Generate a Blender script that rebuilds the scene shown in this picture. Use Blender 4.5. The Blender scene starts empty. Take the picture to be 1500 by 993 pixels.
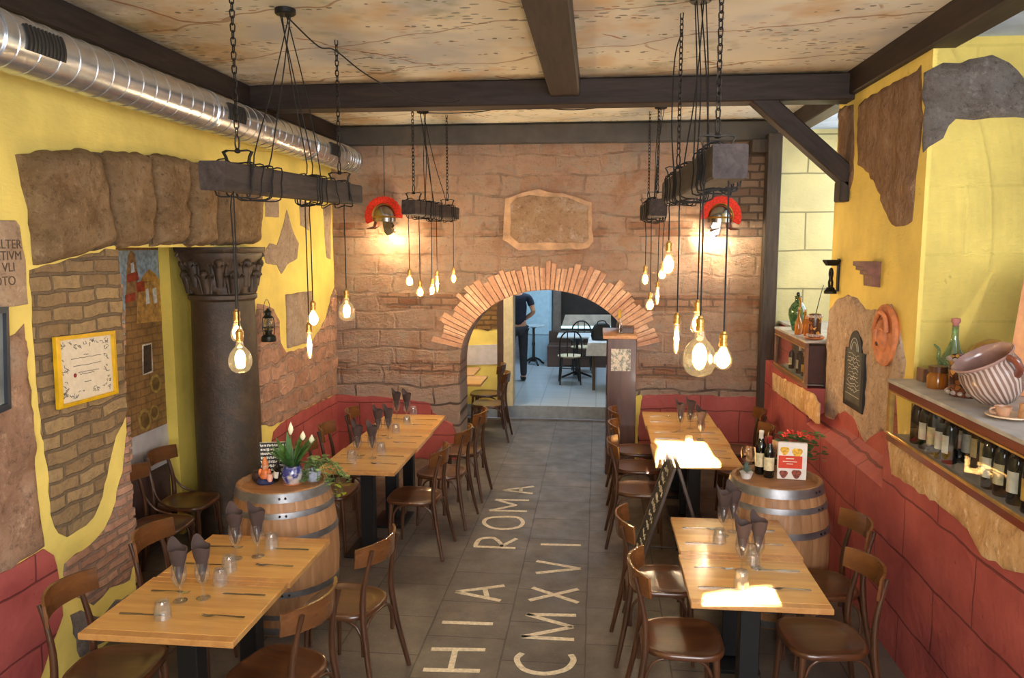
import bpy, bmesh, math, random
from mathutils import Vector, Matrix
from mathutils.geometry import tessellate_polygon
PI = math.pi
rnd = random.Random(7)
C = bpy.context.scene.collection
S = bpy.context.scene

# ---------------------------------------------------------------- the photographer's view
F, CX, CY, VX, VY, EYE = 1144.0, 750.0, 496.5, 876.0, 360.0, 2.45
PITCH = math.atan((CY - VY) / F)
YAW = math.atan((VX - CX) / math.hypot(F, CY - VY))
RIGHT = Vector((math.cos(YAW), math.sin(YAW), 0))
HEAD = Vector((-math.sin(YAW), math.cos(YAW), 0))
FWD = HEAD * math.cos(PITCH) + Vector((0, 0, -math.sin(PITCH)))
UP = RIGHT.cross(FWD)
EYEP = Vector((0, 0, EYE))
cam = bpy.data.cameras.new('camera')
cam.sensor_width = 23.6
cam.lens = F / 1500 * 23.6
cam.clip_start = 0.05
co = bpy.data.objects.new('camera', cam)
C.objects.link(co)
co.matrix_world = Matrix(((RIGHT.x, UP.x, -FWD.x, 0), (RIGHT.y, UP.y, -FWD.y, 0), (RIGHT.z, UP.z, -FWD.z, EYE), (0, 0, 0, 1)))
S.camera = co

def _ray(px, py): return FWD + RIGHT * ((px - CX) / F) - UP * ((py - CY) / F)
def PZ(px, py, z):            # the point of the photo at a known height
    d = _ray(px, py); return EYEP + d * ((z - EYE) / d.z)
def PY(px, py, y):            # ... at a known depth
    d = _ray(px, py); return EYEP + d * (y / d.y)
def PX(px, py, x):            # ... on a known side wall
    d = _ray(px, py); return EYEP + d * (x / d.x)

# ---------------------------------------------------------------- colours and materials
def lin(c):
    c = c / 255.0
    return c / 12.92 if c <= 0.04045 else ((c + 0.055) / 1.055) ** 2.4
def rgb(c): return (lin(c[0]), lin(c[1]), lin(c[2]), 1.0)

class NT:
    def __init__(s, name):
        s.m = bpy.data.materials.new(name); s.m.use_nodes = True
        s.t = s.m.node_tree; s.t.nodes.clear()
        s.out = s.n('ShaderNodeOutputMaterial')
        s.tc = s.n('ShaderNodeTexCoord')
        s.pos = s.tc.outputs['Object']
    def n(s, ty): return s.t.nodes.new(ty)
    def l(s, a, b): s.t.links.new(a, b)
    def put(s, sock, v):
        if isinstance(v, bpy.types.NodeSocket): s.l(v, sock)
        else: sock.default_value = v
    def map(s, scale=(1, 1, 1), rot=(0, 0, 0), loc=(0, 0, 0), vec=None):
        m = s.n('ShaderNodeMapping'); s.l(vec or s.pos, m.inputs['Vector'])
        m.inputs['Scale'].default_value = scale; m.inputs['Rotation'].default_value = rot; m.inputs['Location'].default_value = loc
        return m.outputs[0]
    def noise(s, scale=5, detail=4, rough=0.55, vec=None, dist=0.0, col=False):
        n = s.n('ShaderNodeTexNoise'); s.l(vec or s.pos, n.inputs['Vector'])
        n.inputs['Scale'].default_value = scale; n.inputs['Detail'].default_value = detail
        n.inputs['Roughness'].default_value = rough; n.inputs['Distortion'].default_value = dist
        return n.outputs['Color' if col else 'Fac']
    def voro(s, scale=5, feature='F1', vec=None, out='Distance', rnd_=1.0):
        n = s.n('ShaderNodeTexVoronoi'); n.feature = feature; s.l(vec or s.pos, n.inputs['Vector'])
        n.inputs['Scale'].default_value = scale; n.inputs['Randomness'].default_value = rnd_
        return n.outputs[out]
    def wave(s, scale=5, dist=2, detail=2, vec=None, dir_='X', dscale=1.0):
        n = s.n('ShaderNodeTexWave'); s.l(vec or s.pos, n.inputs['Vector']); n.bands_direction = dir_
        n.inputs['Scale'].default_value = scale; n.inputs['Distortion'].default_value = dist
        n.inputs['Detail'].default_value = detail; n.inputs['Detail Scale'].default_value = dscale
        return n.outputs['Fac']
    def ramp(s, fac, stops, const=False):
        r = s.n('ShaderNodeValToRGB'); s.l(fac, r.inputs['Fac'])
        e = r.color_ramp.elements
        while len(e) < len(stops): e.new(0.5)
        for k, (p, c) in enumerate(stops):
            e[k].position = p
            e[k].color = rgb(c) if isinstance(c, tuple) else (c, c, c, 1)
        if const: r.color_ramp.interpolation = 'CONSTANT'
        return r.outputs['Color']
    def mix(s, fac, a, b, mode='MIX'):
        m = s.n('ShaderNodeMix'); m.data_type = 'RGBA'; m.blend_type = mode
        s.put(m.inputs[0], fac)
        for i, v in ((6, a), (7, b)):
            s.put(m.inputs[i], rgb(v) if isinstance(v, tuple) else v)
        return m.outputs[2]
    def math(s, op, a, b=0.5, clamp=False):
        m = s.n('ShaderNodeMath'); m.operation = op; m.use_clamp = clamp
        s.put(m.inputs[0], a); s.put(m.inputs[1], b); return m.outputs[0]
    def sep(s, vec=None):
        n = s.n('ShaderNodeSeparateXYZ'); s.l(vec or s.pos, n.inputs[0]); return n.outputs
    def comb(s, x, y, z=0.0):
        n = s.n('ShaderNodeCombineXYZ')
        for i, v in enumerate((x, y, z)): s.put(n.inputs[i], v)
        return n.outputs[0]
    def brick(s, vec, w, h, mortar=0.01, offset=0.5, smooth=0.1, c1=(255, 255, 255), c2=(150, 150, 150), cm=(0, 0, 0), bias=0.0, scale=1.0):
        n = s.n('ShaderNodeTexBrick'); s.l(vec, n.inputs['Vector'])
        n.inputs['Scale'].default_value = scale
        n.inputs['Brick Width'].default_value = w; n.inputs['Row Height'].default_value = h
        n.inputs['Mortar Size'].default_value = mortar; n.inputs['Mortar Smooth'].default_value = smooth
        n.inputs['Bias'].default_value = bias
        n.inputs['Color1'].default_value = rgb(c1); n.inputs['Color2'].default_value = rgb(c2); n.inputs['Mortar'].default_value = rgb(cm)
        n.offset = offset
        return n.outputs['Color'], n.outputs['Fac']
    def warp(s, vec, scale, amt):
        c = s.noise(scale, 2, 0.5, vec, col=True)
        a = s.n('ShaderNodeVectorMath'); a.operation = 'SUBTRACT'; s.l(c, a.inputs[0]); a.inputs[1].default_value = (0.5, 0.5, 0.5)
        b = s.n('ShaderNodeVectorMath'); b.operation = 'SCALE'; s.l(a.outputs[0], b.inputs[0]); b.inputs['Scale'].default_value = amt
        d = s.n('ShaderNodeVectorMath'); d.operation = 'ADD'; s.l(vec, d.inputs[0]); s.l(b.outputs[0], d.inputs[1])
        return d.outputs[0]
    def bump(s, h, strength=0.5, dist=0.02):
        b = s.n('ShaderNodeBump'); s.l(h, b.inputs['Height'])
        b.inputs['Strength'].default_value = strength; b.inputs['Distance'].default_value = dist
        return b.outputs[0]
    def pbr(s, col, rough=0.6, metal=0.0, normal=None, spec=0.5, emit=None, estr=0.0, coat=0.0):
        p = s.n('ShaderNodeBsdfPrincipled')
        s.put(p.inputs['Base Color'], rgb(col) if isinstance(col, tuple) else col)
        s.put(p.inputs['Roughness'], rough); p.inputs['Metallic'].default_value = metal
        p.inputs['Specular IOR Level'].default_value = spec
        p.inputs['Coat Weight'].default_value = coat; p.inputs['Coat Roughness'].default_value = 0.12
        if normal is not None: s.l(normal, p.inputs['Normal'])
        if emit: p.inputs['Emission Color'].default_value = rgb(emit); p.inputs['Emission Strength'].default_value = estr
        s.l(p.outputs[0], s.out.inputs['Surface']); return s.m

def plain(name, col, rough=0.5, metal=0.0, var=0.10, scale=12, bump=0.0, spec=0.5, coat=0.0):
    s = NT(name)
    f = s.noise(scale, 4)
    d = tuple(max(0, c * (1 - var)) for c in col); u = tuple(min(255, c * (1 + var)) for c in col)
    c = s.ramp(f, [(0.3, d), (0.7, u)])
    return s.pbr(c, rough, metal, s.bump(s.noise(scale * 4, 3), bump, 0.005) if bump else None, spec, coat=coat)

def wood(name, dark, light, axis='X', scale=6, rough=0.35, spec=0.5, coat=0.0, planks=0.0, bump=0.1):
    s = NT(name)
    sc = {'X': (0.12, 1, 1), 'Y': (1, 0.12, 1), 'Z': (1, 1, 0.12)}[axis]
    v = s.map(sc)
    f = s.noise(scale * 6, 5, 0.6, v, 0.6)
    g = s.noise(scale * 1.3, 3, 0.5, v)
    c = s.ramp(s.math('ADD', s.math('MULTIPLY', f, 0.6), s.math('MULTIPLY', g, 0.4)), [(0.34, dark), (0.66, light)])
    if planks:
        x, y, z = s.sep()
        ax = y if axis == 'X' else x
        k = s.math('FLOOR', s.math('DIVIDE', ax, planks), 0)
        w = s.n('ShaderNodeTexWhiteNoise'); w.noise_dimensions = '1D'; s.l(k, w.inputs['W'])
        c = s.mix(s.math('MULTIPLY', w.outputs['Value'], 0.35), c, tuple(a * 0.72 for a in dark))
    return s.pbr(c, rough, 0, s.bump(f, bump, 0.003), spec, coat=coat)

def glassy(name, tint=(255, 255, 255), refl=0.12, rough=0.02, tintmix=0.0, body=(255, 255, 255), k=0.55):
    s = NT(name)
    tr = s.n('ShaderNodeBsdfTransparent'); tr.inputs[0].default_value = rgb(tint)
    gl = s.n('ShaderNodeBsdfGlossy'); gl.inputs['Roughness'].default_value = rough
    lw = s.n('ShaderNodeLayerWeight'); lw.inputs['Blend'].default_value = 0.35
    f = s.math('ADD', s.math('MULTIPLY', lw.outputs['Facing'], k), refl, True)
    m = s.n('ShaderNodeMixShader'); s.l(f, m.inputs[0]); s.l(tr.outputs[0], m.inputs[1]); s.l(gl.outputs[0], m.inputs[2])
    o = m.outputs[0]
    if tintmix:
        d = s.n('ShaderNodeBsdfDiffuse'); d.inputs[0].default_value = rgb(body)
        m2 = s.n('ShaderNodeMixShader'); m2.inputs[0].default_value = tintmix; s.l(o, m2.inputs[1]); s.l(d.outputs[0], m2.inputs[2]); o = m2.outputs[0]
    s.l(o, s.out.inputs['Surface']); return s.m

def glow(name, col, strength):
    s = NT(name); e = s.n('ShaderNodeEmission'); e.inputs[0].default_value = rgb(col); e.inputs[1].default_value = strength
    s.l(e.outputs[0], s.out.inputs['Surface']); return s.m

# ---------------------------------------------------------------- mesh helpers
def V(*a): return Vector(a)
class MB:
    def __init__(s): s.v = []; s.f = []
    def add(s, vs, fs):
        b = len(s.v); s.v += [Vector(p) for p in vs]; s.f += [tuple(b + i for i in f) for f in fs]; return s
    def box(s, c, d, rz=0.0, M=None):
        hx, hy, hz = d[0] / 2, d[1] / 2, d[2] / 2
        P = [Vector((x * hx, y * hy, z * hz)) for x in (-1, 1) for y in (-1, 1) for z in (-1, 1)]
        R = M or Matrix.Rotation(rz, 3, 'Z')
        return s.add([R @ p + Vector(c) for p in P], [(0, 1, 3, 2), (4, 6, 7, 5), (0, 4, 5, 1), (2, 3, 7, 6), (0, 2, 6, 4), (1, 5, 7, 3)])
    def cbox(s, c, d, b=0.004, rz=0.0, M=None):          # box with chamfered edges
        h = [x / 2 for x in d]; b = min(b, min(h) * 0.9); R = M or Matrix.Rotation(rz, 3, 'Z')
        idx = {}; vs = []
        for x in (-1, 1):
            for y in (-1, 1):
                for z in (-1, 1):
                    sg = (x, y, z)
                    for a in range(3):
                        p = [sg[i] * (h[i] if i == a else h[i] - b) for i in range(3)]
                        idx[(x, y, z, a)] = len(vs); vs.append(R @ Vector(p) + Vector(c))
        fs = []
        for a in range(3):
            o = [i for i in range(3) if i != a]
            for sgn in (-1, 1):
                q = []
                for u, w in ((-1, -1), (1, -1), (1, 1), (-1, 1)):
                    k = [0, 0, 0]; k[a] = sgn; k[o[0]] = u; k[o[1]] = w; q.append(idx[(*k, a)])
                fs.append(tuple(q))
            for u in (-1, 1):
                for w in (-1, 1):
                    k0 = [0, 0, 0]; k0[o[0]] = u; k0[o[1]] = w; k1 = list(k0); k0[a] = -1; k1[a] = 1
                    fs.append((idx[(*k0, o[0])], idx[(*k1, o[0])], idx[(*k1, o[1])], idx[(*k0, o[1])]))
        for x in (-1, 1):
            for y in (-1, 1):
                for z in (-1, 1): fs.append(tuple(idx[(x, y, z, a)] for a in range(3)))
        return s.add(vs, fs)
    def loft(s, rings, closed=True, caps=True):
        n = len(rings[0]); vs = [p for r in rings for p in r]; fs = []
        for k in range(len(rings) - 1):
            for i in range(n if closed else n - 1):
                j = (i + 1) % n; fs.append((k * n + i, k * n + j, (k + 1) * n + j, (k + 1) * n + i))
        if caps:
            fs.append(tuple(range(n - 1, -1, -1))); fs.append(tuple((len(rings) - 1) * n + i for i in range(n)))
        return s.add(vs, fs)
    def tube(s, path, r, n=8, caps=True, flat=1.0, loop=False):
        P = [Vector(p) for p in path]; R = r if isinstance(r, (list, tuple)) else [r] * len(P)
        rings = []; prev = None; m = len(P)
        for i, p in enumerate(P):
            if loop: t = (P[(i + 1) % m] - P[i - 1])
            else: t = (P[min(i + 1, m - 1)] - P[max(i - 1, 0)])
            if t.length < 1e-9: t = Vector((0, 0, 1))
            t.normalize()
            if prev is None:
                a = Vector((0, 0, 1)) if abs(t.z) < 0.9 else Vector((1, 0, 0))
                u = t.cross(a).normalized()
            else:
                u = prev - t * prev.dot(t)
                u = u.normalized() if u.length > 1e-6 else t.orthogonal().normalized()
            prev = u; w = t.cross(u)
            rings.append([p + u * (math.cos(2 * PI * k / n) * R[i]) + w * (math.sin(2 * PI * k / n) * R[i] * flat) for k in range(n)])
        if loop: rings.append(rings[0]); caps = False
        return s.loft(rings, True, caps)
    def lathe(s, prof, n=24, c=(0, 0, 0), fn=None, M=None, caps=True):
        c = Vector(c); rings = []
        for r, z in prof:
            ring = []
            for k in range(n):
                a = 2 * PI * k / n; rr, zz = (r, z) if fn is None else fn(r, z, a)
                p = Vector((rr * math.cos(a), rr * math.sin(a), zz))
                ring.append((M @ p if M else p) + c)
            rings.append(ring)
        return s.loft(rings, True, caps)
    def prism(s, pts, off):          # a 3-D outline given a thickness along off
        off = Vector(off); P = [Vector(p) for p in pts]; n = len(P)
        tri = tessellate_polygon([P])
        fs = [tuple(t) for t in tri] + [tuple(n + i for i in reversed(t)) for t in tri]
        fs += [(i, (i + 1) % n, n + (i + 1) % n, n + i) for i in range(n)]
        return s.add(P + [p + off for p in P], fs)
    def ell(s, c, r, n=16, m=10, M=None):
        c = Vector(c)
        prof = [(math.sin(PI * k / m), -math.cos(PI * k / m)) for k in range(m + 1)]
        prof[0] = (0.02, -1); prof[-1] = (0.02, 1)
        R = M or Matrix.Identity(3)
        rings = [[R @ Vector((a * math.cos(2 * PI * k / n) * r[0], a * math.sin(2 * PI * k / n) * r[1], z * r[2])) + c for k in range(n)] for a, z in prof]
        return s.loft(rings)
    def build(s, name, mat=None, parent=None, smooth=40, loc=None):
        me = bpy.data.meshes.new(name); me.from_pydata(s.v, [], s.f); me.validate()
        bm = bmesh.new(); bm.from_mesh(me); bmesh.ops.recalc_face_normals(bm, faces=bm.faces[:]); bm.to_mesh(me); bm.free()
        if smooth:
            me.polygons.foreach_set('use_smooth', [True] * len(me.polygons))
            me.set_sharp_from_angle(angle=math.radians(smooth))
        o = bpy.data.objects.new(name, me); C.objects.link(o)
        if mat: me.materials.append(mat)
        if parent: o.parent = parent
        if loc is not None: o.location = loc
        return o

def thing(name, label, cat, loc=(0, 0, 0), rz=0.0, group=None):
    o = bpy.data.objects.new(name, None); C.objects.link(o); o.empty_display_size = 0.05
    o.location = loc; o.rotation_euler = (0, 0, rz)
    return tag(o, label, cat, group)
def tag(o, label, cat, group=None):
    o['label'] = label; o['category'] = cat
    if group: o['group'] = group
    return o
def struct(name, mb, m, parent=None, smooth=30):
    o = mb.build(name, m, parent, smooth)
    if parent is None: o['kind'] = 'structure'
    return o
KIDS = {}
def children(o): return [c for c in list(bpy.data.objects) if c.parent == o]
def dup(root, loc, rz, label, group=None):
    if root not in KIDS: KIDS[root] = [(c, children(c)) for c in children(root)]
    r = root.copy(); C.objects.link(r); r.location = loc; r.rotation_euler = (0, 0, rz); r['label'] = label
    if group: r['group'] = group
    for ch, gs in KIDS[root]:
        c = ch.copy(); C.objects.link(c); c.parent = r
        for g in gs:
            d = g.copy(); C.objects.link(d); d.parent = c
    return r

def catmull(P, k=6, loop=False):
    P = [Vector(p) for p in P]; out = []; n = len(P)
    for i in range(n if loop else n - 1):
        if loop: a, b, c, d = P[i - 1], P[i], P[(i + 1) % n], P[(i + 2) % n]
        else: a, b, c, d = P[max(i - 1, 0)], P[i], P[i + 1], P[min(i + 2, n - 1)]
        for j in range(k):
            t = j / k
            out.append(0.5 * ((2 * b) + (c - a) * t + (2 * a - 5 * b + 4 * c - d) * t * t + (3 * b - a - 3 * c + d) * t ** 3))
    if not loop: out.append(P[-1])
    return out

def ragged(P, step=0.06, amt=0.012, seed=1, keep=()):      # roughen a broken-edge outline
    r = random.Random(seed); out = []; n = len(P)
    for i in range(n):
        a, b = Vector(P[i]), Vector(P[(i + 1) % n]); L = (b - a).length; k = max(1, int(L / step))
        for j in range(k):
            p = a.lerp(b, j / k)
            out.append(p + Vector([r.uniform(-amt, amt) for _ in range(3)]))
    return out
def wall_patch(name, P, normal, thick, m, step=0.06, amt=0.012, seed=1, parent=None, bevel=0.0):
    nv = Vector(normal); Q = ragged(P, step, amt, seed) if amt else [Vector(p) for p in P]
    base = Vector(P[0]).dot(nv)
    Q = [q + nv * (base - q.dot(nv)) for q in Q]            # flatten back on to the wall
    mb = MB()
    if bevel:
        n = len(Q); cen = sum(Q, Vector()) / n
        ins = []
        area = sum((Q[i] - cen).cross(Q[(i + 1) % n] - cen).dot(nv) for i in range(n))
        sg = 1 if area > 0 else -1
        for i in range(n):
            t = (Q[(i + 1) % n] - Q[i - 1]).normalized(); ins.append(Q[i] + nv.cross(t) * sg * bevel)
        b2 = bevel * 0.6
        rings = [[q - nv * 0.01 for q in Q], [q + nv * (thick - bevel) for q in Q],
                 [a.lerp(b, 0.4) + nv * (thick - bevel * 0.35) for a, b in zip(Q, ins)], [q + nv * thick for q in ins]]
        mb.loft(rings, True, False)
        top = 3 * n; tri = tessellate_polygon([ins]); mb.f += [tuple(top + i for i in t) for t in tri]
        mb.f.append(tuple(range(n)))
    else:
        mb.prism([q - nv * 0.01 for q in Q], nv * (thick + 0.01))
    return mb.build(name, m, parent, 35 if bevel else 0)

from mathutils import noise as mnoise
def frac(p, k, oct_=5): return mnoise.fractal(Vector(p) * k, 0.9, 2.1, oct_)
def rough_patch(name, P, normal, thick, m, step=0.06, amt=0.012, seed=1, edge=0.03, amp=0.010, freq=6.0, cell=0.035):
    """a broken patch of masonry with real relief: edges fall away, the face is lumpy"""
    nv = Vector(normal); Q = ragged(P, step, amt, seed); base = Vector(P[0]).dot(nv)
    Q = [q + nv * (base - q.dot(nv)) for q in Q]
    bm = bmesh.new(); vs = [bm.verts.new(q) for q in Q]
    tri = tessellate_polygon([Q])
    for t in tri:
        try: bm.faces.new([vs[i] for i in t])
        except ValueError: pass
    for _ in range(7):
        es = [e for e in bm.edges if e.calc_length() > cell * 1.7]
        if not es: break
        bmesh.ops.subdivide_edges(bm, edges=es, cuts=1); bmesh.ops.triangulate(bm, faces=bm.faces[:])
        bmesh.ops.beautify_fill(bm, faces=bm.faces[:], edges=[e for e in bm.edges if not e.is_boundary])
    rim = [e for e in bm.edges if e.is_boundary]
    segs = [(Q[i], Q[(i + 1) % len(Q)]) for i in range(len(Q))]
    for v in bm.verts:
        p = v.co.copy(); d = 1e9
        for a, b in segs:
            ab = b - a; t = max(0, min(1, (p - a).dot(ab) / max(1e-9, ab.length_squared))); d = min(d, (p - a - ab * t).length)
        f = min(1.0, d / edge); f = f * (2 - f)
        v.co = p + nv * max(0.004, thick * (0.25 + 0.75 * f) + amp * f * (0.45 + frac(p + Vector((seed * 3.1, 0, 0)), freq)))
    r_ = bmesh.ops.extrude_edge_only(bm, edges=rim); nvs = [g for g in r_['geom'] if isinstance(g, bmesh.types.BMVert)]
    for v in nvs: v.co = v.co + nv * (base - 0.01 - v.co.dot(nv))
    bmesh.ops.recalc_face_normals(bm, faces=bm.faces[:])
    me = bpy.data.meshes.new(name); bm.to_mesh(me); bm.free()
    tot = sum((p.normal.dot(nv) * p.area for p in me.polygons))
    if tot < 0: me.flip_normals()
    me.polygons.foreach_set('use_smooth', [True] * len(me.polygons)); me.set_sharp_from_angle(angle=math.radians(60))
    o = bpy.data.objects.new(name, me); C.objects.link(o); me.materials.append(m); return o
# ================================================================ materials of the room
XL, XA, XR, XP, YB, ZC = -3.0, -3.6, 1.78, 1.925, 8.7, 3.77
def m_yellow(name, plane, base=(238, 216, 118), blocks=None):
    s = NT(name); x, y, z = s.sep()
    u = y if plane == 'X' else x
    v = s.comb(u, z)
    n = s.noise(2.2, 5); f = s.noise(26, 4, 0.6, s.map((1, 0.6, 2.2)))
    c = s.ramp(n, [(0.28, tuple(a * 0.90 for a in base)), (0.72, tuple(min(255, a * 1.05) for a in base))])
    c = s.mix(s.math('MULTIPLY', s.math('GREATER_THAN', s.noise(7, 6, 0.7), 0.70), 0.35), c, (170, 140, 60))
    h = s.math('ADD', s.math('MULTIPLY', f, 0.5), s.noise(9, 4))
    if blocks:
        wv = s.warp(v, 1.5, 0.03)
        _, bf = s.brick(wv, blocks[0], blocks[1], 0.010, 0.45, 0.3)
        c = s.mix(s.math('MULTIPLY', bf, 0.75), c, tuple(a * 0.55 for a in base))
        h = s.math('SUBTRACT', h, s.math('MULTIPLY', bf, 0.8))
    return s.pbr(c, 0.75, 0, s.bump(h, 0.55, 0.012), 0.3)
def m_red(name, plane):
    s = NT(name); x, y, z = s.sep(); u = y if plane == 'X' else x
    v = s.warp(s.comb(s.math('ADD', u, 0.15), s.math('ADD', z, 0.07)), 3.0, 0.06)
    _, bf = s.brick(v, 0.86, 0.36, 0.007, 0.5, 0.25)
    n = s.noise(3, 5)
    c = s.ramp(n, [(0.28, (148, 68, 68)), (0.72, (182, 94, 88))])
    sp = s.math('GREATER_THAN', s.noise(22, 5, 0.65), 0.68)
    c = s.mix(s.math('MULTIPLY', sp, 0.55), c, (70, 24, 28))
    c = s.mix(s.math('MULTIPLY', bf, 0.65), c, (70, 28, 32))
    h = s.math('SUBTRACT', s.noise(14, 5), s.math('MULTIPLY', bf, 1.2))
    return s.pbr(c, 0.62, 0, s.bump(h, 0.6, 0.012), 0.35)
def m_backstone():
    s = NT('pink stone and brick masonry'); x, y, z = s.sep()
    base = s.comb(x, z)
    wv = s.warp(s.warp(base, 1.7, 0.16), 6, 0.05)
    sc, sf = s.brick(wv, 0.46, 0.215, 0.016, 0.37, 0.5, (255, 255, 255), (0, 0, 0), (120, 120, 120))
    wv2 = s.warp(base, 2.2, 0.25); cell = s.voro(3.4, 'F1', s.map((1, 1, 1.6), vec=wv2), 'Color')
    k = s.math('ADD', s.math('MULTIPLY', s.sep(sc)[0], 0.45), s.math('MULTIPLY', s.sep(cell)[0], 0.55))
    c = s.ramp(k, [(0.0, (204, 160, 136)), (0.3, (224, 180, 154)), (0.5, (234, 198, 172)), (0.7, (222, 170, 132)), (0.85, (228, 192, 166)), (1.0, (206, 186, 172))])
    c = s.mix(s.math('MULTIPLY', s.noise(1.3, 4), 0.9), c, (240, 210, 188))
    fine = s.noise(13, 9, 0.78, s.map((0.8, 1, 1.25)))
    c = s.mix(s.ramp(fine, [(0.51, 0.0), (0.68, 0.55)]), c, (194, 152, 130))
    c = s.mix(s.ramp(s.noise(30, 5, 0.75), [(0.58, 0.0), (0.70, 0.55)]), c, (124, 92, 76))
    c = s.mix(s.ramp(s.noise(7, 7, 0.72, s.map((1, 1, 1.5), loc=(3, 3, 3))), [(0.52, 0.0), (0.64, 0.75)]), c, (222, 206, 190))
    c = s.mix(s.ramp(s.noise(2.4, 5, 0.6, s.map(loc=(7, 1, 2))), [(0.55, 0.0), (0.7, 0.6)]), c, (206, 138, 92))
    mo = s.math('MULTIPLY', sf, s.ramp(s.noise(3.1, 4), [(0.46, 0.0), (0.66, 0.55)]))
    c = s.mix(mo, c, (150, 116, 98))
    bv = s.warp(base, 6, 0.035)
    bc, bf = s.brick(bv, 0.25, 0.085, 0.013, 0.5, 0.3, (226, 182, 154), (196, 138, 108), (166, 136, 118))
    zz = s.math('ADD', z, s.math('MULTIPLY', s.math('SUBTRACT', s.noise(1.2, 2), 0.5), 0.05))
    def band(a, b): return s.math('MULTIPLY', s.math('GREATER_THAN', zz, a), s.math('LESS_THAN', zz, b))
    m = s.math('ADD', s.math('ADD', band(2.545, 2.715), band(1.74, 1.91)), band(0.98, 1.15), True)
    m = s.math('MULTIPLY', m, s.ramp(s.noise(1.7, 4), [(0.42, 0.1), (0.50, 0.95)]))
    c = s.mix(m, c, s.mix(s.ramp(fine, [(0.5, 0.0), (0.65, 0.6)]), bc, (160, 118, 96)))
    rb, rf = s.brick(s.warp(base, 6, 0.025), 0.2, 0.085, 0.013, 0.5, 0.3, (210, 184, 166), (176, 144, 128), (140, 126, 118))
    rm = s.math('MULTIPLY', s.math('GREATER_THAN', s.math('ADD', x, s.math('MULTIPLY', s.noise(5, 3), 0.3)), 1.42), s.math('GREATER_THAN', zz, 2.55))
    c = s.mix(rm, c, rb)
    low = s.ramp(s.math('ADD', z, s.math('MULTIPLY', s.math('SUBTRACT', s.noise(3, 3), 0.5), 0.6)), [(0.75, 1.0), (1.25, 0.0)])
    c = s.mix(s.math('MULTIPLY', low, 0.6), c, (220, 202, 192))
    c = s.mix(s.math('MULTIPLY', s.math('MULTIPLY', low, sf), 0.8), c, (96, 78, 68))
    h = s.math('ADD', s.math('MULTIPLY', fine, 2.2), s.math('MULTIPLY', s.noise(4.5, 6, 0.7), 1.6))
    h = s.math('SUBTRACT', h, s.math('MULTIPLY', sf, 0.45))
    h = s.math('SUBTRACT', h, s.math('MULTIPLY', s.math('MULTIPLY', m, bf), 0.6))
    return s.pbr(c, 0.85, 0, s.bump(h, 1.0, 0.07), 0.25)
def m_brick(name, plane, w, h, c1, c2, cm, warp=0.03, mortar=0.012, rough=0.85, tilt=0.0, dirt=(90, 75, 60)):
    s = NT(name); x, y, z = s.sep(); u = y if plane == 'X' else x
    zz = s.math('ADD', z, s.math('MULTIPLY', u, tilt))
    v = s.warp(s.comb(u, zz), 5, warp)
    c, f = s.brick(v, w, h, mortar, 0.5, 0.25, c1, c2, cm)
    g = s.noise(20, 6, 0.7); c = s.mix(s.ramp(g, [(0.45, 0.0), (0.8, 0.6)]), c, dirt)
    c = s.mix(s.math('MULTIPLY', s.noise(2.5, 3), 0.35), c, tuple(a * 0.8 for a in c2))
    hh = s.math('SUBTRACT', s.math('ADD', g, s.noise(7, 3)), s.math('MULTIPLY', f, 1.3))
    return s.pbr(c, rough, 0, s.bump(hh, 0.9, 0.03), 0.25)
def m_rock(name, a, b, c3, scale=4, bump=1.0, dist=0.04, sx=(1, 1, 1)):
    s = NT(name); v = s.map(sx)
    n = s.noise(scale, 7, 0.70, v, 0.4); g = s.noise(scale * 5, 7, 0.8, v)
    c = s.ramp(n, [(0.28, a), (0.5, b), (0.72, c3)])
    c = s.mix(s.ramp(g, [(0.52, 0.0), (0.68, 0.7)]), c, tuple(x * 0.62 for x in a))
    c = s.mix(s.ramp(s.noise(scale * 3, 7, 0.75, s.map(sx, loc=(4, 4, 4))), [(0.56, 0.0), (0.66, 0.6)]), c, tuple(min(255, x * 1.12) for x in c3))
    pit = s.math('LESS_THAN', s.voro(scale * 5, 'F1', v), 0.10)
    h = s.math('SUBTRACT', s.math('ADD', s.math('MULTIPLY', n, 1.5), g), s.math('MULTIPLY', pit, 0.7))
    return s.pbr(c, 0.9, 0, s.bump(h, bump, dist), 0.2)
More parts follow.
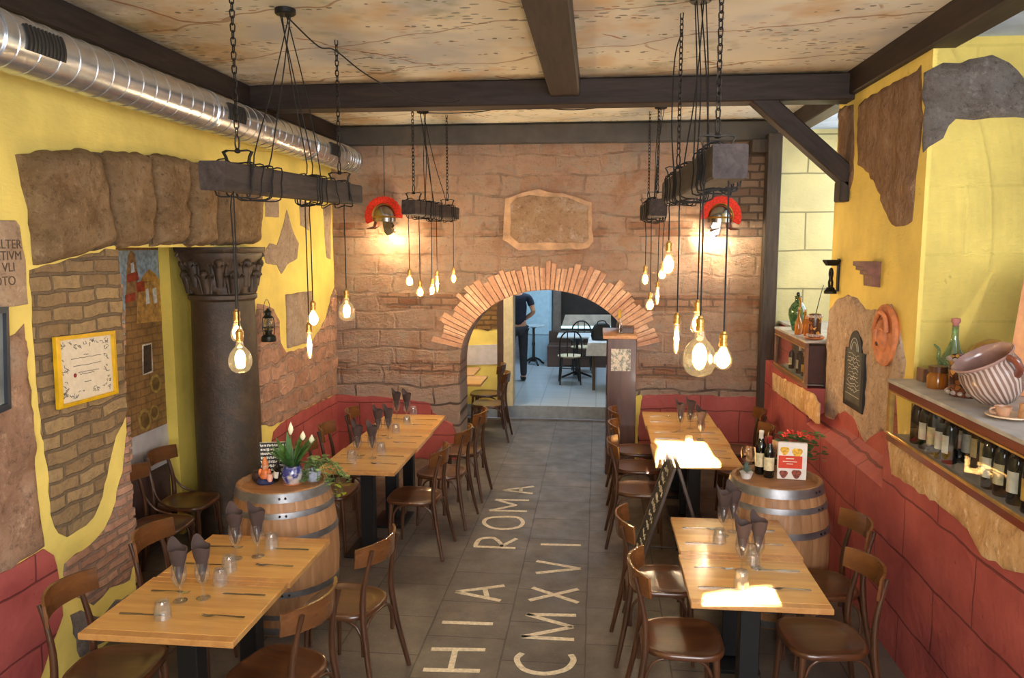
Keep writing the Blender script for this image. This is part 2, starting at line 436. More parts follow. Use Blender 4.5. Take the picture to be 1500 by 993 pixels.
def m_ceiling():
    s = NT('painted canvas ceiling'); x, y, z = s.sep()
    c = s.ramp(s.noise(0.9, 4, 0.5), [(0.3, (204, 194, 168)), (0.5, (220, 214, 198)), (0.7, (206, 206, 200))])
    c = s.mix(s.ramp(s.noise(1.3, 3, 0.5, s.map(loc=(3, 1, 0))), [(0.48, 0.0), (0.66, 0.65)]), c, (158, 166, 182))
    c = s.mix(s.ramp(s.noise(1.5, 4, 0.55, s.map(loc=(9, 4, 0))), [(0.55, 0.0), (0.68, 0.6)]), c, (200, 160, 104))
    c = s.mix(s.ramp(s.noise(2.2, 4, 0.6, s.map(loc=(1, 9, 0))), [(0.57, 0.0), (0.67, 0.55)]), c, (146, 152, 130))
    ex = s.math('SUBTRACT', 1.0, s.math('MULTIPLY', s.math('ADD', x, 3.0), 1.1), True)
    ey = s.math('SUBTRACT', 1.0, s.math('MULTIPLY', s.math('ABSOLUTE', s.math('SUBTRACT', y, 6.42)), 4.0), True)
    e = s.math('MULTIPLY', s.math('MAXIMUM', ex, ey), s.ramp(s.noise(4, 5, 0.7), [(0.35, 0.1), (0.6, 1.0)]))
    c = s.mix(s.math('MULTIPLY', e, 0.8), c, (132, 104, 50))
    def leaves(scale, size, loc, rot, stretch):
        v = s.map((1, stretch, 1), rot=(0, 0, rot), loc=loc); d = s.voro(scale, 'F1', s.warp(v, 3, 0.05), 'Distance')
        k = s.sep(s.voro(scale, 'F1', s.warp(v, 3, 0.05), 'Color'))[0]
        return s.math('MULTIPLY', s.math('LESS_THAN', d, size), s.math('GREATER_THAN', k, 0.45))
    patch = s.ramp(s.noise(1.6, 3, 0.5, s.map(loc=(5, 5, 0))), [(0.5, 0.0), (0.6, 1.0)])
    lf = s.math('MULTIPLY', s.math('MAXIMUM', leaves(9, 0.27, (0, 0, 0), 0.5, 2.4), leaves(8, 0.27, (2, 5, 0), -0.8, 2.6)), patch)
    c = s.mix(s.math('MULTIPLY', lf, 0.75), c, (86, 98, 100))
    patch2 = s.ramp(s.noise(1.4, 3, 0.5, s.map(loc=(8, 2, 0))), [(0.53, 0.0), (0.62, 1.0)])
    c = s.mix(s.math('MULTIPLY', s.math('MULTIPLY', leaves(10, 0.26, (7, 1, 0), 1.1, 2.2), patch2), 0.7), c, (168, 112, 66))
    # dotted garlands and thin twigs across the canvas
    yw = s.math('ADD', y, s.math('MULTIPLY', s.math('SUBTRACT', s.noise(1.2, 3), 0.5), 0.4))
    fr = s.math('ABSOLUTE', s.math('SUBTRACT', s.math('FRACT', s.math('MULTIPLY', yw, 2.4)), 0.5))
    gar = s.math('MULTIPLY', s.math('LESS_THAN', fr, 0.055), s.math('LESS_THAN', s.voro(17, 'F1'), 0.30))
    c = s.mix(s.math('MULTIPLY', gar, 0.8), c, (98, 94, 80))
    dg = s.math('ADD', s.math('MULTIPLY', x, 0.35), s.math('ADD', y, s.math('MULTIPLY', s.noise(0.9, 3), 0.8)))
    fr2 = s.math('ABSOLUTE', s.math('SUBTRACT', s.math('FRACT', s.math('MULTIPLY', dg, 1.1)), 0.5))
    c = s.mix(s.math('MULTIPLY', s.math('LESS_THAN', fr2, 0.013), 0.65), c, (140, 100, 64))
    dg = s.math('SUBTRACT', s.math('MULTIPLY', x, 1.2), s.math('ADD', y, s.math('MULTIPLY', s.noise(1.1, 3, vec=s.map(loc=(4, 4, 0))), 0.9)))
    fr3 = s.math('ABSOLUTE', s.math('SUBTRACT', s.math('FRACT', s.math('MULTIPLY', dg, 0.45)), 0.5))
    c = s.mix(s.math('MULTIPLY', s.math('LESS_THAN', fr3, 0.008), s.ramp(s.noise(1.5, 2), [(0.48, 0.0), (0.52, 0.8)])), c, (146, 98, 60))
    return s.pbr(c, 0.85, 0, s.bump(s.noise(12, 4), 0.15, 0.01), 0.2)
def m_floor():
    s = NT('worn grey-brown stone slabs'); x, y, z = s.sep()
    v = s.warp(s.comb(s.math('ADD', y, 0.05), s.math('ADD', x, 0.045)), 4, 0.012)
    b, f = s.brick(v, 0.49, 0.50, 0.006, 0.5, 0.3, (255, 255, 255), (120, 120, 120))
    n = s.noise(2.0, 6, 0.65)
    c = s.ramp(n, [(0.3, (74, 67, 61)), (0.55, (97, 87, 78)), (0.75, (118, 105, 92))])
    c = s.mix(0.16, c, b, 'MULTIPLY')
    g = s.noise(60, 3, 0.7); c = s.mix(s.ramp(g, [(0.55, 0.0), (0.75, 0.35)]), c, (132, 122, 112))
    st = s.noise(5, 5, 0.7, s.map(loc=(4, 2, 0))); c = s.mix(s.ramp(st, [(0.5, 0.0), (0.7, 0.45)]), c, (66, 60, 58))
    c = s.mix(s.math('MULTIPLY', f, 0.75), c, (44, 40, 37))
    h = s.math('SUBTRACT', s.math('ADD', s.math('MULTIPLY', g, 0.3), s.noise(9, 4)), s.math('MULTIPLY', f, 1.0))
    r = s.ramp(s.noise(6, 4), [(0.3, 0.40), (0.7, 0.62)])
    return s.pbr(c, r, 0, s.bump(h, 0.35, 0.008), 0.45)
def m_tiles():
    s = NT('pale floor tiles'); x, y, z = s.sep()
    b, f = s.brick(s.comb(x, y), 0.4, 0.4, 0.008, 0.0, 0.2, (255, 255, 255), (235, 235, 235))
    c = s.mix(s.math('MULTIPLY', f, 0.6), (180, 187, 194), (122, 126, 132))
    return s.pbr(c, 0.3, 0, None, 0.5)
M_YL = m_yellow('yellow plaster', 'X')
M_YR = m_yellow('yellow plaster of the pilaster', 'X', (244, 218, 118))
M_YB = m_yellow('yellow block plaster', 'Y', (212, 203, 152), (0.85, 0.40))
M_YJ = m_yellow('yellow plaster of the jamb', 'Y', (224, 200, 96))
M_RX, M_RY = m_red('red painted blocks', 'X'), m_red('red painted wainscot', 'Y')
M_BACK = m_backstone()
M_PIER = m_brick('brown old bricks', 'X', 0.25, 0.088, (186, 158, 114), (146, 120, 88), (124, 106, 84), 0.05, 0.011)
M_PINKB = m_brick('pinkish bare bricks', 'X', 0.24, 0.062, (212, 166, 140), (182, 134, 110), (158, 134, 118), 0.03, 0.012)
M_RUBBLE = m_brick('pink rubble wall', 'X', 0.36, 0.17, (206, 162, 136), (180, 134, 110), (170, 142, 124), 0.14, 0.02)
M_ROCK = m_rock('bare pinkish rock', (178, 138, 112), (210, 168, 138), (224, 194, 166), 3.2, 1.0, 0.05)
M_TRAV = m_rock('brown travertine', (132, 104, 72), (170, 140, 104), (192, 164, 130), 5, 1.0, 0.04)
M_GREYST = m_rock('grey rough render', (124, 112, 104), (156, 144, 136), (178, 168, 162), 6, 1.0, 0.05)
M_BROWNST = m_rock('brown streaked tuff', (132, 102, 80), (162, 130, 104), (182, 154, 130), 5, 0.9, 0.03, (1, 1.5, 0.8))
M_BEIGE = m_rock('crumbled beige plaster', (172, 144, 124), (208, 182, 160), (226, 208, 188), 5, 0.8, 0.03)
M_OCHRE = m_rock('ochre bare plaster', (180, 140, 96), (206, 168, 122), (226, 204, 170), 4, 0.4, 0.02, (1, 1.3, 0.8))
M_SLAB = m_rock('carved stone slab', (158, 134, 112), (180, 156, 132), (196, 174, 150), 5, 0.35, 0.02)
M_GREYPATCH = m_rock('grey-brown plaster patch', (146, 126, 110), (168, 148, 130), (182, 164, 146), 6, 0.6, 0.02)
M_PLAQUE = m_rock('brown weathered plaque', (132, 104, 80), (158, 130, 104), (172, 156, 146), 4, 0.5, 0.02)
M_BEAM = wood('dark stained timber', (34, 26, 24), (62, 50, 45), 'X', 5, 0.6, 0.3)
M_BEAMY = wood('dark stained timber lengthwise', (36, 29, 26), (66, 54, 48), 'Y', 5, 0.6, 0.3)
M_BEAMZ = wood('dark upright timber', (42, 36, 33), (72, 62, 56), 'Z', 5, 0.6, 0.3)
M_IRONBEAM = plain('dark grey painted beam', (66, 62, 58), 0.6, 0, 0.15, 6)
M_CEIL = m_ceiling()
M_FLOOR, M_TILE = m_floor(), m_tiles()
M_GALV = NT('galvanised duct metal')
_x, _y, _z = M_GALV.sep()
M_GALV = M_GALV.pbr(M_GALV.ramp(M_GALV.noise(9, 4), [(0.3, (196, 200, 206)), (0.7, (224, 228, 234))]), 0.27, 0.86, None)
M_BLUE = plain('soffit in daylight blue', (176, 194, 222), 0.8, 0, 0.12, 3)  # blue of the reflected daylight is put into the soffit's colour
M_WHITEP = plain('white panel', (196, 190, 190), 0.6, 0, 0.05)
M_CREAM = plain('cream painted wood', (214, 200, 160), 0.5, 0, 0.05)
M_LETTER = plain('inlaid cream stone', (206, 192, 164), 0.6, 0, 0.12, 40)

# ================================================================ floor
fl = struct('floor', MB().box((-0.6, 4.65, -0.05), (6.4, 12.5, 0.1)), M_FLOOR)
YF = -1.6
def stroke(name, pts, w=0.036):
    mb = MB()
    for P in pts:
        Q = [PZ(p[0], p[1], 0) for p in P]
        if len(Q) > 2: Q = catmull(Q, 6)
        L, R2 = [], []
        for i, q in enumerate(Q):
            t = (Q[min(i + 1, len(Q) - 1)] - Q[max(i - 1, 0)]).normalized(); n_ = Vector((-t.y, t.x, 0)) * w / 2
            L.append(q + n_); R2.append(q - n_)
        for i in range(len(Q) - 1):
            a = [L[i], R2[i], R2[i + 1], L[i + 1]]
            mb.add([p + Vector((0, 0, 0.0005)) for p in a] + [p + Vector((0, 0, 0.003)) for p in a],
                   [(0, 1, 2, 3), (4, 7, 6, 5), (0, 4, 5, 1), (1, 5, 6, 2), (2, 6, 7, 3), (3, 7, 4, 0)])
    o = mb.build(name, M_LETTER, fl, 0); return o
for P in (
    [[(620, 981), (703, 983)], [(632, 951), (711, 952)], [(667, 952), (660, 981)]],
    [[(648, 911.5), (722, 914)]],
    [[(733, 880), (668, 867)], [(739, 858), (668, 867)], [(710, 861), (714, 877)]],
    [[(694, 800.5), (755, 803)], [(696, 800), (703, 790), (722, 788), (733, 796), (734, 802)], [(733, 801), (757, 789)]],
    [[(738, 757), (715, 759), (709, 766), (720, 773), (740, 775), (760, 772), (766, 765), (758, 758), (738, 757)]],
    [[(717, 748), (772, 749)], [(726, 732), (775, 733)], [(717, 748), (756, 740)], [(756, 740), (726, 732)]],
    [[(737, 718), (782, 712.5)], [(737, 718), (780, 723)], [(763, 714), (763, 721)]],
    [[(765, 957), (757, 966), (768, 981), (797, 987), (828, 981), (840, 968), (836, 959)]],
    [[(764, 933), (841, 937)], [(764, 933), (839, 918.5)], [(839, 918.5), (771, 900)], [(771, 900), (844, 901.5)]],
    [[(780, 861), (847, 883)], [(775, 879.5), (847, 863)]],
    [[(786, 822), (850, 833)], [(785, 839.5), (850, 833)]],
    [[(792, 797.5), (851, 799)]],
):
    stroke('inlaid_letter', P)

# ================================================================ walls
YA0, YA1, ZA = 4.62, 6.45, 2.44        # the alcove with the mural in the left wall
struct('wall_left', MB().box((XL - 0.45, (YF + YA0) / 2, 1.92), (0.9, YA0 - YF, 3.84))
       .box((XL - 0.45, (YA0 + YA1) / 2, (ZA + 3.84) / 2), (0.9, YA1 - YA0, 3.84 - ZA))
       .box((XL - 0.45, (YA1 + 9.2) / 2, 1.92), (0.9, 9.2 - YA1, 3.84))
       .box((XA - 0.15, (YA0 + YA1) / 2, ZA / 2), (0.3, YA1 - YA0, ZA)), M_YL, smooth=0)
# the pier's broken brick edge
mbp = MB(); r = random.Random(3); z = 0.02
while z < 2.36:
    h = r.uniform(0.055, 0.09); e = r.uniform(0.02, 0.07)
    mbp.cbox((XL - 0.28, YA0 + e / 2, z + h / 2), (0.55, e, h - 0.012), 0.006); z += h
struct('trim_1', mbp, M_PINKB)
struct('wall_right', MB().box((2.3, 5.35, 0.475), (1.04, 13.9, 0.95))
       .box((2.3, (4.95 + YF) / 2, 1.115), (1.04, 4.95 - YF, 0.33))
       .box((2.3, 7.975, 1.1), (1.04, 2.45, 0.30))
       .add([V(XR, 4.95, 0.95), V(XP, 4.95, 1.05), V(2.0, 4.95, 0.95), V(XR, 6.75, 0.95), V(XP, 6.75, 1.05), V(2.0, 6.75, 0.95)],
            [(0, 1, 2), (3, 5, 4), (0, 3, 4, 1), (1, 4, 5, 2), (0, 2, 5, 3)]), M_RX, smooth=0)
struct('wall_right_pilaster', MB().box((XP + 0.45, 5.85, 2.4), (0.9, 1.8, 2.75)), M_YR, smooth=0)
struct('wall_right_reveal', MB().box((2.55, 5.03, 2.7), (1.2, 0.16, 2.2)).box((2.6, 8.66, 2.6), (1.5, 0.16, 2.4)), M_YB, smooth=0)
# the deep window openings behind the pilaster
struct('window_1', MB().box((2.86, 1.7, 2.70), (0.05, 6.5, 0.06)).box((2.86, 1.7, 3.62), (0.05, 6.5, 0.08))
       .box((2.86, 1.7, 1.70), (0.05, 6.5, 0.08)).box((2.86, 4.85, 2.65), (0.05, 0.1, 2.0)).box((2.86, 3.2, 2.65), (0.05, 0.08, 2.0)).box((2.86, 1.6, 2.65), (0.05, 0.08, 2.0)), M_CREAM)
struct('window_2', MB().box((2.86, 7.7, 2.70), (0.05, 1.9, 0.06)).box((2.86, 7.7, 3.6), (0.05, 1.9, 0.08)).box((2.86, 7.7, 1.70), (0.05, 1.9, 0.08))
       .box((2.86, 6.82, 2.65), (0.05, 0.1, 2.0)).box((2.86, 8.6, 2.65), (0.05, 0.1, 2.0)), M_CREAM)
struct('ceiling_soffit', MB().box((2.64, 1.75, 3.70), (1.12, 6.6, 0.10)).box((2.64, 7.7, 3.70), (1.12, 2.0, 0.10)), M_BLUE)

# back wall with its arch
AX, AW, AZ, AR = -0.565, 0.985, 1.12, 0.84
def arch_pt(a, dw=0.0): return (AX + (AW + dw) * math.cos(a), AZ + (AR + dw) * math.sin(a))
N = 40
arc = [arch_pt(PI - PI * k / N) for k in range(N + 1)]
X0, X1, ZT = -3.9, 3.0, 3.84
out2 = [(AX - AW, 0)] + arc + [(AX + AW, 0)]
mb = MB()
for yy in (YB, YB + 0.5):
    b = len(mb.v)
    P = [V(X0, yy, 0), V(AX - AW, yy, 0)] + [V(x, yy, z) for x, z in arc] + [V(AX + AW, yy, 0), V(X1, yy, 0), V(X1, yy, ZT)] + \
        [V(x, yy, ZT) for x, z in reversed(arc)] + [V(X0, yy, ZT)]
    mb.v += P; n = len(arc)
    top = lambda k: b + 2 + n + 3 + (n - 1 - k)
    for k in range(n - 1): mb.f.append((b + 2 + k, b + 3 + k, top(k + 1), top(k)))
    mb.f.append((b, b + 1, b + 2, top(0), b + 2 + n + 3 + n))
    mb.f.append((b + 2 + n, b + 2 + n + 1, b + 2 + n + 2, top(n - 1), b + 1 + n))
nn = len(mb.v) // 2
for k in range(1, 2 + len(arc)): mb.f.append((k, k + 1, nn + k + 1, nn + k))
wb = struct('wall_back', mb, M_BACK, smooth=30)
# its rough stone skin, with real relief
def skin():
    nx, nz, x0_, x1_, z1_ = 250, 160, -3.0, 1.86, 3.66
    mb = MB(); idx = {}
    for i in range(nx + 1):
        for k in range(nz + 1):
            x = x0_ + (x1_ - x0_) * i / nx; z = z1_ * k / nz; p = Vector((x, 0, z))
            w1, w2 = frac(p + Vector((9, 0, 0)), 1.3, 3) * 0.10, frac(p + Vector((0, 0, 7)), 1.6, 3) * 0.05
            row = math.floor((z + w2) / 0.215); fz = (z + w2) / 0.215 - row
            rr = random.Random(row * 77 + 5); off = rr.random(); wd = rr.uniform(0.34, 0.5)
            col = math.floor((x + w1) / wd + off); fx = (x + w1) / wd + off - col
            g = min(fz * 0.215, (1 - fz) * 0.215, fx * wd, (1 - fx) * wd)
            st_ = random.Random(row * 131 + col * 17).uniform(-0.006, 0.008)
            h = 0.014 + st_ - 0.010 * max(0, 1 - g / 0.022) + 0.016 * frac(p, 3.2, 6) + 0.006 * frac(p, 14, 4)
            idx[i, k] = len(mb.v); mb.v.append(Vector((x, YB - max(0.002, h), z)))
    for i in range(nx):
        for k in range(nz):
            x = x0_ + (x1_ - x0_) * (i + 0.5) / nx; z = z1_ * (k + 0.5) / nz
            if z < AZ: ins = abs(x - AX) < AW + 0.012
            else: ins = ((x - AX) / (AW + 0.03)) ** 2 + ((z - AZ) / (AR + 0.03)) ** 2 < 1
            if not ins: mb.f.append((idx[i, k], idx[i + 1, k], idx[i + 1, k + 1], idx[i, k + 1]))
    me = bpy.data.meshes.new('wall_back_stone_face'); me.from_pydata(mb.v, [], mb.f)
    me.polygons.foreach_set('use_smooth', [True] * len(me.polygons)); me.materials.append(M_BACK)
    o = bpy.data.objects.new('wall_back_stone_face', me); C.objects.link(o); o['kind'] = 'structure'
skin()
# the ring of bricks on edge around the arch, every brick slightly different
def brickring():
    mb = MB(); r = random.Random(11); a = math.radians(14); end = math.radians(166)
    while a < end:
        w = r.uniform(0.042, 0.062) / 0.95; d0 = 0.0; d1 = r.uniform(0.24, 0.36); q = r.uniform(0.022, 0.036)
        P = []
        for aa in (a, a + w - 0.007):
            for d in (d0, d1): P.append(arch_pt(aa, d))
        f = [V(P[i][0], YB - q, P[i][1]) for i in (0, 1, 3, 2)]
        cen = sum(f, Vector()) / 4
        mb.loft([[p + V(0, 0.1, 0) for p in f], [p + V(0, 0.006, 0) for p in f], [p + (cen - p).normalized() * 0.006 for p in f]])
        a += w
    return mb
def m_ring():
    s = NT('pink arch bricks'); x, y, z = s.sep()
    an = s.math('ARCTAN2', s.math('SUBTRACT', z, AZ), s.math('SUBTRACT', x, AX))
    w = s.n('ShaderNodeTexWhiteNoise'); w.noise_dimensions = '1D'; s.l(s.math('FLOOR', s.math('MULTIPLY', an, 18.0), 0), w.inputs['W'])
    c = s.ramp(w.outputs['Value'], [(0.0, (196, 146, 118)), (0.5, (216, 170, 138)), (1.0, (230, 192, 160))])
    g = s.noise(16, 5, 0.7); c = s.mix(s.ramp(g, [(0.45, 0.0), (0.75, 0.5)]), c, (150, 108, 86))
    return s.pbr(c, 0.85, 0, s.bump(g, 0.8, 0.02), 0.25)
struct('trim_2', brickring(), m_ring(), smooth=0)

def px_patch(name, pts, plane, at, thick, m, seed=1, amt=0.012, step=0.06, bevel=0.0, extra=(), amp=0.0, edge=0.02, freq=7.0):
    f = {'X': PX, 'Y': PY}[plane]
    P = [f(px, py, at) for px, py in pts] + [Vector(e) for e in extra]
    nv = V(1, 0, 0) if (plane == 'X' and at < 0) else (V(-1, 0, 0) if plane == 'X' else V(0, -1, 0))
    if amp: o = rough_patch(name, P, nv, thick, m, step, amt, seed, edge, amp, freq)
    else: o = wall_patch(name, P, nv, thick, m, step, amt, seed, None, bevel)
    o['kind'] = 'structure'; return o
# --- left wall
px_patch('wall_left_wainscot', [(-260, 960), (0, 840), (30, 825), (62, 806), (76, 812), (84, 845), (90, 900)], 'X', XL, 0.012, M_RX, 2, 0.008,
         extra=[(XL, 3.60, 0.0), (XL, 1.9, 0.0)])
px_patch('wall_left_bare_rock', [(-260, 600), (-60, 520), (0, 500), (20, 490), (33, 478), (38, 500), (41, 550), (47, 610), (52, 680), (57, 740), (62, 785), (64, 803), (30, 824), (0, 838), (-260, 958)], 'X', XL, 0.010, M_ROCK, 3, 0.012, amp=0.030, freq=4.0)
px_patch('wall_left_brick_infill', [(44, 395), (100, 380), (155, 366), (172, 365), (178, 440), (181, 520), (185, 600), (178, 622), (168, 640), (160, 680), (150, 725), (138, 755), (115, 778), (98, 788), (84, 782), (75, 755), (70, 700), (63, 650), (56, 600), (50, 540), (45, 455)], 'X', XL, 0.008, M_PIER, 4, 0.010, amp=0.010, freq=8.0)
px_patch('wall_left_bare_brick', [(186, 628), (191, 700), (197, 780), (198, 812), (190, 850), (160, 862), (135, 885), (112, 872), (92, 845), (93, 828), (112, 812), (132, 800), (154, 772), (168, 735), (178, 690), (182, 650)], 'X', XL, 0.008, M_PINKB, 5, 0.010, amp=0.012)
px_patch('wall_left_grey_render', [(198, 870), (196, 905), (150, 940), (118, 965), (106, 930), (102, 900), (120, 895), (150, 905), (170, 880)], 'X', XL, 0.006, M_GREYST, 6, 0.014, amp=0.03)
vs = [
    [(15, 226), (60, 220), (122, 215), (134, 224), (140, 260), (150, 318), (158, 360), (100, 378), (46, 390), (38, 330), (32, 290), (22, 250)],
    [(137, 226), (152, 220), (203, 222), (208, 240), (210, 300), (212, 352), (205, 361), (172, 365), (161, 358), (153, 320), (143, 270)],
    [(211, 223), (250, 226), (260, 232), (260, 290), (262, 350), (257, 360), (216, 362), (213, 300)],
    [(264, 232), (300, 240), (307, 260), (306, 300), (303, 350), (298, 361), (266, 362), (263, 300)],
    [(309, 248), (350, 256), (370, 262), (372, 300), (372, 358), (330, 361), (306, 361), (308, 300)]]
px_patch('wall_left_arch_mortar', [(34, 238), (66, 230), (125, 222), (150, 226), (250, 232), (300, 246), (366, 264), (368, 356), (300, 358), (168, 358), (100, 374), (66, 378), (58, 330), (44, 270)], 'X', XL, 0.03, plain('dark crevice mortar', (84, 70, 54), 0.9, 0, 0.2, 20, 0.4), 19, 0.006)
for k, p in enumerate(vs):
    o = px_patch('wall_left_arch_stone', [(a + (sum(q[0] for q in p) / len(p) - a) * 0.085, b + (sum(q[1] for q in p) / len(p) - b) * 0.03) for a, b in p], 'X', XL, 0.115, M_TRAV, 20 + k, 0.010, 0.05, amp=0.028, edge=0.065, freq=5.5)
px_patch('wall_left_patch', [(388, 291), (408, 292), (408, 319), (389, 318)], 'X', XL, 0.005, M_GREYPATCH, 31, 0.006)
px_patch('wall_left_patch', [(420, 307), (427, 335), (437, 357), (435, 378), (420, 388), (412, 401), (405, 388), (388, 385), (386, 370), (395, 356), (405, 360), (412, 340)], 'X', XL, 0.005, M_GREYPATCH, 32, 0.006)
px_patch('wall_left_patch', [(438, 293), (452, 298), (452, 338), (440, 330)], 'X', XL, 0.005, M_GREYPATCH, 33, 0.006)
px_patch('wall_left_patch', [(473, 303), (484, 300), (484, 380), (478, 377), (475, 340)], 'X', XL, 0.005, M_GREYPATCH, 34, 0.006)
px_patch('wall_left_rubble', [(493, 412), (484, 435), (478, 462), (470, 480), (459, 496), (456, 506), (419, 516), (411, 502), (409, 470), (400, 452), (376, 444), (374, 470), (376, 530), (380, 600), (383, 622), (398, 624), (415, 616), (445, 599), (470, 587), (493, 577)], 'X', XL, 0.007, M_RUBBLE, 35, 0.008, amp=0.022, freq=6)
px_patch('wall_left_wainscot', [(396, 655), (400, 632), (415, 617), (445, 600), (470, 588), (493, 577)], 'X', XL, 0.012, M_RX, 36, 0.006, extra=[(XL, 8.7, 0), (XL, 6.7, 0)])
# --- back wall
px_patch('wall_back_wainscot', [(488, 577), (560, 581), (600, 585), (630, 590), (636, 604), (650, 614), (663, 620), (670, 640)], 'Y', YB, 0.044, M_RY, 41, 0.008, extra=[(-1.60, YB, 0), (XL, YB, 0)])
px_patch('wall_back_wainscot', [(942, 578), (1000, 577), (1060, 580), (1125, 580)], 'Y', YB, 0.044, M_RY, 42, 0.008, extra=[(1.9, YB, 0), (0.49, YB, 0), (0.47, YB, 0.55)])
px_patch('wall_back_yellow_edge', [(931, 580), (940, 577), (941, 585), (936, 610), (934, 650)], 'Y', YB, 0.042, M_YJ, 43, 0.006, extra=[(0.48, YB, 0), (0.43, YB, 0)])
px_patch('wall_back_yellow_edge', [(741, 292), (760, 284), (790, 278), (835, 286), (866, 297), (868, 352), (862, 364), (760, 366), (738, 352)], 'Y', YB, 0.040, plain('yellowish lime edge', (186, 150, 118), 0.85, 0, 0.15, 8, 0.4), 44, 0.010)
# --- right wall
px_patch('wall_right_bare_tuff', [(1259, 152), (1350, 98), (1352, 170), (1349, 215), (1342, 260), (1337, 325), (1325, 332), (1308, 330), (1295, 305), (1284, 270), (1270, 250), (1258, 240), (1256, 195)], 'X', XP, 0.006, M_BROWNST, 51, 0.012, amp=0.022)
px_patch('wall_right_bare_tuff', [(1230, 160), (1250, 152), (1252, 200), (1250, 262), (1240, 292), (1229, 296), (1228, 240)], 'X', XP, 0.005, M_BROWNST, 52, 0.010, amp=0.02)
px_patch('wall_right_grey_render', [(1353, 106), (1380, 92), (1405, 95), (1455, 80), (1480, 92), (1500, 118), (1540, 150), (1540, 172), (1470, 170), (1425, 176), (1400, 172), (1382, 200), (1362, 214), (1353, 222)], 'Y', 4.95, 0.010, M_GREYST, 53, 0.012, amp=0.035, edge=0.04, freq=9)
px_patch('wall_right_red_edge', [(1210, 580), (1300, 570), (1312, 560), (1316, 660), (1290, 690), (1208, 650)], 'X', XP, 0.003, M_RX, 59, 0.004)
px_patch('wall_right_crumbled_plaster', [(1215, 455), (1228, 438), (1243, 431), (1256, 438), (1268, 452), (1290, 455), (1306, 446), (1314, 462), (1320, 490), (1327, 530), (1325, 553), (1312, 566), (1310, 610), (1304, 642), (1294, 630), (1282, 634), (1268, 648), (1262, 640), (1254, 616), (1240, 603), (1228, 604), (1220, 620), (1216, 642), (1209, 600), (1211, 540)], 'X', XP, 0.008, M_BEIGE, 54, 0.008, amp=0.016)
px_patch('wall_right_ochre_plaster', [(1301, 644), (1400, 703), (1540, 795), (1540, 850), (1500, 838), (1470, 832), (1440, 812), (1420, 778), (1380, 742), (1340, 716), (1306, 694)], 'X', XR, 0.006, M_OCHRE, 57, 0.010, amp=0.010)
px_patch('wall_right_ochre_plaster', [(1132, 546), (1190, 576), (1200, 592), (1199, 622), (1170, 597), (1132, 571)], 'X', XR, 0.006, M_OCHRE, 58, 0.008, amp=0.008)

# mural in the alcove: old houses under a blue sky, wine casks at the foot
YM1 = PX(240, 500, XA + 0.02).y
def m_mural():
    s = NT('painted mural'); x, y, z = s.sep()
    n = s.noise(6, 5, 0.7)
    c = s.ramp(n, [(0.3, (112, 84, 50)), (0.6, (158, 118, 66)), (0.8, (182, 146, 92))])
    _, bf = s.brick(s.warp(s.comb(y, z), 6, 0.03), 0.14, 0.06, 0.006, 0.5)
    c = s.mix(s.math('MULTIPLY', bf, 0.5), c, (82, 58, 38))
    lo = s.ramp(z, [(0.0, 1.0), (1.0, 0.0)]); dk = s.math('SUBTRACT', 1.35, z, True)
    return s.pbr(c, 0.7)
mu = struct('wall_left_mural', MB().box((XA + 0.005, (YA0 + YM1) / 2, 1.70), (0.012, YM1 - YA0, 1.47)), m_mural())
def mural_bit(name, pts, col, k=1):
    P = [PX(px, py, XA + 0.011) for px, py in pts]
    o = wall_patch(name, P, V(1, 0, 0), 0.001 * k, plain(name + ' paint', col, 0.7, 0, 0.2, 25), 1, 0, 1, mu)
mural_bit('mural_sky', [(172, 367), (231, 366), (233, 410), (215, 402), (205, 412), (200, 430), (194, 400), (192, 372), (188, 372), (186, 400), (184, 430), (183, 480), (182, 560), (174, 560)], (142, 160, 172), 1)
mural_bit('mural_tower', [(187, 375), (191, 366), (197, 372), (201, 400), (202, 440), (184, 442), (185, 400)], (140, 108, 68), 2)
mural_bit('mural_tower_window', [(191, 386), (195, 384), (197, 398), (192, 400)], (190, 200, 206), 3)
for p in ([(185, 402), (201, 398), (203, 410), (186, 414)], [(199, 414), (211, 411), (212, 426), (200, 428)], [(183, 432), (198, 428), (198, 440), (183, 444)]):
    mural_bit('mural_roof', p, (150, 62, 36), 3)
mural_bit('mural_dome', [(205, 412), (211, 402), (218, 394), (226, 400), (232, 408), (233, 413)], (176, 128, 58), 3)
mural_bit('mural_house', [(212, 414), (233, 411), (238, 470), (200, 474), (202, 430)], (176, 134, 70), 2)
for p in ([(213, 424), (217, 422), (219, 444), (214, 446)], [(223, 423), (228, 421), (230, 443), (225, 445)]): mural_bit('mural_window', p, (206, 204, 196), 3)
mural_bit('mural_doorway', [(208, 505), (222, 502), (224, 545), (209, 550)], (206, 196, 178), 2)
mural_bit('mural_doorway_shadow', [(210, 507), (221, 504), (222, 543), (210, 548)], (70, 54, 42), 3)
for cx_, cy_, rr in ((228, 562, 11), (212, 615, 13), (226, 604, 9)):
    mural_bit('mural_cask', [(cx_ + rr * 0.75 * math.cos(t * PI / 8), cy_ + rr * math.sin(t * PI / 8) * 1.25) for t in range(16)], (156, 128, 66), 2)
    mural_bit('mural_cask_head', [(cx_ + rr * 0.5 * math.cos(t * PI / 8), cy_ + rr * math.sin(t * PI / 8) * 0.9) for t in range(16)], (112, 84, 44), 3)
struct('wall_left_white_panel', MB().box((XA + 0.007, (YA0 + YM1) / 2, 0.80), (0.016, YM1 - YA0, 0.33)), M_WHITEP)
struct('wall_left_dark_panel', MB().box((XA + 0.006, (YA0 + YM1) / 2, 0.32), (0.014, YM1 - YA0, 0.63)), plain('dark purplish panel', (74, 54, 54), 0.6, 0, 0.2))
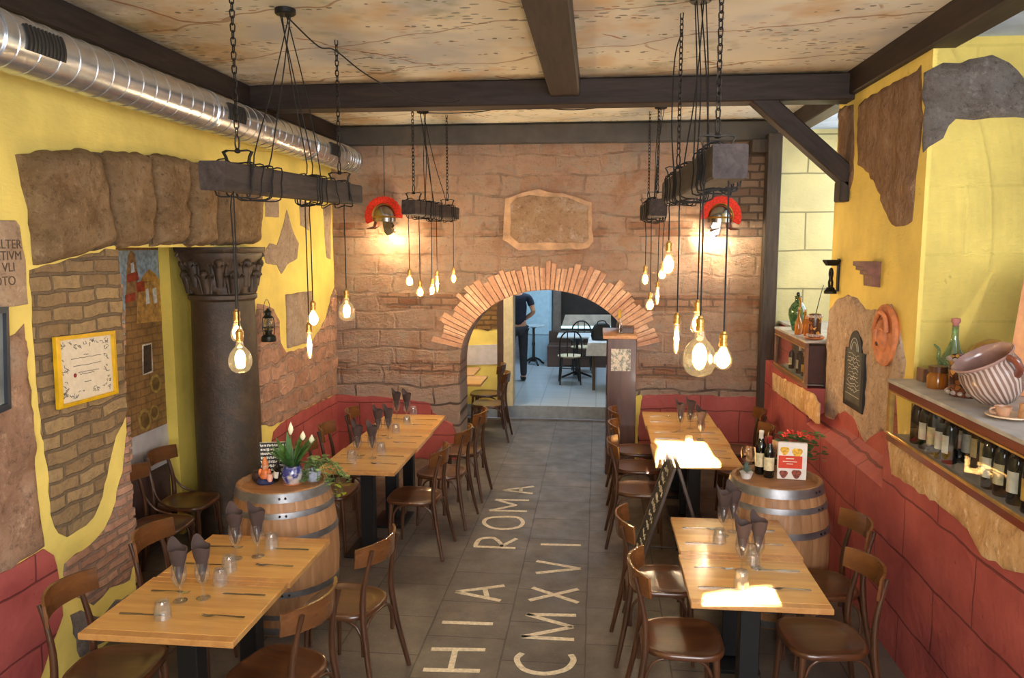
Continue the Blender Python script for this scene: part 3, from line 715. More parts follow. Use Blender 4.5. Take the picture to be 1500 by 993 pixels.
struct('wall_left_jamb', MB().box((XA + 0.3, YA1 - 0.03, ZA / 2), (0.6, 0.07, ZA)).box((XA + 0.05, (YM1 + YA1) / 2, ZA / 2), (0.11, YA1 - YM1, ZA)), M_YJ, smooth=0)

# ================================================================ ceiling and beams
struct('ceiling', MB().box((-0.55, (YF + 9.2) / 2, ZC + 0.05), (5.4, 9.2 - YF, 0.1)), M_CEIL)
def tbeam(name, a, b, w, h, m, skew=None):
    a, b = Vector(a), Vector(b); d = (b - a); L = d.length; d.normalize()
    side = d.cross(V(0, 0, 1)).normalized(); up_ = side.cross(d)
    R = Matrix((d, side, up_)).transposed()
    o = MB().cbox(((0, 0, 0)), (L, w, h), 0.010).build(name, m, None, 0)
    o.matrix_world = Matrix.Translation((a + b) / 2) @ R.to_4x4(); o['kind'] = 'structure'; return o
tbeam('ceiling_beam', (-3.0, 6.52, 3.675), (1.98, 6.46, 3.655), 0.22, 0.20, M_BEAM)
tbeam('ceiling_beam', (-0.26, -1.0, 3.70), (-0.275, 6.42, 3.70), 0.235, 0.15, M_BEAM)
tbeam('ceiling_beam', (2.0, -1.0, 3.685), (1.965, 6.42, 3.685), 0.17, 0.19, M_BEAM)
tbeam('ceiling_beam', (-2.95, YF, 3.69), (-2.95, 8.7, 3.69), 0.12, 0.17, M_BEAM)
tbeam('ceiling_beam', (-3.0, 8.64, 3.655), (1.9, 8.64, 3.645), 0.12, 0.20, M_IRONBEAM)
tbeam('ceiling_beam', (2.0, 6.6, 3.69), (2.0, 8.7, 3.69), 0.16, 0.17, M_BEAM)
tbeam('wall_brace', (1.20, 6.44, 3.62), (1.98, 6.44, 2.93), 0.15, 0.14, M_BEAM)
struct('wall_brace_block', MB().cbox((1.90, 6.44, 2.87), (0.10, 0.15, 0.16), 0.01), M_BEAMZ)
struct('wall_corner_post', MB().cbox((1.795, 8.5, 1.8), (0.145, 0.15, 3.6), 0.008).cbox((1.66, 8.58, 3.48), (0.18, 0.2, 0.14), 0.01), M_BEAMZ)
# spiral duct along the left wall
DX, DZ, DR = -2.76, 3.395, 0.135
mb = MB(); prof = []; y = YF
n = 32; rings = []
while y < 8.62:
    for dy, dr in ((0.0, 0.0), (0.122, 0.0), (0.125, 0.0035), (0.132, 0.0035), (0.135, 0.0)):
        rings.append([V(DX + (DR + dr) * math.cos(2 * PI * k / n), y + dy + 0.12 * k / n * 0, DZ + (DR + dr) * math.sin(2 * PI * k / n)) for k in range(n)])
    y += 0.14
for k_ in range(6):
    for dy, dr in ((0.0, 0.0), (0.01, 0.006), (0.02, 0.0)): pass
duct = thing('ventilation_duct', 'long round galvanised ventilation duct along the top of the yellow left wall', 'duct')
mb.loft(rings).build('duct_pipe', M_GALV, duct, 14)
mb = MB()
for yy in (3.36, 5.34, 7.3): MB().lathe([(DR + 0.001, -0.02), (DR + 0.009, -0.02), (DR + 0.009, 0.02), (DR + 0.001, 0.02)], 32, (DX, yy, DZ), None, Matrix.Rotation(PI / 2, 3, 'X'), False).build('duct_collar', M_GALV, duct, 40)
for q in range(5): MB().lathe([(DR + 0.001, -0.012), (DR + 0.008, -0.004), (DR + 0.008, 0.004), (DR + 0.001, 0.012)], 32, (DX, 8.25 + q * 0.08, DZ), None, Matrix.Rotation(PI / 2, 3, 'X'), False).build('duct_ring', M_GALV, duct, 40)
M_VENT = plain('dark vent metal', (52, 50, 48), 0.5, 0.2)
for yy in (3.60, 5.60, 7.75):
    g = MB(); a0, a1 = math.radians(-20), math.radians(30); L = 0.27
    rr = DR + 0.006
    ring = lambda r_: [V(DX + r_ * math.cos(a0 + (a1 - a0) * k / 10), 0, DZ + r_ * math.sin(a0 + (a1 - a0) * k / 10)) for k in range(11)]
    A, B = ring(rr), ring(rr - 0.012)
    sec = A + B[::-1]
    g.loft([[p + V(0, yy - L / 2, 0) for p in sec], [p + V(0, yy + L / 2, 0) for p in sec]])
    go = g.build('vent_grille', M_VENT, duct, 30)
    sl = MB()
    for k in range(10):
        A2, B2 = ring(rr + 0.007), ring(rr)
        s2 = A2 + B2[::-1]; y0 = yy - L / 2 + 0.012 + k * 0.026
        sl.loft([[p + V(0, y0, 0) for p in s2], [p + V(0, y0 + 0.012, 0) for p in s2]])
    sl.build('louvre', M_VENT, go, 30)

# the carved column
def col_fn(r_, z_, a_):
    return (r_, z_)
colm = m_rock('dark patinated column', (46, 36, 26), (66, 52, 38), (88, 68, 46), 5, 0.5, 0.012)
_p = colm.node_tree.nodes
for nd in _p:
    if nd.type == 'BSDF_PRINCIPLED': nd.inputs['Roughness'].default_value = 0.42; nd.inputs['Specular IOR Level'].default_value = 0.6
CCX, CCY, CR = -3.10, 6.2, 0.262
st = thing('stone_column', 'dark brown column with a carved leafy capital under the stone arch', 'column', (CCX, CCY, 0)); st['kind'] = 'structure'
MB().lathe([(0.29, 0.0), (0.29, 0.1), (0.28, 0.13), (0.285, 0.18), (0.27, 0.22), (CR + 0.004, 0.25), (CR + 0.002, 1.2), (CR - 0.010, 2.0), (CR + 0.012, 2.02), (CR + 0.012, 2.05), (CR - 0.004, 2.06)], 48).build('column_shaft', colm, st, 40)
def cap_fn(r_, z_, a_):
    t = (z_ - 2.06) / 0.36
    sq = 1.0 + 0.16 * max(0, t - 0.3) * (abs(math.cos(2 * a_)) ** 0.6 * -1 + 1) * 1.6
    leaf = 0.020 * math.sin(8 * a_) * math.sin(min(1, t * 1.8) * PI)
    return (r_ * sq + leaf, z_)
cp = MB().lathe([(CR - 0.01, 2.06), (CR + 0.004, 2.10), (CR + 0.008, 2.16), (CR + 0.012, 2.22), (CR + 0.015, 2.28), (CR + 0.025, 2.33), (CR + 0.045, 2.37), (CR + 0.04, 2.39), (CR + 0.055, 2.40), (CR + 0.055, 2.44)], 96, (0, 0, 0), cap_fn).build('capital', colm, st, 60)
lv = MB()
for k in range(8):                     # two tiers of curling leaves and corner scrolls
    for tier, (za, zb, off, rr) in enumerate(((2.07, 2.22, 0.0, 0.034), (2.12, 2.31, 0.5, 0.038))):
        a = 2 * PI * (k + off) / 8
        d = V(math.cos(a), math.sin(a), 0); t = V(-math.sin(a), math.cos(a), 0)
        pth = [d * (CR + 0.00) + V(0, 0, za), d * (CR + 0.010) + V(0, 0, za + (zb - za) * 0.5), d * (CR + 0.022) + V(0, 0, zb - 0.02), d * (CR + 0.048) + V(0, 0, zb), d * (CR + 0.048) + V(0, 0, zb - 0.035)]
        lv.tube(catmull(pth, 4), [0.03 + 0.012 * math.sin(PI * i / 16) if i < 12 else 0.028 - 0.004 * (i - 12) for i in range(17)], 8, True)
        for sg in (-1, 1):
            lv.tube(catmull([p + t * sg * (0.035 + 0.012 * i) for i, p in enumerate(pth[:4])], 4), 0.013, 6)
for k in range(4):
    a = PI / 4 + k * PI / 2; d = V(math.cos(a), math.sin(a), 0)
    sc = [d * (CR + 0.05 + 0.045 * (1 - q / 16) * math.cos(q * 0.8)) + V(0, 0, 2.36 + 0.05 * (1 - q / 16) * math.sin(q * 0.8)) for q in range(15)]
    lv.tube(sc, 0.014, 6)
lv.build('carved_leaf', colm, cp, 50)
# ================================================================ furniture
M_CHAIR = wood('brown varnished beech', (56, 32, 19), (96, 57, 32), 'X', 4, 0.28, 0.5, 0.35)
M_CHAIRZ = wood('brown bentwood', (52, 31, 19), (88, 54, 32), 'Z', 4, 0.3, 0.5, 0.3)
M_RAIL = wood('brown plywood rail', (76, 45, 24), (120, 76, 40), 'Y', 3, 0.25, 0.5, 0.4)
M_TOP = wood('honey oak table top', (178, 128, 66), (212, 166, 100), 'X', 4, 0.32, 0.5, 0.25, planks=0.11)
M_TOPY = wood('cross grain oak board', (160, 108, 56), (194, 144, 86), 'Y', 4, 0.34, 0.5, 0.25)
M_BLACK = plain('black painted metal', (24, 23, 24), 0.45, 0.3, 0.1)
M_IRON = plain('dark iron', (38, 34, 32), 0.5, 0.6, 0.15)

def seat_ring(sc, z, trap=False):
    P = []
    for k in range(36):
        a = 2 * PI * k / 36; c_, s_ = math.cos(a), math.sin(a); e = 0.62 if not trap else 0.45
        x = math.copysign(abs(c_) ** e, c_) * 0.205; y = math.copysign(abs(s_) ** e, s_) * (0.205 + (0.02 if not trap else 0.035) * c_)
        P.append(V(x * sc, y * sc, z))
    return P
def rail_mesh(w, z0, z1, dep, x0, th=0.013, lean=0.10):
    mb = MB(); n = 16; secs = []
    for i in range(n + 1):
        t = -1 + 2 * i / n
        y = w / 2 * t; x = x0 + dep * t * t
        dx = 2 * dep * t / (w / 2); nrm = V(-1, dx, 0).normalized()
        droop = 0.010 * t * t; rise = 0.006 * t * t; m = 4; f = []; b = []
        for j in range(m + 1):
            zz = (z0 + rise) + ((z1 - droop) - (z0 + rise)) * j / m
            p = V(x - lean * (zz - z0), y, zz); f.append(p); b.append(p + nrm * th)
        secs.append(f + b[::-1])
    return mb.loft(secs)
def make_chair(label, hip=False):
    t = thing('bistro_chair', label, 'chair')
    s = MB().loft([seat_ring(0.93, 0.428), seat_ring(1.0, 0.432), seat_ring(1.02, 0.444), seat_ring(1.0, 0.458), seat_ring(0.97, 0.462), seat_ring(0.91, 0.459), seat_ring(0.86, 0.453), seat_ring(0.6, 0.448), seat_ring(0.2, 0.446)])
    s.build('seat', M_CHAIR, t, 50)
    rail_mesh(0.42, 0.742, 0.862, 0.085, -0.256).build('backrest', M_RAIL, t, 50)
    for sg in (-1, 1):
        p = catmull([(-0.275, 0.215 * sg, 0), (-0.225, 0.185 * sg, 0.25), (-0.197, 0.168 * sg, 0.45), (-0.198, 0.158 * sg, 0.60), (-0.224, 0.150 * sg, 0.735), (-0.250, 0.147 * sg, 0.83)], 4)
        MB().tube(p, [0.0125 + 0.0055 * math.sin(PI * min(1, i / 16)) for i in range(len(p))], 10).build('leg', M_CHAIRZ, t, 50)
    for sg in (-1, 1):
        MB().tube([(0.150, 0.165 * sg, 0.44), (0.158, 0.170 * sg, 0.30), (0.175, 0.185 * sg, 0.0)], [0.019, 0.017, 0.011], 10).build('leg', M_CHAIRZ, t, 50)
    def hoop(a, b, inn):
        a, b, inn = Vector(a), Vector(b), Vector(inn)
        return catmull([a, a + V(0, 0, 0.10) + (b - a) * 0.01, a + V(0, 0, 0.165) + (b - a) * 0.12, a + V(0, 0, 0.19) + (b - a) * 0.32, (a + b) / 2 + V(0, 0, 0.193),
                        b + V(0, 0, 0.19) - (b - a) * 0.32, b + V(0, 0, 0.165) - (b - a) * 0.12, b + V(0, 0, 0.10) - (b - a) * 0.01, b], 4)
    MB().tube(hoop((0.150, -0.163, 0.235), (0.150, 0.163, 0.235), (0, 0, 0)), 0.0085, 8).build('brace', M_CHAIRZ, t, 50)
    for sg in (-1, 1):
        MB().tube(hoop((0.135, 0.165 * sg, 0.235), (-0.190, 0.168 * sg, 0.235), (0, 0, 0)), 0.0085, 8).build('brace', M_CHAIRZ, t, 50)
    MB().tube(hoop((-0.20, -0.165, 0.235), (-0.20, 0.165, 0.235), (0, 0, 0)), 0.0085, 8).build('brace', M_CHAIRZ, t, 50)
    if hip:
        for sg in (-1, 1):
            MB().tube(catmull([(-0.205, 0.155 * sg, 0.66), (-0.185, 0.165 * sg, 0.58), (-0.13, 0.185 * sg, 0.50), (-0.04, 0.200 * sg, 0.462), (0.02, 0.205 * sg, 0.452)], 5), 0.009, 8).build('hip_brace', M_CHAIRZ, t, 50)
    return t
GL, GR = 'chairs around the left tables', 'chairs around the right tables'
chair0 = make_chair('chair at the near left table on the wall side, nearest the camera')
hip0 = make_chair('chair with curved hip braces in the alcove, next to the column', True)
chair0['group'] = GL; hip0['group'] = 'spare chairs in the alcove'
chairs = [
    (-2.27, 3.30, 0.10, None, GL),
    (-2.29, 4.03, 0.06, 'chair at the near left table in front of the alcove chairs', GL),
    (-1.485, 3.36, PI - 0.24, 'chair at the near left table cut off by the bottom edge of the photo', GL),
    (-1.39, 4.10, PI - 0.22, 'chair pulled out into the aisle in front of the left barrel', GL),
    (-2.16, 6.03, 0.0, 'chair at the far left table hidden behind the left barrel, seat under the table', GL),
    (-2.19, 6.66, 0.1, 'chair behind the white-flowered plant, its back against the red corner wainscot', GL),
    (-2.17, 7.34, 0.12, 'chair at the far left table nearest the corner of the red wainscot', GL),
    (-1.44, 5.99, PI - 0.05, 'first aisle chair at the far left table, the one nearest the camera', GL),
    (-1.36, 6.68, PI - 0.10, 'middle aisle chair at the far left table', GL),
    (-1.33, 7.42, PI - 0.08, 'last aisle chair at the far left table, close to the arch', GL),
    (0.45, 3.88, 0.02, 'front left chair at the near right table with a bright glare on its seat', GR),
    (0.40, 4.58, 0.05, 'chair at the near right table beside the chalkboard stand', GR),
    (1.17, 3.96, PI + 0.08, 'front chair at the near right table with its back to the red wall', GR),
    (1.33, 4.62, PI + 0.05, 'second chair at the near right table, by the red wall before the barrel', GR),
    (0.37, 6.37, 0.0, 'first aisle chair at the far right table, a pale sheen on its backrest', GR),
    (0.39, 7.03, 0.0, 'middle aisle chair at the far right table in front of the tall cabinet', GR),
    (0.40, 7.62, 0.05, 'last aisle chair at the far right table, touching the tall cabinet', GR),
    (1.27, 6.33, PI, 'chair on the wall side of the far right table just behind the barrel', GR),
    (1.30, 7.02, PI, 'middle chair on the wall side of the far right table', GR),
    (1.38, 7.72, PI - 0.05, 'chair on the wall side of the far right table beside the dark corner post', GR),
    (-1.36, 9.72, PI, 'nearer of the chairs in the passage beyond the arch', 'chairs beyond the arch'),
    (-1.50, 10.42, PI, 'further passage chair, just before the cream door frame', 'chairs beyond the arch'),
]
for x, y, rz, lab, g in chairs:
    if lab is None: chair0.location = (x, y, 0); chair0.rotation_euler = (0, 0, rz)
    else: dup(chair0, (x, y, 0), rz, lab, g)
hip0.location = (-3.19, 5.66, 0); hip0.rotation_euler = (0, 0, 0.05)
dup(hip0, (-3.12, 5.13, 0), 0.03, 'chair with curved hip braces half hidden by the brick pier')

# tables: oak tops with boards across both ends on a black pedestal
def make_table(label, w, d):
    t = thing('dining_table', label, 'table'); TT = 0.75
    top = MB().cbox((0, 0, TT - 0.015), (w, d - 0.10, 0.030), 0.003).build('table_top', M_TOP, t, 0)
    for sg in (-1, 1): MB().cbox((0, sg * (d / 2 - 0.025), TT - 0.015), (w, 0.0495, 0.030), 0.003).build('end_board', M_TOPY, top, 0)
    MB().cbox((0, 0, 0.375), (0.10, 0.10, 0.69), 0.004).build('pedestal', M_BLACK, t, 0)
    MB().cbox((0, 0, 0.012), (0.30, 0.40, 0.024), 0.006).build('base_plate', M_BLACK, t, 0)
    MB().cbox((0, 0, 0.71), (0.40, 0.30, 0.018), 0.003).build('top_bracket', M_BLACK, t, 0)
    return t
TBL = []
def tables(x0, x1, y0, y1, n, labs, g):
    d = (y1 - y0) / n; src = None
    for k in range(n):
        loc = ((x0 + x1) / 2 + (0.012 if k % 2 else 0), y0 + d * (k + 0.5), 0)
        if src is None: src = make_table(labs[k], x1 - x0, d - 0.004); src.location = loc; src['group'] = g
        else: dup(src, loc, 0, labs[k], g)
tables(-2.265, -1.545, 3.04, 4.25, 2, ['oak table nearest the camera on the left side', 'oak table on the left joined behind the nearest one, in front of the barrel'], 'left oak tables')
tables(-2.12, -1.505, 5.60, 7.63, 3, ['oak table behind the left barrel and plants', 'middle oak table of the three in the far left row', 'oak table at the end of the far left row against the red wainscot'], 'far left oak tables')
tables(0.466, 1.129, 3.64, 4.85, 2, ['oak table nearest the camera on the right, sun patch on its edge', 'oak table on the right joined behind the nearest one, in front of the barrel'], 'right oak tables')
tables(0.472, 1.142, 6.04, 8.03, 3, ['oak table in the far right row flooded with sunlight', 'middle oak table of the three in the far right row', 'oak table at the end of the far right row against the red wainscot'], 'far right oak tables')
tables(-2.05, -1.42, 9.42, 10.05, 1, ['oak table seen through the arch on the left, nearer one'], 'tables beyond the arch')
tables(-2.20, -1.62, 10.12, 10.75, 1, ['oak table seen through the arch, further one below the white wall panel'], 'tables beyond the arch')

# barrels
M_STAVE = wood('pale oak staves', (128, 90, 58), (176, 132, 92), 'Z', 4, 0.5, 0.4)
M_HEAD = wood('barrel head boards', (126, 84, 50), (172, 124, 80), 'X', 5, 0.5, 0.4, planks=0.09)
M_HOOP = plain('galvanised hoop', (132, 132, 134), 0.45, 0.8, 0.15, 8)
def make_barrel(label, loc):
    t = thing('wine_barrel', label, 'barrel', loc); NS = 26; HB = 0.93
    def rad(z): u = (z / HB) * 2 - 1; return 0.352 - 0.066 * u * u
    def fn(r_, z_, a_):
        q = (a_ * NS / (2 * PI)) % 1.0
        return (r_ - (0.0035 if (q < 0.13) else 0.0), z_)
    prof = [(rad(z) - 0.03, z) for z in (0.05,)] + [(rad(0) - 0.028, 0.0), (rad(0), 0.0)] + [(rad(HB * k / 20), HB * k / 20) for k in range(1, 20)] + [(rad(HB), HB), (rad(HB) - 0.022, HB), (rad(HB) - 0.026, HB - 0.035)]
    MB().lathe(prof, NS * 8, (0, 0, 0), fn).build('staves', M_STAVE, t, 30)
    MB().lathe([(0.262, HB - 0.055), (0.262, HB - 0.032), (0.0001, HB - 0.032)], 40).build('barrel_head', M_HEAD, t, 30)
    for za, zb in ((0.01, 0.06), (0.12, 0.155), (0.27, 0.31), (0.62, 0.66), (0.775, 0.81), (0.87, 0.925)):
        ho = MB().lathe([(rad(za) - 0.002, za), (rad(za) + 0.004, za), (rad((za + zb) / 2) + 0.005, (za + zb) / 2), (rad(zb) + 0.004, zb), (rad(zb) - 0.002, zb)], 56, caps=False).build('hoop', M_HOOP, t, 40)
        rv = MB()
        for a in (-1.25, -1.13): rv.ell(((rad((za + zb) / 2) + 0.006) * math.cos(a), (rad((za + zb) / 2) + 0.006) * math.sin(a), (za + zb) / 2), (0.008, 0.008, 0.008), 8, 6)
        rv.build('rivet', M_IRON, ho, 40)
    return t
BL, BR = (-2.03, 4.77), (1.195, 5.20)
barrelL = make_barrel('oak wine barrel on the left carrying potted plants and a menu', (BL[0], BL[1], 0))
barrelR = dup(barrelL, (BR[0], BR[1], 0), 0.4, 'oak wine barrel by the red wall carrying bottles and a food book')
BT = 0.93 - 0.032

# the folding chalkboard stand
M_CHALK = plain('black chalkboard', (40, 38, 34), 0.7, 0, 0.12, 6)
M_SLATE = plain('dark brown board frame', (62, 48, 38), 0.5, 0, 0.12)
M_SCRAWL = plain('chalk', (196, 184, 160), 0.9, 0, 0.1, 60)
fx, fy0, fy1, fz = 0.53, 5.04, 5.48, 1.01
af = thing('chalkboard_stand', 'folding chalkboard stand with handwriting beside the near right table', 'chalkboard', (fx, (fy0 + fy1) / 2, 0))
def leaf(sgn, name):
    top = V(sgn * 0.012, 0, fz); bot = V(sgn * 0.33, 0, 0.0); d = (bot - top); L = d.length; d.normalize(); nrm = V(-d.z, 0, d.x) * (1 if sgn > 0 else -1)
    nrm = V(sgn * -d.z, 0, abs(d.x)).normalized()
    Y = V(0, 1, 0); R = Matrix((d, Y, d.cross(Y))).transposed(); W = fy1 - fy0
    out = d.cross(Y) * (1 if d.cross(Y).x * sgn > 0 else -1)
    fr = MB()
    for yy in (-W / 2 + 0.018, W / 2 - 0.018): fr.cbox(top + d * L / 2 + Y * yy, (L, 0.036, 0.022), 0.003, 0, R)
    for q in (0.02, 0.86): fr.cbox(top + d * (L * q + 0.01) , (0.036, W - 0.07, 0.022), 0.003, 0, R)
    f = fr.build(name, M_SLATE, af, 0)
    MB().box(top + d * L * 0.44, (L * 0.84, W - 0.06, 0.010), 0, R).build('board', M_CHALK, f, 0)
    if sgn < 0:
        sc = MB(); r = random.Random(5)
        for row in range(12):
            q = 0.08 + row * 0.064; y0 = -W / 2 + 0.07 + r.uniform(0, 0.06); yend = W / 2 - 0.07 - r.uniform(0, 0.08)
            pts = []; y = y0
            while y < yend:
                pts.append(top + d * (L * q + r.uniform(-0.020, 0.020)) + Y * -y + out * 0.0075); y += 0.011
            if len(pts) > 3: sc.tube(catmull(pts, 2), 0.0026, 4)
        sc.build('handwriting', M_SCRAWL, f, 0)
leaf(-1, 'front_panel'); leaf(1, 'rear_panel')
MB().tube([(-0.18, -0.19, 0.46), (0.18, -0.19, 0.46)], 0.005, 6).build('stay', M_IRON, af)

# the tall cabinet in the right side of the arch
M_CAB = wood('dark reddish cabinet wood', (56, 32, 22), (88, 52, 34), 'Z', 3, 0.35, 0.5, 0.2)
cab = thing('tall_cabinet', 'tall narrow dark wood cabinet standing in the right side of the arch', 'cabinet', (0.255, 8.62, 0))
MB().cbox((0.01, -0.375, 0.75), (0.305, 0.03, 1.46), 0.004).cbox((0.01, 0.375, 0.75), (0.305, 0.03, 1.46), 0.004).cbox((0.155, 0, 0.75), (0.02, 0.74, 1.46), 0.004).cbox((0, 0, 0.06), (0.30, 0.72, 0.10), 0.004).build('carcass', M_CAB, cab, 0)
for z_ in (0.38, 0.72, 1.08): MB().cbox((-0.005, 0, z_), (0.28, 0.72, 0.022), 0.003).build('shelf', M_CAB, cab, 0)
MB().cbox((-0.01, 0, 1.495), (0.36, 0.82, 0.035), 0.004).build('cabinet_top', wood('light cabinet top', (176, 122, 70), (206, 152, 96), 'Y'), cab, 0)
po = MB().box((0.255, 8.2275, 1.255), (0.205, 0.004, 0.235)).build('poster', None)
s_ = NT('printed harlequin poster')
_n = s_.noise(28, 5, 0.8); _c = s_.ramp(_n, [(0.36, (66, 72, 70)), (0.47, (150, 150, 138)), (0.55, (222, 214, 198)), (0.72, (196, 140, 120))])
po.data.materials.append(s_.pbr(_c, 0.5))
tag(po, 'colourful printed poster stuck on the side of the tall cabinet', 'poster')
# things on the cabinet
M_CLEAR = glassy('clear glass', (250, 252, 250), 0.10)
M_YLABEL = plain('yellow foil', (206, 170, 40), 0.4)
gb = thing('glass_bottle', 'slim clear bottle with a yellow neck on the tall cabinet', 'bottle', (0.24, 8.40, 1.5125))
MB().lathe([(0.032, 0), (0.034, 0.01), (0.034, 0.10), (0.026, 0.13), (0.013, 0.16), (0.012, 0.24), (0.015, 0.25)], 16).build('bottle_body', M_CLEAR, gb)
MB().lathe([(0.0135, 0.17), (0.0135, 0.26), (0.006, 0.262)], 12).build('foil', M_YLABEL, gb)
gb2 = dup(gb, (0.33, 8.75, 1.5125), 0, 'clear bottle with a yellow neck at the back of the tall cabinet')
bx = tag(MB().cbox((0.32, 8.52, 1.545), (0.15, 0.15, 0.065), 0.006).cbox((0.32, 8.52, 1.58), (0.16, 0.16, 0.012), 0.004).build('wooden_box', M_CAB, None, 0), 'small dark wooden box on the tall cabinet', 'box')
# ================================================================ lamps
M_LAMPWOOD = wood('greyed old beam wood', (42, 34, 32), (76, 65, 62), 'Y', 6, 0.7, 0.3, bump=0.4)
M_CORD = plain('black fabric cord', (20, 17, 16), 0.8, 0, 0.05)
M_CHAIN = plain('dark chain steel', (44, 38, 36), 0.45, 0.7, 0.1)
M_BRASS = plain('brass lamp socket', (186, 142, 74), 0.3, 0.9, 0.1)
M_BULB = glassy('amber bulb glass', (255, 240, 205), 0.05)
_t = M_BULB.node_tree; _e = _t.nodes.new('ShaderNodeEmission'); _e.inputs[0].default_value = (1.0, 0.80, 0.46, 1); _e.inputs[1].default_value = 0.16
_a = _t.nodes.new('ShaderNodeAddShader'); _o = [n for n in _t.nodes if n.type == 'OUTPUT_MATERIAL'][0]
_t.links.new(_o.inputs['Surface'].links[0].from_socket, _a.inputs[0]); _t.links.new(_e.outputs[0], _a.inputs[1]); _t.links.new(_a.outputs[0], _o.inputs['Surface'])
M_BULB.cycles.emission_sampling = 'NONE'
M_FIL_W = glow('warm filament', (255, 206, 130), 26)
M_FIL_N = glow('white filament', (255, 236, 205), 30)
for m_ in (M_FIL_W, M_FIL_N): m_.cycles.emission_sampling = 'NONE'

def chain_mesh(a, b, wire=0.0034, L=0.040, w=0.011):
    a, b = Vector(a), Vector(b); d = b - a; T = d.length; d.normalize(); n = max(2, int(T / (L * 0.78)))
    u = d.orthogonal().normalized(); v = d.cross(u); mb = MB(); st = T / n
    for k in range(n):
        c = a + d * (st * (k + 0.5)); s_ = u if k % 2 else v; h = L / 2 - w
        P = []
        for j in range(10):
            t = 2 * PI * j / 10; e = h if math.sin(t) >= 0 else -h
            P.append(c + s_ * (w * math.cos(t)) + d * (w * math.sin(t) + e))
        mb.tube(P, wire, 5, loop=True)
    return mb
BULBS = {
    'globe': [(0.013, 0.0), (0.018, -0.02), (0.020, -0.035), (0.034, -0.05), (0.048, -0.068), (0.056, -0.09), (0.0585, -0.112), (0.055, -0.136), (0.044, -0.157), (0.026, -0.169), (0.004, -0.173)],
    'pear': [(0.013, 0.0), (0.016, -0.02), (0.022, -0.04), (0.030, -0.06), (0.034, -0.08), (0.032, -0.10), (0.022, -0.116), (0.003, -0.122)],
    'tube': [(0.013, 0.0), (0.016, -0.014), (0.0165, -0.03), (0.0165, -0.155), (0.013, -0.167), (0.003, -0.172)],
    'ball': [(0.013, 0.0), (0.017, -0.018), (0.029, -0.036), (0.038, -0.058), (0.038, -0.078), (0.029, -0.098), (0.013, -0.108), (0.002, -0.110)],
}
FILR = {'globe': (0.026, 0.048, -0.10), 'pear': (0.024, 0.038, -0.072), 'tube': (0.0125, 0.070, -0.092), 'ball': (0.030, 0.037, -0.066)}
GLASS, SOCK, FIL = {}, {}, {}
LIGHTS = []
def bulb_parts(parent, kind, at, warm=True, sc=1.0, power=13.0):
    m = MB().lathe([(r_ * sc, z_ * sc) for r_, z_ in BULBS[kind]], 24).build('bulb', M_BULB, parent, 60)
    m.location = at
    MB().lathe([(0.004, 0.052), (0.010, 0.050), (0.012, 0.042), (0.0185, 0.038), (0.0185, 0.022), (0.0165, 0.020), (0.0165, 0.008), (0.0185, 0.006), (0.0185, -0.008), (0.014, -0.012)], 16).build('socket', M_BRASS, m, 40)
    fr, fh, fz = FILR[kind]
    f = MB().ell((0, 0, fz * sc), (fr * sc, fr * sc, fh * sc), 12, 8)
    f.build('filament', M_FIL_W if warm else M_FIL_N, m, 60)
    LIGHTS.append((Vector(parent.location) + Vector(at) + V(0, 0, fz * sc), warm, power, fr))
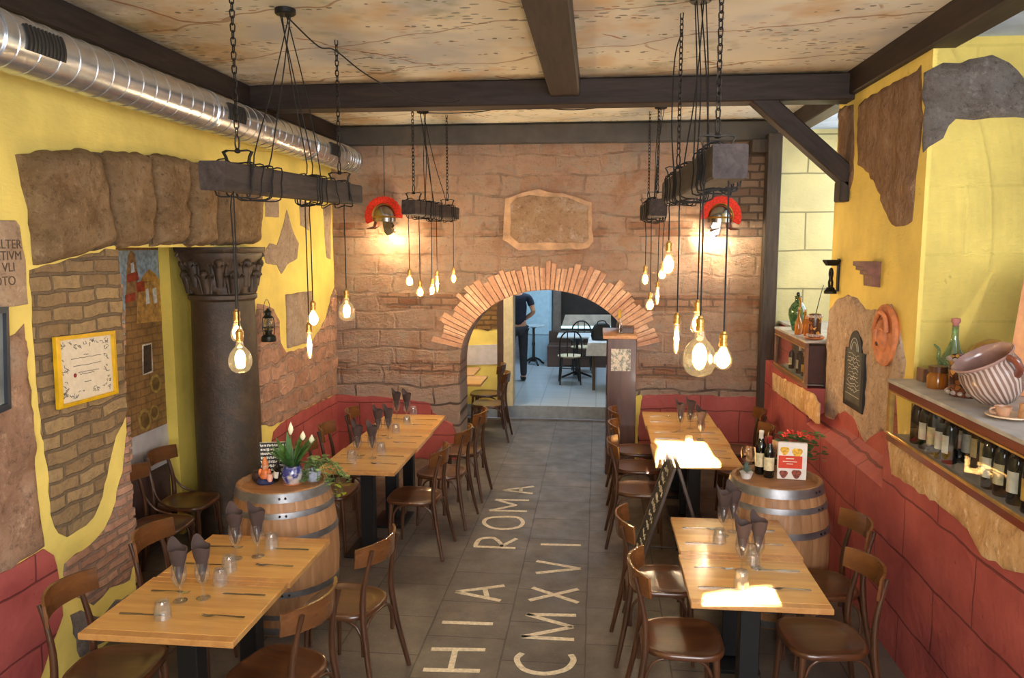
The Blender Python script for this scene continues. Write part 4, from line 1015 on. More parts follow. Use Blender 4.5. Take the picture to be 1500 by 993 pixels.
def pendant(label, a, b, canopy, sec, bulbs, chains, seed, near_chain_top=None):
    a, b = Vector(a), Vector(b); mid = (a + b) / 2; d = (b - a); L = d.length; dh = d.normalized()
    t = thing('beam_pendant_lamp', label, 'lamp', mid, 0, 'beam pendant lamps')
    side = dh.cross(V(0, 0, 1)).normalized(); up_ = side.cross(dh)
    R = Matrix((side, dh, up_)).transposed()
    r = random.Random(seed)
    # the hewn beam: slightly uneven section along its length
    rings = []; n = 14
    for k in range(n + 1):
        q = k / n; c = (a - mid) + d * q; h = sec / 2
        ring = []
        for (x, z) in ((-1, -0.86), (-0.9, -1), (0.9, -1), (1, -0.86), (1, 0.86), (0.9, 1), (-0.9, 1), (-1, 0.86)):
            j = 1 + r.uniform(-0.025, 0.025)
            ring.append(c + side * (x * h * j) + up_ * (z * h * j))
        rings.append(ring)
    MB().loft(rings).build('hewn_beam', M_LAMPWOOD, t, 0)
    cz = ZC - mid.z; cp_ = Vector(canopy) - mid; cp_.z = cz
    MB().lathe([(0.055, -0.002), (0.058, -0.004), (0.058, -0.028), (0.052, -0.034), (0.004, -0.034)], 24, cp_).build('canopy', M_BLACK, t, 40)
    for (q, top) in chains:
        p = (a - mid) + d * q; h = sec / 2
        br = MB(); prof = [p + side * (-h - 0.006) + up_ * (-h * 0.7), p + side * (-h - 0.006) + up_ * h, p + side * (-h + 0.01) + up_ * (h + 0.012), p + side * (-h + 0.004) + up_ * (h + 0.040), p + side * (-h - 0.008) + up_ * (h + 0.062), p + side * (-h + 0.012) + up_ * (h + 0.070),
                p + up_ * (h + 0.066), p + side * (h - 0.012) + up_ * (h + 0.070), p + side * (h + 0.008) + up_ * (h + 0.062), p + side * (h - 0.004) + up_ * (h + 0.040), p + side * (h - 0.01) + up_ * (h + 0.012), p + side * (h + 0.006) + up_ * h, p + side * (h + 0.006) + up_ * (-h * 0.7)]
        for i in range(len(prof) - 1):
            u_ = prof[i + 1] - prof[i]; Ls = u_.length; u_.normalize(); w_ = dh.copy(); 
            Rm = Matrix((u_, w_, u_.cross(w_))).transposed(); br.box((prof[i] + prof[i + 1]) / 2, (Ls + 0.004, 0.026, 0.005), 0, Rm)
        br.lathe([(0.004, -0.012), (0.014, -0.008), (0.016, 0.0), (0.008, 0.012)], 10, p + up_ * (h + 0.068)).build('clamp', M_IRON, t, 40)
        tp = Vector((p.x, p.y, cz)) if top is None else Vector(top) - mid
        tp.z = cz
        hk = p + up_ * (h + 0.072)
        ch = chain_mesh(hk + V(0, 0, 0.07), tp).build('chain', M_CHAIN, t, 40)
        MB().tube([hk + V(0.010 * math.cos(k * PI / 6), 0, 0.034 + 0.034 * math.sin(k * PI / 6)) for k in range(12)], 0.0042, 6, loop=True).build('hook', M_CHAIN, ch, 40)
    pw = 46.0 if a.y > 6 else 15.0
    for i, (kind, pos, warm, sc) in enumerate(bulbs):
        pos = Vector(pos) - mid; top_l = pos + V(0, 0, 0.05)
        q = (pos - (a - mid)).dot(dh) / L; q = min(0.97, max(0.03, q)); h = sec / 2 + 0.006
        # the cord comes down from the canopy, winds round the beam and drops to its socket
        q0 = min(0.95, max(0.05, 0.5 + (q - 0.5) * 0.55 + r.uniform(-0.06, 0.06)))
        pts = [cp_ + V(0.03 * math.cos(i * 1.3), 0.03 * math.sin(i * 1.3), -0.034)]
        st_ = (a - mid) + d * q0 + up_ * h + side * r.uniform(-0.03, 0.03)
        pts += [pts[0].lerp(st_, 0.5) + V(r.uniform(-0.02, 0.02), r.uniform(-0.02, 0.02), 0), st_ + V(0, 0, 0.06)]
        turns = r.choice((2, 2, 3)); N_ = turns * 8
        for k in range(N_ + 1):
            an = PI / 2 - 2 * PI * k / 8; qq = q0 + (q - q0) * (k / N_)
            sx, sz = math.cos(an), math.sin(an); mx = max(abs(sx), abs(sz)); e = h + 0.004
            sag = r.uniform(0.0, 0.03) if sz < -0.5 else 0
            lo = 0.02 * math.sin(k * 0.8 + i)
            pts.append((a - mid) + d * qq + dh * lo + side * (sx / mx * e) + up_ * (sz / mx * e - sag))
        last = V(pos.x, pos.y, ((a - mid) + d * q).z - h * 0.9)
        pts += [last + V(0, 0, -0.01), last.lerp(top_l, 0.4), top_l]
        MB().tube(catmull(pts, 3), 0.0036, 5).build('cord', M_CORD, t, 60)
        bulb_parts(t, kind, pos, warm, sc, pw)
    return t
def bp_(px, py, y): return PY(px, py, y) + V(0, 0, 0.0)
def at_top(kind, sc, px, py, y):      # the photo gives the middle of the glass; the part hangs from its neck
    return PY(px, py, y) + V(0, 0, {'globe': 0.105, 'pear': 0.072, 'tube': 0.09, 'ball': 0.064}[kind] * sc)
def mk(lst): return [(k, at_top(k, sc, px, py, y), w, sc) for k, px, py, y, w, sc in lst]
pendant('wooden beam lamp over the near left table, in front of the round duct', (-1.725, 3.40, 2.765), (-1.695, 5.36, 2.80), (-1.76, 4.40, ZC), 0.128,
        mk([('pear', 347.5, 487, 3.78, True, 0.95), ('globe', 352, 527, 3.56, True, 0.95), ('ball', 459, 467, 4.72, False, 1.0), ('tube', 453.5, 506, 4.55, True, 1.0), ('globe', 508, 456, 5.28, True, 1.0)]),
        [(0.13, None), (0.86, None)], 1)
pendant('wooden beam lamp over the far left table, beside the left helmet', (-1.645, 6.75, 2.785), (-1.53, 8.28, 2.79), (-1.72, 7.70, ZC), 0.125,
        mk([('ball', 600, 412, 6.9, False, 0.95), ('ball', 615.5, 428, 7.15, True, 0.95), ('pear', 633, 425, 7.45, True, 0.9), ('tube', 640.5, 416, 7.6, True, 0.95), ('pear', 664.5, 408, 8.15, True, 1.0)]),
        [(0.10, None), (0.84, None)], 2)
pendant('wooden beam lamp over the near right table, its blunt end towards the camera', (0.488, 3.05, 2.765), (0.455, 5.0, 2.775), (0.525, 4.42, ZC), 0.13,
        mk([('globe', 1024.5, 524, 3.22, True, 1.15), ('ball', 1059, 526, 3.15, False, 0.95), ('pear', 1021, 474, 3.95, True, 0.95), ('tube', 991, 496, 4.25, True, 1.0), ('pear', 979, 388, 4.7, False, 1.25)]),
        [(0.16, None), (0.86, None)], 3)
pendant('wooden beam lamp over the far right table, seen end-on before the back wall', (0.505, 6.75, 2.77), (0.495, 8.25, 2.78), (0.575, 7.70, ZC), 0.14,
        mk([('pear', 945, 409, 6.9, True, 1.0), ('ball', 952, 447, 7.0, True, 1.0), ('tube', 963, 434, 7.3, True, 1.0), ('ball', 970, 402, 7.7, True, 1.1)]),
        [(0.12, None), (0.86, None)], 4)
# loose supply cables along the ceiling
for lab, pts in (('black cable sagging from the front left canopy to the crossbeam', [(-1.76, 4.40, 3.735), (-1.70, 4.75, 3.65), (-1.70, 5.06, 3.70), (-1.60, 5.4, 3.62), (-1.42, 5.9, 3.55), (-1.2, 6.2, 3.56), (-1.12, 6.40, 3.62)]),
                 ('black cable looping under the ceiling behind the crossbeam', [(-0.75, 6.75, 3.76), (-0.45, 7.1, 3.66), (0.0, 7.1, 3.66), (0.28, 6.8, 3.75)]),
                 ('black cable looping beside the front right pendant chain', [(0.50, 5.12, 3.765), (0.46, 5.12, 3.60), (0.45, 5.1, 3.2), (0.455, 4.9, 2.86)]),
                 ('black cable swagging between the two rear canopies', [(-1.72, 7.7, 3.74), (-1.35, 7.5, 3.70), (-0.95, 7.2, 3.68), (-0.75, 6.75, 3.76)])):
    tag(MB().tube(catmull(pts, 6), 0.0045, 6).build('ceiling_cable', M_CORD), lab, 'cable')

# the two crested helmets used as wall lights
M_STEEL = plain('polished helmet steel', (150, 144, 136), 0.22, 1.0, 0.12, 6)
M_GOLD = plain('gilt helmet trim', (190, 148, 70), 0.3, 1.0, 0.1)
M_CREST = plain('red crest bristle', (190, 42, 22), 0.85, 0, 0.25, 60, 0.6)
M_BRONZE = plain('dark bronze guard', (96, 58, 46), 0.4, 0.7, 0.15)
def helmet(label, at, s, warm):
    at = Vector(at); t = thing('helmet_wall_lamp', label, 'wall lamp', at, 0, 'helmet wall lamps')
    # face points along s*x; the crest fan stands over the dome
    dome = MB(); rings = []
    for k in range(9):
        ph = (PI / 2) * k / 8; rr = math.cos(ph); zz = math.sin(ph)
        rings.append([V(0.125 * rr * math.cos(a) , 0.085 * rr * math.sin(a) - 0.02, 0.135 * zz) for a in [2 * PI * j / 24 for j in range(24)]])
    rings[-1] = [p * 1.0 for p in rings[-1]]
    dome.loft([[p + V(0, 0, -0.05) for p in rings[0]]] + rings)
    do = dome.build('dome', M_STEEL, t, 50)
    MB().tube([V(s * 0.126 * math.cos(a), 0.087 * math.sin(a) - 0.02, 0.0) for a in [2 * PI * j / 24 for j in range(24)]], 0.010, 6, loop=True).build('brow_band', M_GOLD, do, 40)
    for k in range(5):
        pass
    cr = MB(); A0, A1 = math.radians(-8), math.radians(205); outer, inner = [], []
    n = 28
    for k in range(n + 1):
        a = A0 + (A1 - A0) * k / n; ra = 0.215 if k % 2 else 0.208
        outer.append(V(-s * 0.01 + s * ra * math.cos(a), 0, 0.015 + ra * math.sin(a))); inner.append(V(-s * 0.01 + s * 0.132 * math.cos(a), 0, 0.015 + 0.137 * math.sin(a)))
    # spread the fan: broad end at the back of the head
    for k in range(n):
        q = [inner[k], outer[k], outer[k + 1], inner[k + 1]]
        cr.loft([[p + V(0, -0.034, 0) for p in q], [p + V(0, 0.0, 0) for p in q]])
    cr.build('crest', M_CREST, t, 30)
    MB().tube([p + V(0, -0.017, 0) for p in inner], 0.012, 6, flat=1.0).build('crest_box', M_GOLD, t, 40)
    ng = MB(); P = []
    for k in range(9):
        a = -0.9 + 1.8 * k / 8; P.append((a, 0))
    ra = [V(-s * 0.115 * math.cos(a) - s * 0.0, 0.075 * math.sin(a) - 0.03, -0.05) for a, _ in P]
    rb = [V(-s * 0.130 * math.cos(a) , 0.08 * math.sin(a) - 0.03, -0.10) for a, _ in P]
    rc = [V(-s * (0.205) * math.cos(a), 0.085 * math.sin(a) - 0.035, -0.125) for a, _ in P]
    th = V(0, 0, -0.006)
    for A_, B_ in ((ra, rb), (rb, rc)):
        for k in range(8):
            q = [A_[k], A_[k + 1], B_[k + 1], B_[k]]; ng.loft([q, [p + th + V(s * 0.004, 0, 0) for p in q]])
    ng.build('neck_guard', M_BRONZE, t, 30)
    for yy in (-0.085, 0.02):
        P = [V(s * 0.075, yy, -0.03), V(s * 0.085, yy, -0.07), V(s * 0.10, yy, -0.09), V(s * 0.085, yy, -0.12), V(s * 0.115, yy + 0.01, -0.155), V(s * 0.085, yy + 0.01, -0.20), V(s * 0.04, yy + 0.01, -0.205), V(s * 0.012, yy + 0.005, -0.17), V(s * 0.0, yy, -0.11), V(-s * 0.005, yy, -0.05)]
        MB().prism(P, V(0, 0.008, 0)).build('cheek_guard', M_STEEL, t, 0)
    MB().cbox((0, 0.085, 0), (0.06, 0.03, 0.09), 0.006).build('wall_bracket', M_IRON, t, 0)
    bulb_parts(t, 'ball', (s * 0.065, -0.02, -0.165), warm, 0.75, 85.0 if warm else 100.0)
    return t
helmet('crested helmet wall lamp on the left of the back wall, glowing warm', PY(564, 318, 8.58), 1, True)
helmet('crested helmet wall lamp on the right of the back wall, glowing white', PY(1054, 319, 8.58), -1, False)
tag(MB().tube([PY(563, 291, 8.66), PY(562, 212, 8.66)], 0.004, 6).build('lamp_wire', M_CORD), 'thin dark wire rising from the left helmet lamp to the beam', 'wire')
# ================================================================ things on the walls
M_GREENIRON = plain('black-green lantern tin', (34, 40, 38), 0.35, 0.6, 0.15)
M_GLASSG = glassy('lantern glass', (225, 235, 228), 0.10)
c = PX(394, 500, -2.90); ln = thing('hurricane_lantern', 'black hurricane lantern hanging on the left wall right of the column', 'lantern', c)
MB().lathe([(0.002, 0), (0.062, 0.0), (0.066, 0.012), (0.062, 0.045), (0.045, 0.06), (0.030, 0.066), (0.030, 0.085), (0.040, 0.092), (0.040, 0.10), (0.002, 0.10)], 20).build('fuel_tank', M_GREENIRON, ln, 40)
MB().lathe([(0.028, 0.10), (0.044, 0.13), (0.044, 0.165), (0.030, 0.205)], 20, caps=False).build('chimney', M_GLASSG, ln, 50)
MB().lathe([(0.030, 0.205), (0.046, 0.21), (0.048, 0.218), (0.026, 0.235), (0.026, 0.255), (0.034, 0.258), (0.030, 0.272), (0.012, 0.285), (0.010, 0.295), (0.002, 0.297)], 20).build('hood', M_GREENIRON, ln, 40)
mb = MB()
for a in (0.4, 2.0, 3.5, 5.1): mb.tube(catmull([(0.045 * math.cos(a), 0.045 * math.sin(a), 0.06), (0.052 * math.cos(a), 0.052 * math.sin(a), 0.15), (0.044 * math.cos(a), 0.044 * math.sin(a), 0.215)], 4), 0.004, 6)
mb.tube([(0.05 * math.cos(2 * PI * k / 20), 0.05 * math.sin(2 * PI * k / 20), 0.125) for k in range(20)], 0.003, 6, loop=True)
mb.build('guard', M_GREENIRON, ln, 40)
MB().tube(catmull([(0, -0.05, 0.20), (0.0, -0.085, 0.26), (0, -0.07, 0.34), (0, -0.02, 0.375), (0, 0.03, 0.34), (0, 0.048, 0.26), (0, 0.05, 0.21)], 5), 0.0025, 6).build('bail', M_GREENIRON, ln, 40)

def wall_slab(name, label, cat, pts, at, thick, m, bevel=0.0, seed=1, amt=0.006, step=0.06, plane='X', nv=None, group=None):
    f = {'X': PX, 'Y': PY}[plane]; P = [f(px, py, at) for px, py in pts]
    nv = nv or (V(1, 0, 0) if (plane == 'X' and at < 0) else (V(-1, 0, 0) if plane == 'X' else V(0, -1, 0)))
    return tag(wall_patch(name, P, nv, thick, m, step, amt, seed, None, bevel), label, cat, group)
# the inscribed slab at the far left, and a carved one beyond the lantern
sl = wall_slab('stone_inscription', 'pale inscribed stone slab set in the yellow wall at the left edge', 'stone slab',
               [(-150, 335), (0, 322), (20, 322), (26, 331), (28, 360), (34, 380), (35, 420), (38, 445), (25, 448), (-150, 480)], XL, 0.02, M_SLAB, 0.008, 61, 0.004)
def text_mesh(name, txt, size, m, parent, loc, R, depth=0.002):
    cu = bpy.data.curves.new(name, 'FONT'); cu.body = txt; cu.size = size; cu.extrude = depth; cu.align_x = 'CENTER'
    ob = bpy.data.objects.new(name, cu); C.objects.link(ob)
    dg = bpy.context.evaluated_depsgraph_get(); me = bpy.data.meshes.new_from_object(ob.evaluated_get(dg))
    bpy.data.objects.remove(ob); bpy.data.curves.remove(cu)
    o = bpy.data.objects.new(name, me); C.objects.link(o); me.materials.append(m)
    if parent: o.parent = parent
    o.matrix_local = Matrix.Translation(loc) @ R.to_4x4(); return o
RL = Matrix((V(0, 1, 0), V(0, 0, 1), V(1, 0, 0))).transposed()       # reads on the left wall
RRW = Matrix((V(0, -1, 0), V(0, 0, 1), V(-1, 0, 0))).transposed()     # reads on the right wall
RFR = Matrix((V(1, 0, 0), V(0, 0, 1), V(0, -1, 0))).transposed()      # reads on a wall facing the camera
M_CUT = plain('cut lettering', (96, 78, 62), 0.9)
for i, (t_, py) in enumerate((('VALTER', 364), ('METIVM', 381), ('S VLI', 398), ('OTO', 418))):
    p = PX(8, py, XL + 0.021); text_mesh('carved_line', t_, 0.066, M_CUT, sl, p, RL, 0.001)
wall_slab('carved_plaque', 'small carved stone plaque in the yellow plaster right of the lantern', 'stone slab',
          [(418, 432), (437, 428), (456, 426), (456, 440), (453, 446), (455, 500), (420, 510)], XL, 0.022, M_GREYPATCH, 0.01, 62, 0.004)
wall_slab('stone_plaque', 'brown framed stone plaque above the arch on the back wall', 'stone slab',
          [(748, 300), (757, 290), (775, 286), (800, 289), (828, 288), (848, 297), (862, 302), (862, 350), (855, 356), (800, 355), (760, 356), (748, 345)], YB - 0.03, 0.03, M_PLAQUE, 0.008, 63, 0.005, plane='Y')
# framed certificate
def frame_on_wall(name, label, pts, x, col, w, inner):
    P = [PX(px, py, x) for px, py in pts]                 # tl, tr, br, bl
    t = thing(name, label, 'picture', sum(P, Vector()) / 4); Q = [p - t.location for p in P]; mb = MB()
    c0 = Vector(); I = [q + (c0 - q).normalized() * w * 1.4 for q in Q]; out = V(0.028, 0, 0)
    for k in range(4):
        a, b, ci, d = Q[k], Q[(k + 1) % 4], I[(k + 1) % 4], I[k]
        mb.loft([[a, b, ci, d], [a + out * 0.8, b + out * 0.8, ci + out, d + out]])
    mb.build('frame', col, t, 0)
    o = MB().prism([i_ + V(0.004, 0, 0) for i_ in I], V(0.004, 0, 0)).build('paper', inner, t, 0); return t, Q, o
s_ = NT('certificate paper'); _n = s_.noise(30, 4, 0.8)
M_PAPER = s_.pbr(s_.ramp(_n, [(0.3, (206, 196, 172)), (0.7, (224, 214, 194))]), 0.5)
M_YFR = plain('yellow painted frame', (222, 176, 28), 0.35, 0, 0.08)
ct, Q, pap = frame_on_wall('framed_certificate', 'certificate in a bright yellow frame hung on the brown bricks', [(76, 494), (164, 484), (169, 576), (82, 600)], XL + 0.022, M_YFR, 0.026, M_PAPER)
M_INK = plain('grey print', (120, 112, 100), 0.8); M_SEAL = plain('red wax seal', (150, 36, 40), 0.5)
def on_paper(u, v, e=0.0095): return (Q[3].lerp(Q[2], u)).lerp(Q[0].lerp(Q[1], u), v) + V(e, 0, 0)
ink = MB(); r = random.Random(9)
for v_, u0, u1 in ((0.66, 0.25, 0.75), (0.55, 0.28, 0.74), (0.45, 0.36, 0.70), (0.42, 0.38, 0.62), (0.70, 0.46, 0.54), (0.30, 0.45, 0.56)):
    ink.tube([on_paper(u0 + (u1 - u0) * k / 10, v_ + r.uniform(-0.006, 0.006)) for k in range(11)], 0.0018, 4)
for k in range(80):                    # engraved border of leaves and scrolls
    side = k % 4; w = r.uniform(0.1, 0.9); e = r.uniform(0.10, 0.19)
    u, v_ = ((w, 1 - e), (1 - e, w), (w, e), (e, w))[side]
    ink.tube([on_paper(u + r.uniform(-.03, .03), v_ + r.uniform(-.03, .03)) for q in range(4)], 0.0016, 4)
ink.build('printing', M_INK, ct, 0)
sp = on_paper(0.30, 0.42); MB().lathe([(0.012, -0.001), (0.012, 0.002), (0.001, 0.003)], 14, sp, None, Matrix.Rotation(PI / 2, 3, 'Y')).build('red_seal', M_SEAL, ct, 40)
frame_on_wall('framed_picture', 'dark framed picture cut off by the left edge of the photo', [(-110, 455), (7, 449), (11, 598), (-106, 650)], XL + 0.02, plain('dark blue-grey frame', (52, 58, 66), 0.4, 0, 0.1), 0.03, plain('grey print under glass', (118, 124, 122), 0.25, 0, 0.15, 5))

# iron bracket, stone corbel, terracotta face and arched board on the pilaster
M_BLKIRON = plain('black cast iron', (26, 24, 23), 0.5, 0.5, 0.1)
c = PX(1216, 430, XP - 0.06); br = thing('iron_candle_bracket', 'small black iron candle bracket on the edge of the yellow pilaster', 'bracket', c)
MB().lathe([(0.05, 0), (0.05, 0.02), (0.035, 0.035), (0.03, 0.05), (0.002, 0.052)], 12).build('bracket_foot', M_BLKIRON, br, 30)
mb = MB()
for sg in (-1, 1): mb.tube(catmull([(0, 0.03 * sg, 0.05), (0, 0.042 * sg, 0.09), (0, 0.018 * sg, 0.12), (0, 0.036 * sg, 0.16), (0, 0.02 * sg, 0.19), (0, 0.0, 0.20)], 4), 0.010, 6)
mb.ell((0, 0, 0.16), (0.02, 0.02, 0.03), 10, 8); mb.build('bracket_scroll', M_BLKIRON, br, 40)
MB().cbox((0.0, 0, 0.265), (0.11, 0.12, 0.012), 0.003).loft([[V(0.055, 0.06, 0.26), V(-0.055, 0.06, 0.26), V(-0.055, -0.06, 0.26), V(0.055, -0.06, 0.26)], [V(0.035, 0.035, 0.225), V(-0.035, 0.035, 0.225), V(-0.035, -0.035, 0.225), V(0.035, -0.035, 0.225)]]).build('bracket_tray', M_BLKIRON, br, 0)
MB().box((0.055, 0, 0.15), (0.012, 0.05, 0.26)).build('back_plate', M_BLKIRON, br, 0)
tag(MB().tube(catmull([PX(1208, 418, XP + 0.0) + V(-0.01, 0.0, 0), PY(1200, 440, 7.6), PY(1193, 468, 7.8)], 4), 0.004, 5).build('lamp_wire', M_BLKIRON), 'thin dark wire slanting behind the bottles below the iron bracket', 'wire')
a = PX(1284, 401, XP)
prof = [(0, 0.085), (-0.135, 0.085), (-0.135, 0.055), (-0.115, 0.05), (-0.115, 0.025), (-0.085, 0.02), (-0.085, -0.005), (-0.06, -0.01), (-0.055, -0.085), (0, -0.09)]
tag(MB().prism([V(XP + x_, a.y - 0.085, a.z + z_) for x_, z_ in prof], V(0, 0.17, 0)).build('stone_corbel', plain('brown stone corbel', (112, 72, 58), 0.6, 0, 0.2, 18, 0.4), None, 0), 'small stepped brown stone corbel sticking out of the yellow pilaster', 'corbel')
M_TERRA = plain('terracotta', (200, 126, 84), 0.65, 0, 0.14, 14, 0.3)
c = PX(1296, 491, XP - 0.03); RD = 0.205
te = thing('terracotta_mask', 'round terracotta plate with a moulded face on the pilaster', 'wall plate', c)
MR = Matrix.Rotation(-PI / 2, 3, 'Y')
MB().lathe([(0.001, -0.03), (RD * 0.9, -0.03), (RD, -0.01), (RD, 0.01), (RD * 0.93, 0.018), (RD * 0.86, 0.010), (RD * 0.5, 0.014), (0.001, 0.018)], 40, (0, 0, 0), None, MR).build('disc', M_TERRA, te, 40)
fc = MB().ell((-0.012, 0, 0.0), (0.045, 0.085, 0.115), 20, 14)
fc.ell((-0.056, 0, 0.005), (0.016, 0.014, 0.04), 12, 8)
for sg in (-1, 1):
    fc.ell((-0.046, 0.034 * sg, 0.03), (0.010, 0.018, 0.010), 10, 6); fc.tube([(-0.044, 0.015 * sg, 0.05), (-0.046, 0.036 * sg, 0.056), (-0.036, 0.06 * sg, 0.045)], 0.007, 6)
fc.tube([(-0.03, 0.11 * math.cos(t * PI / 10), 0.03 + 0.12 * math.sin(t * PI / 10)) for t in range(11)], 0.016, 8)
fc.build('face_relief', M_TERRA, te, 60)
MB().ell((-0.046, 0, -0.055), (0.012, 0.024, 0.018), 14, 8).build('mouth', plain('mouth shade brown', (84, 44, 28), 0.8), te, 60)  # raised oval; its dark colour stands in for shade inside the mouth
# arched chalkboard
M_BFR = plain('black painted frame', (34, 38, 42), 0.45, 0, 0.1); M_BIN = plain('dark slate', (74, 76, 74), 0.6, 0, 0.15, 10)
W2 = PX(1255, 540, XP - 0.015); bt = thing('arched_menu_board', 'arched black menu board hung on the crumbled plaster of the pilaster', 'chalkboard', W2)
yl, yr = PX(1240, 560, XP - 0.01).y - W2.y, PX(1268, 570, XP - 0.01).y - W2.y
hw = (yl - yr) / 2; ym = (yl + yr) / 2
zb = PX(1252, 597, XP).z - W2.z; zs = PX(1262, 515, XP).z - W2.z; zt = PX(1262, 485, XP).z - W2.z
def archout(k, ins=0.0):
    w_ = hw - ins; sh = hw * 0.68 - ins
    P = [(-w_, zb + ins), (w_, zb + ins), (w_, zs), (sh, zs)] + [(sh * math.cos(t * PI / 12), zs + (zt - zs - ins) * math.sin(t * PI / 12)) for t in range(1, 12)] + [(-sh, zs), (-w_, zs)]
    return [V(k, ym + y_, z_) for y_, z_ in P]
MB().prism(archout(0.02), V(-0.035, 0, 0)).build('board_back', M_BFR, bt, 0)
MB().prism(archout(-0.0145, 0.045), V(-0.003, 0, 0)).build('slate', M_BIN, bt, 0)
M_PALE = plain('pale lettering', (196, 196, 186), 0.8)
wr = MB(); r = random.Random(12)
for k in range(11):
    zz = zs - 0.03 - k * (zs - zb - 0.14) / 11; n_ = 9; ww = (hw - 0.07) * r.uniform(0.6, 1.0)
    wr.tube(catmull([V(-0.019, ym - ww + 2 * ww * j / n_, zz + r.uniform(-0.010, 0.010)) for j in range(n_ + 1)], 2), 0.0028, 4)
wr.tube([V(-0.019, ym + (hw - 0.06) * sg, zb + 0.10) for sg in (-1, 1)], 0.003, 4)
for q in (0.055, 0.085): wr.tube([p + V(-0.004, 0, 0) for p in archout(-0.0145, q)[3:16]], 0.0028, 4)
wr.build('lettering', M_PALE, bt, 0)

# ================================================================ the two glazed cases of the right wall
M_CASE = wood('red-brown varnished case', (92, 36, 24), (132, 56, 36), 'Y', 3, 0.3, 0.5, 0.4)
M_GILT = plain('gilt strip', (206, 166, 96), 0.3, 0.8, 0.12)
M_CGLASS = glassy('case glass', (250, 252, 252), 0.035, k=0.16)
M_SHELF = plain('grey-white shelf board', (168, 164, 160), 0.5, 0, 0.14, 6)
M_MIRR = plain('dark case back', (72, 62, 52), 0.4, 0, 0.2, 5)
def case(label, y0, y1, zb, zt, xb, wide, m_rail, m_inner):
    x0 = 1.752; t = thing('display_case', label, 'display case', (x0, (y0 + y1) / 2, zb)); L = y1 - y0; H = zt - zb; D = xb - x0
    P = lambda x, y, z: (x, y, z)
    MB().cbox((0.014, 0, H - 0.024), (0.028, L, 0.048), 0.003).build('top_rail', m_rail, t, 0)
    MB().cbox((0.014, 0, 0.022), (0.028, L, 0.044), 0.003).build('bottom_rail', m_rail, t, 0)
    for sg in (-1, 1): MB().cbox((0.014, sg * (L / 2 - 0.018), H / 2), (0.030, 0.036, H - 0.09), 0.003).build('corner_post', m_inner, t, 0)
    MB().cbox((-0.002, 0, H - 0.052), (0.012, L - 0.04, 0.010), 0.002).build('gilt_strip', M_GILT, t, 0)
    MB().cbox((-0.001, 0, 0.050), (0.014, L - 0.04, 0.016), 0.002).build('gilt_strip', M_GILT, t, 0)
    MB().box((0.014, 0, H / 2), (0.003, L - 0.07, H - 0.10)).build('glass_front', M_CGLASS, t, 0)
    MB().box((D / 2 + 0.01, 0, 0.03), (D - 0.03, L, 0.012)).build('floor_board', M_SHELF, t, 0)
    MB().box((D - 0.005, 0, H / 2), (0.010, L, H - 0.02)).build('back_panel', M_MIRR, t, 0)
    if wide < 0.25: MB().cbox((D / 2 + 0.012, -L / 2 + 0.008, H / 2), (D - 0.03, 0.016, H - 0.05), 0.003).build('end_panel', plain('dark end panel', (58, 34, 30), 0.35, 0, 0.15), t, 0)
    MB().cbox((D / 2, 0, H + 0.006), (D + 0.012, L + 0.01, 0.022), 0.003).build('top_board', M_SHELF, t, 0)
    return t, L, H, D
case('long glazed case full of wine bottles on the right wall', 2.62, 4.86, 1.282, 1.640, 2.07, 0.3, M_CASE, M_GILT)
case('small glazed case with a few bottles beside the dark corner post', 6.76, 7.92, 1.252, 1.640, 1.92, 0.2, wood('brown case frame', (98, 66, 46), (142, 100, 72), 'Y', 3, 0.4), wood('brown case post', (98, 66, 46), (142, 100, 72), 'Z', 3, 0.4))
struct('window_sill', MB().cbox((2.43, 1.6, 1.645), (0.72, 6.7, 0.022), 0.003).cbox((2.38, 7.75, 1.645), (0.91, 1.7, 0.022), 0.003), M_SHELF)
struct('wall_right_case_back', MB().box((2.45, 1.6, 1.45), (0.7, 6.7, 0.35)).box((2.38, 7.75, 1.44), (0.88, 1.9, 0.37)), M_RX, smooth=0)

M_BOT = plain('dark wine bottle glass', (14, 16, 14), 0.08, 0, 0.1, spec=0.7)
M_LAB = {'white': plain('white paper label', (214, 208, 192), 0.6, 0, 0.08, 40), 'cream': plain('cream paper label', (206, 190, 150), 0.6, 0, 0.1, 40), 'yellow': plain('yellow paper label', (202, 160, 70), 0.6, 0, 0.1, 40)}
M_CAPS = {'red': plain('red capsule', (132, 30, 28), 0.35), 'black': plain('black capsule', (24, 22, 22), 0.35), 'orange': plain('orange capsule', (206, 104, 44), 0.4), 'white': plain('white capsule', (206, 200, 190), 0.4), 'gold': plain('gold capsule', (190, 150, 70), 0.3, 0.6)}
def make_bottle(label, cap, lab, loc, rz=0, sc=1.0, group=None):
    t = thing('wine_bottle', label, 'bottle', loc, rz, group)
    MB().lathe([(0.001, 0.0), (0.034, 0.0), (0.0375, 0.006), (0.0375, 0.185), (0.034, 0.205), (0.020, 0.232), (0.0145, 0.248), (0.0138, 0.295), (0.001, 0.297)], 20).build('bottle_body', M_BOT, t, 50)
    MB().lathe([(0.0150, 0.240), (0.0146, 0.285), (0.0162, 0.287), (0.0162, 0.300), (0.001, 0.302)], 16).build('capsule', M_CAPS[cap], t, 50)
    if lab:
        n = 14; A = [PI - 1.15 + 2.3 * k / n for k in range(n + 1)]
        MB().loft([[V(0.0381 * math.cos(a), 0.0381 * math.sin(a), z) for a in A] for z in (0.055, 0.150)], False, False).build('paper_label', M_LAB[lab], t, 50)
    t.scale = (sc, sc, sc); return t
r = random.Random(21); GB = 'bottles in the long glazed case'
ordn = ['first', 'second', 'third', 'fourth', 'fifth', 'sixth', 'seventh', 'eighth', 'ninth', 'tenth', 'eleventh', 'twelfth', 'thirteenth', 'fourteenth', 'fifteenth']
SRC = {}
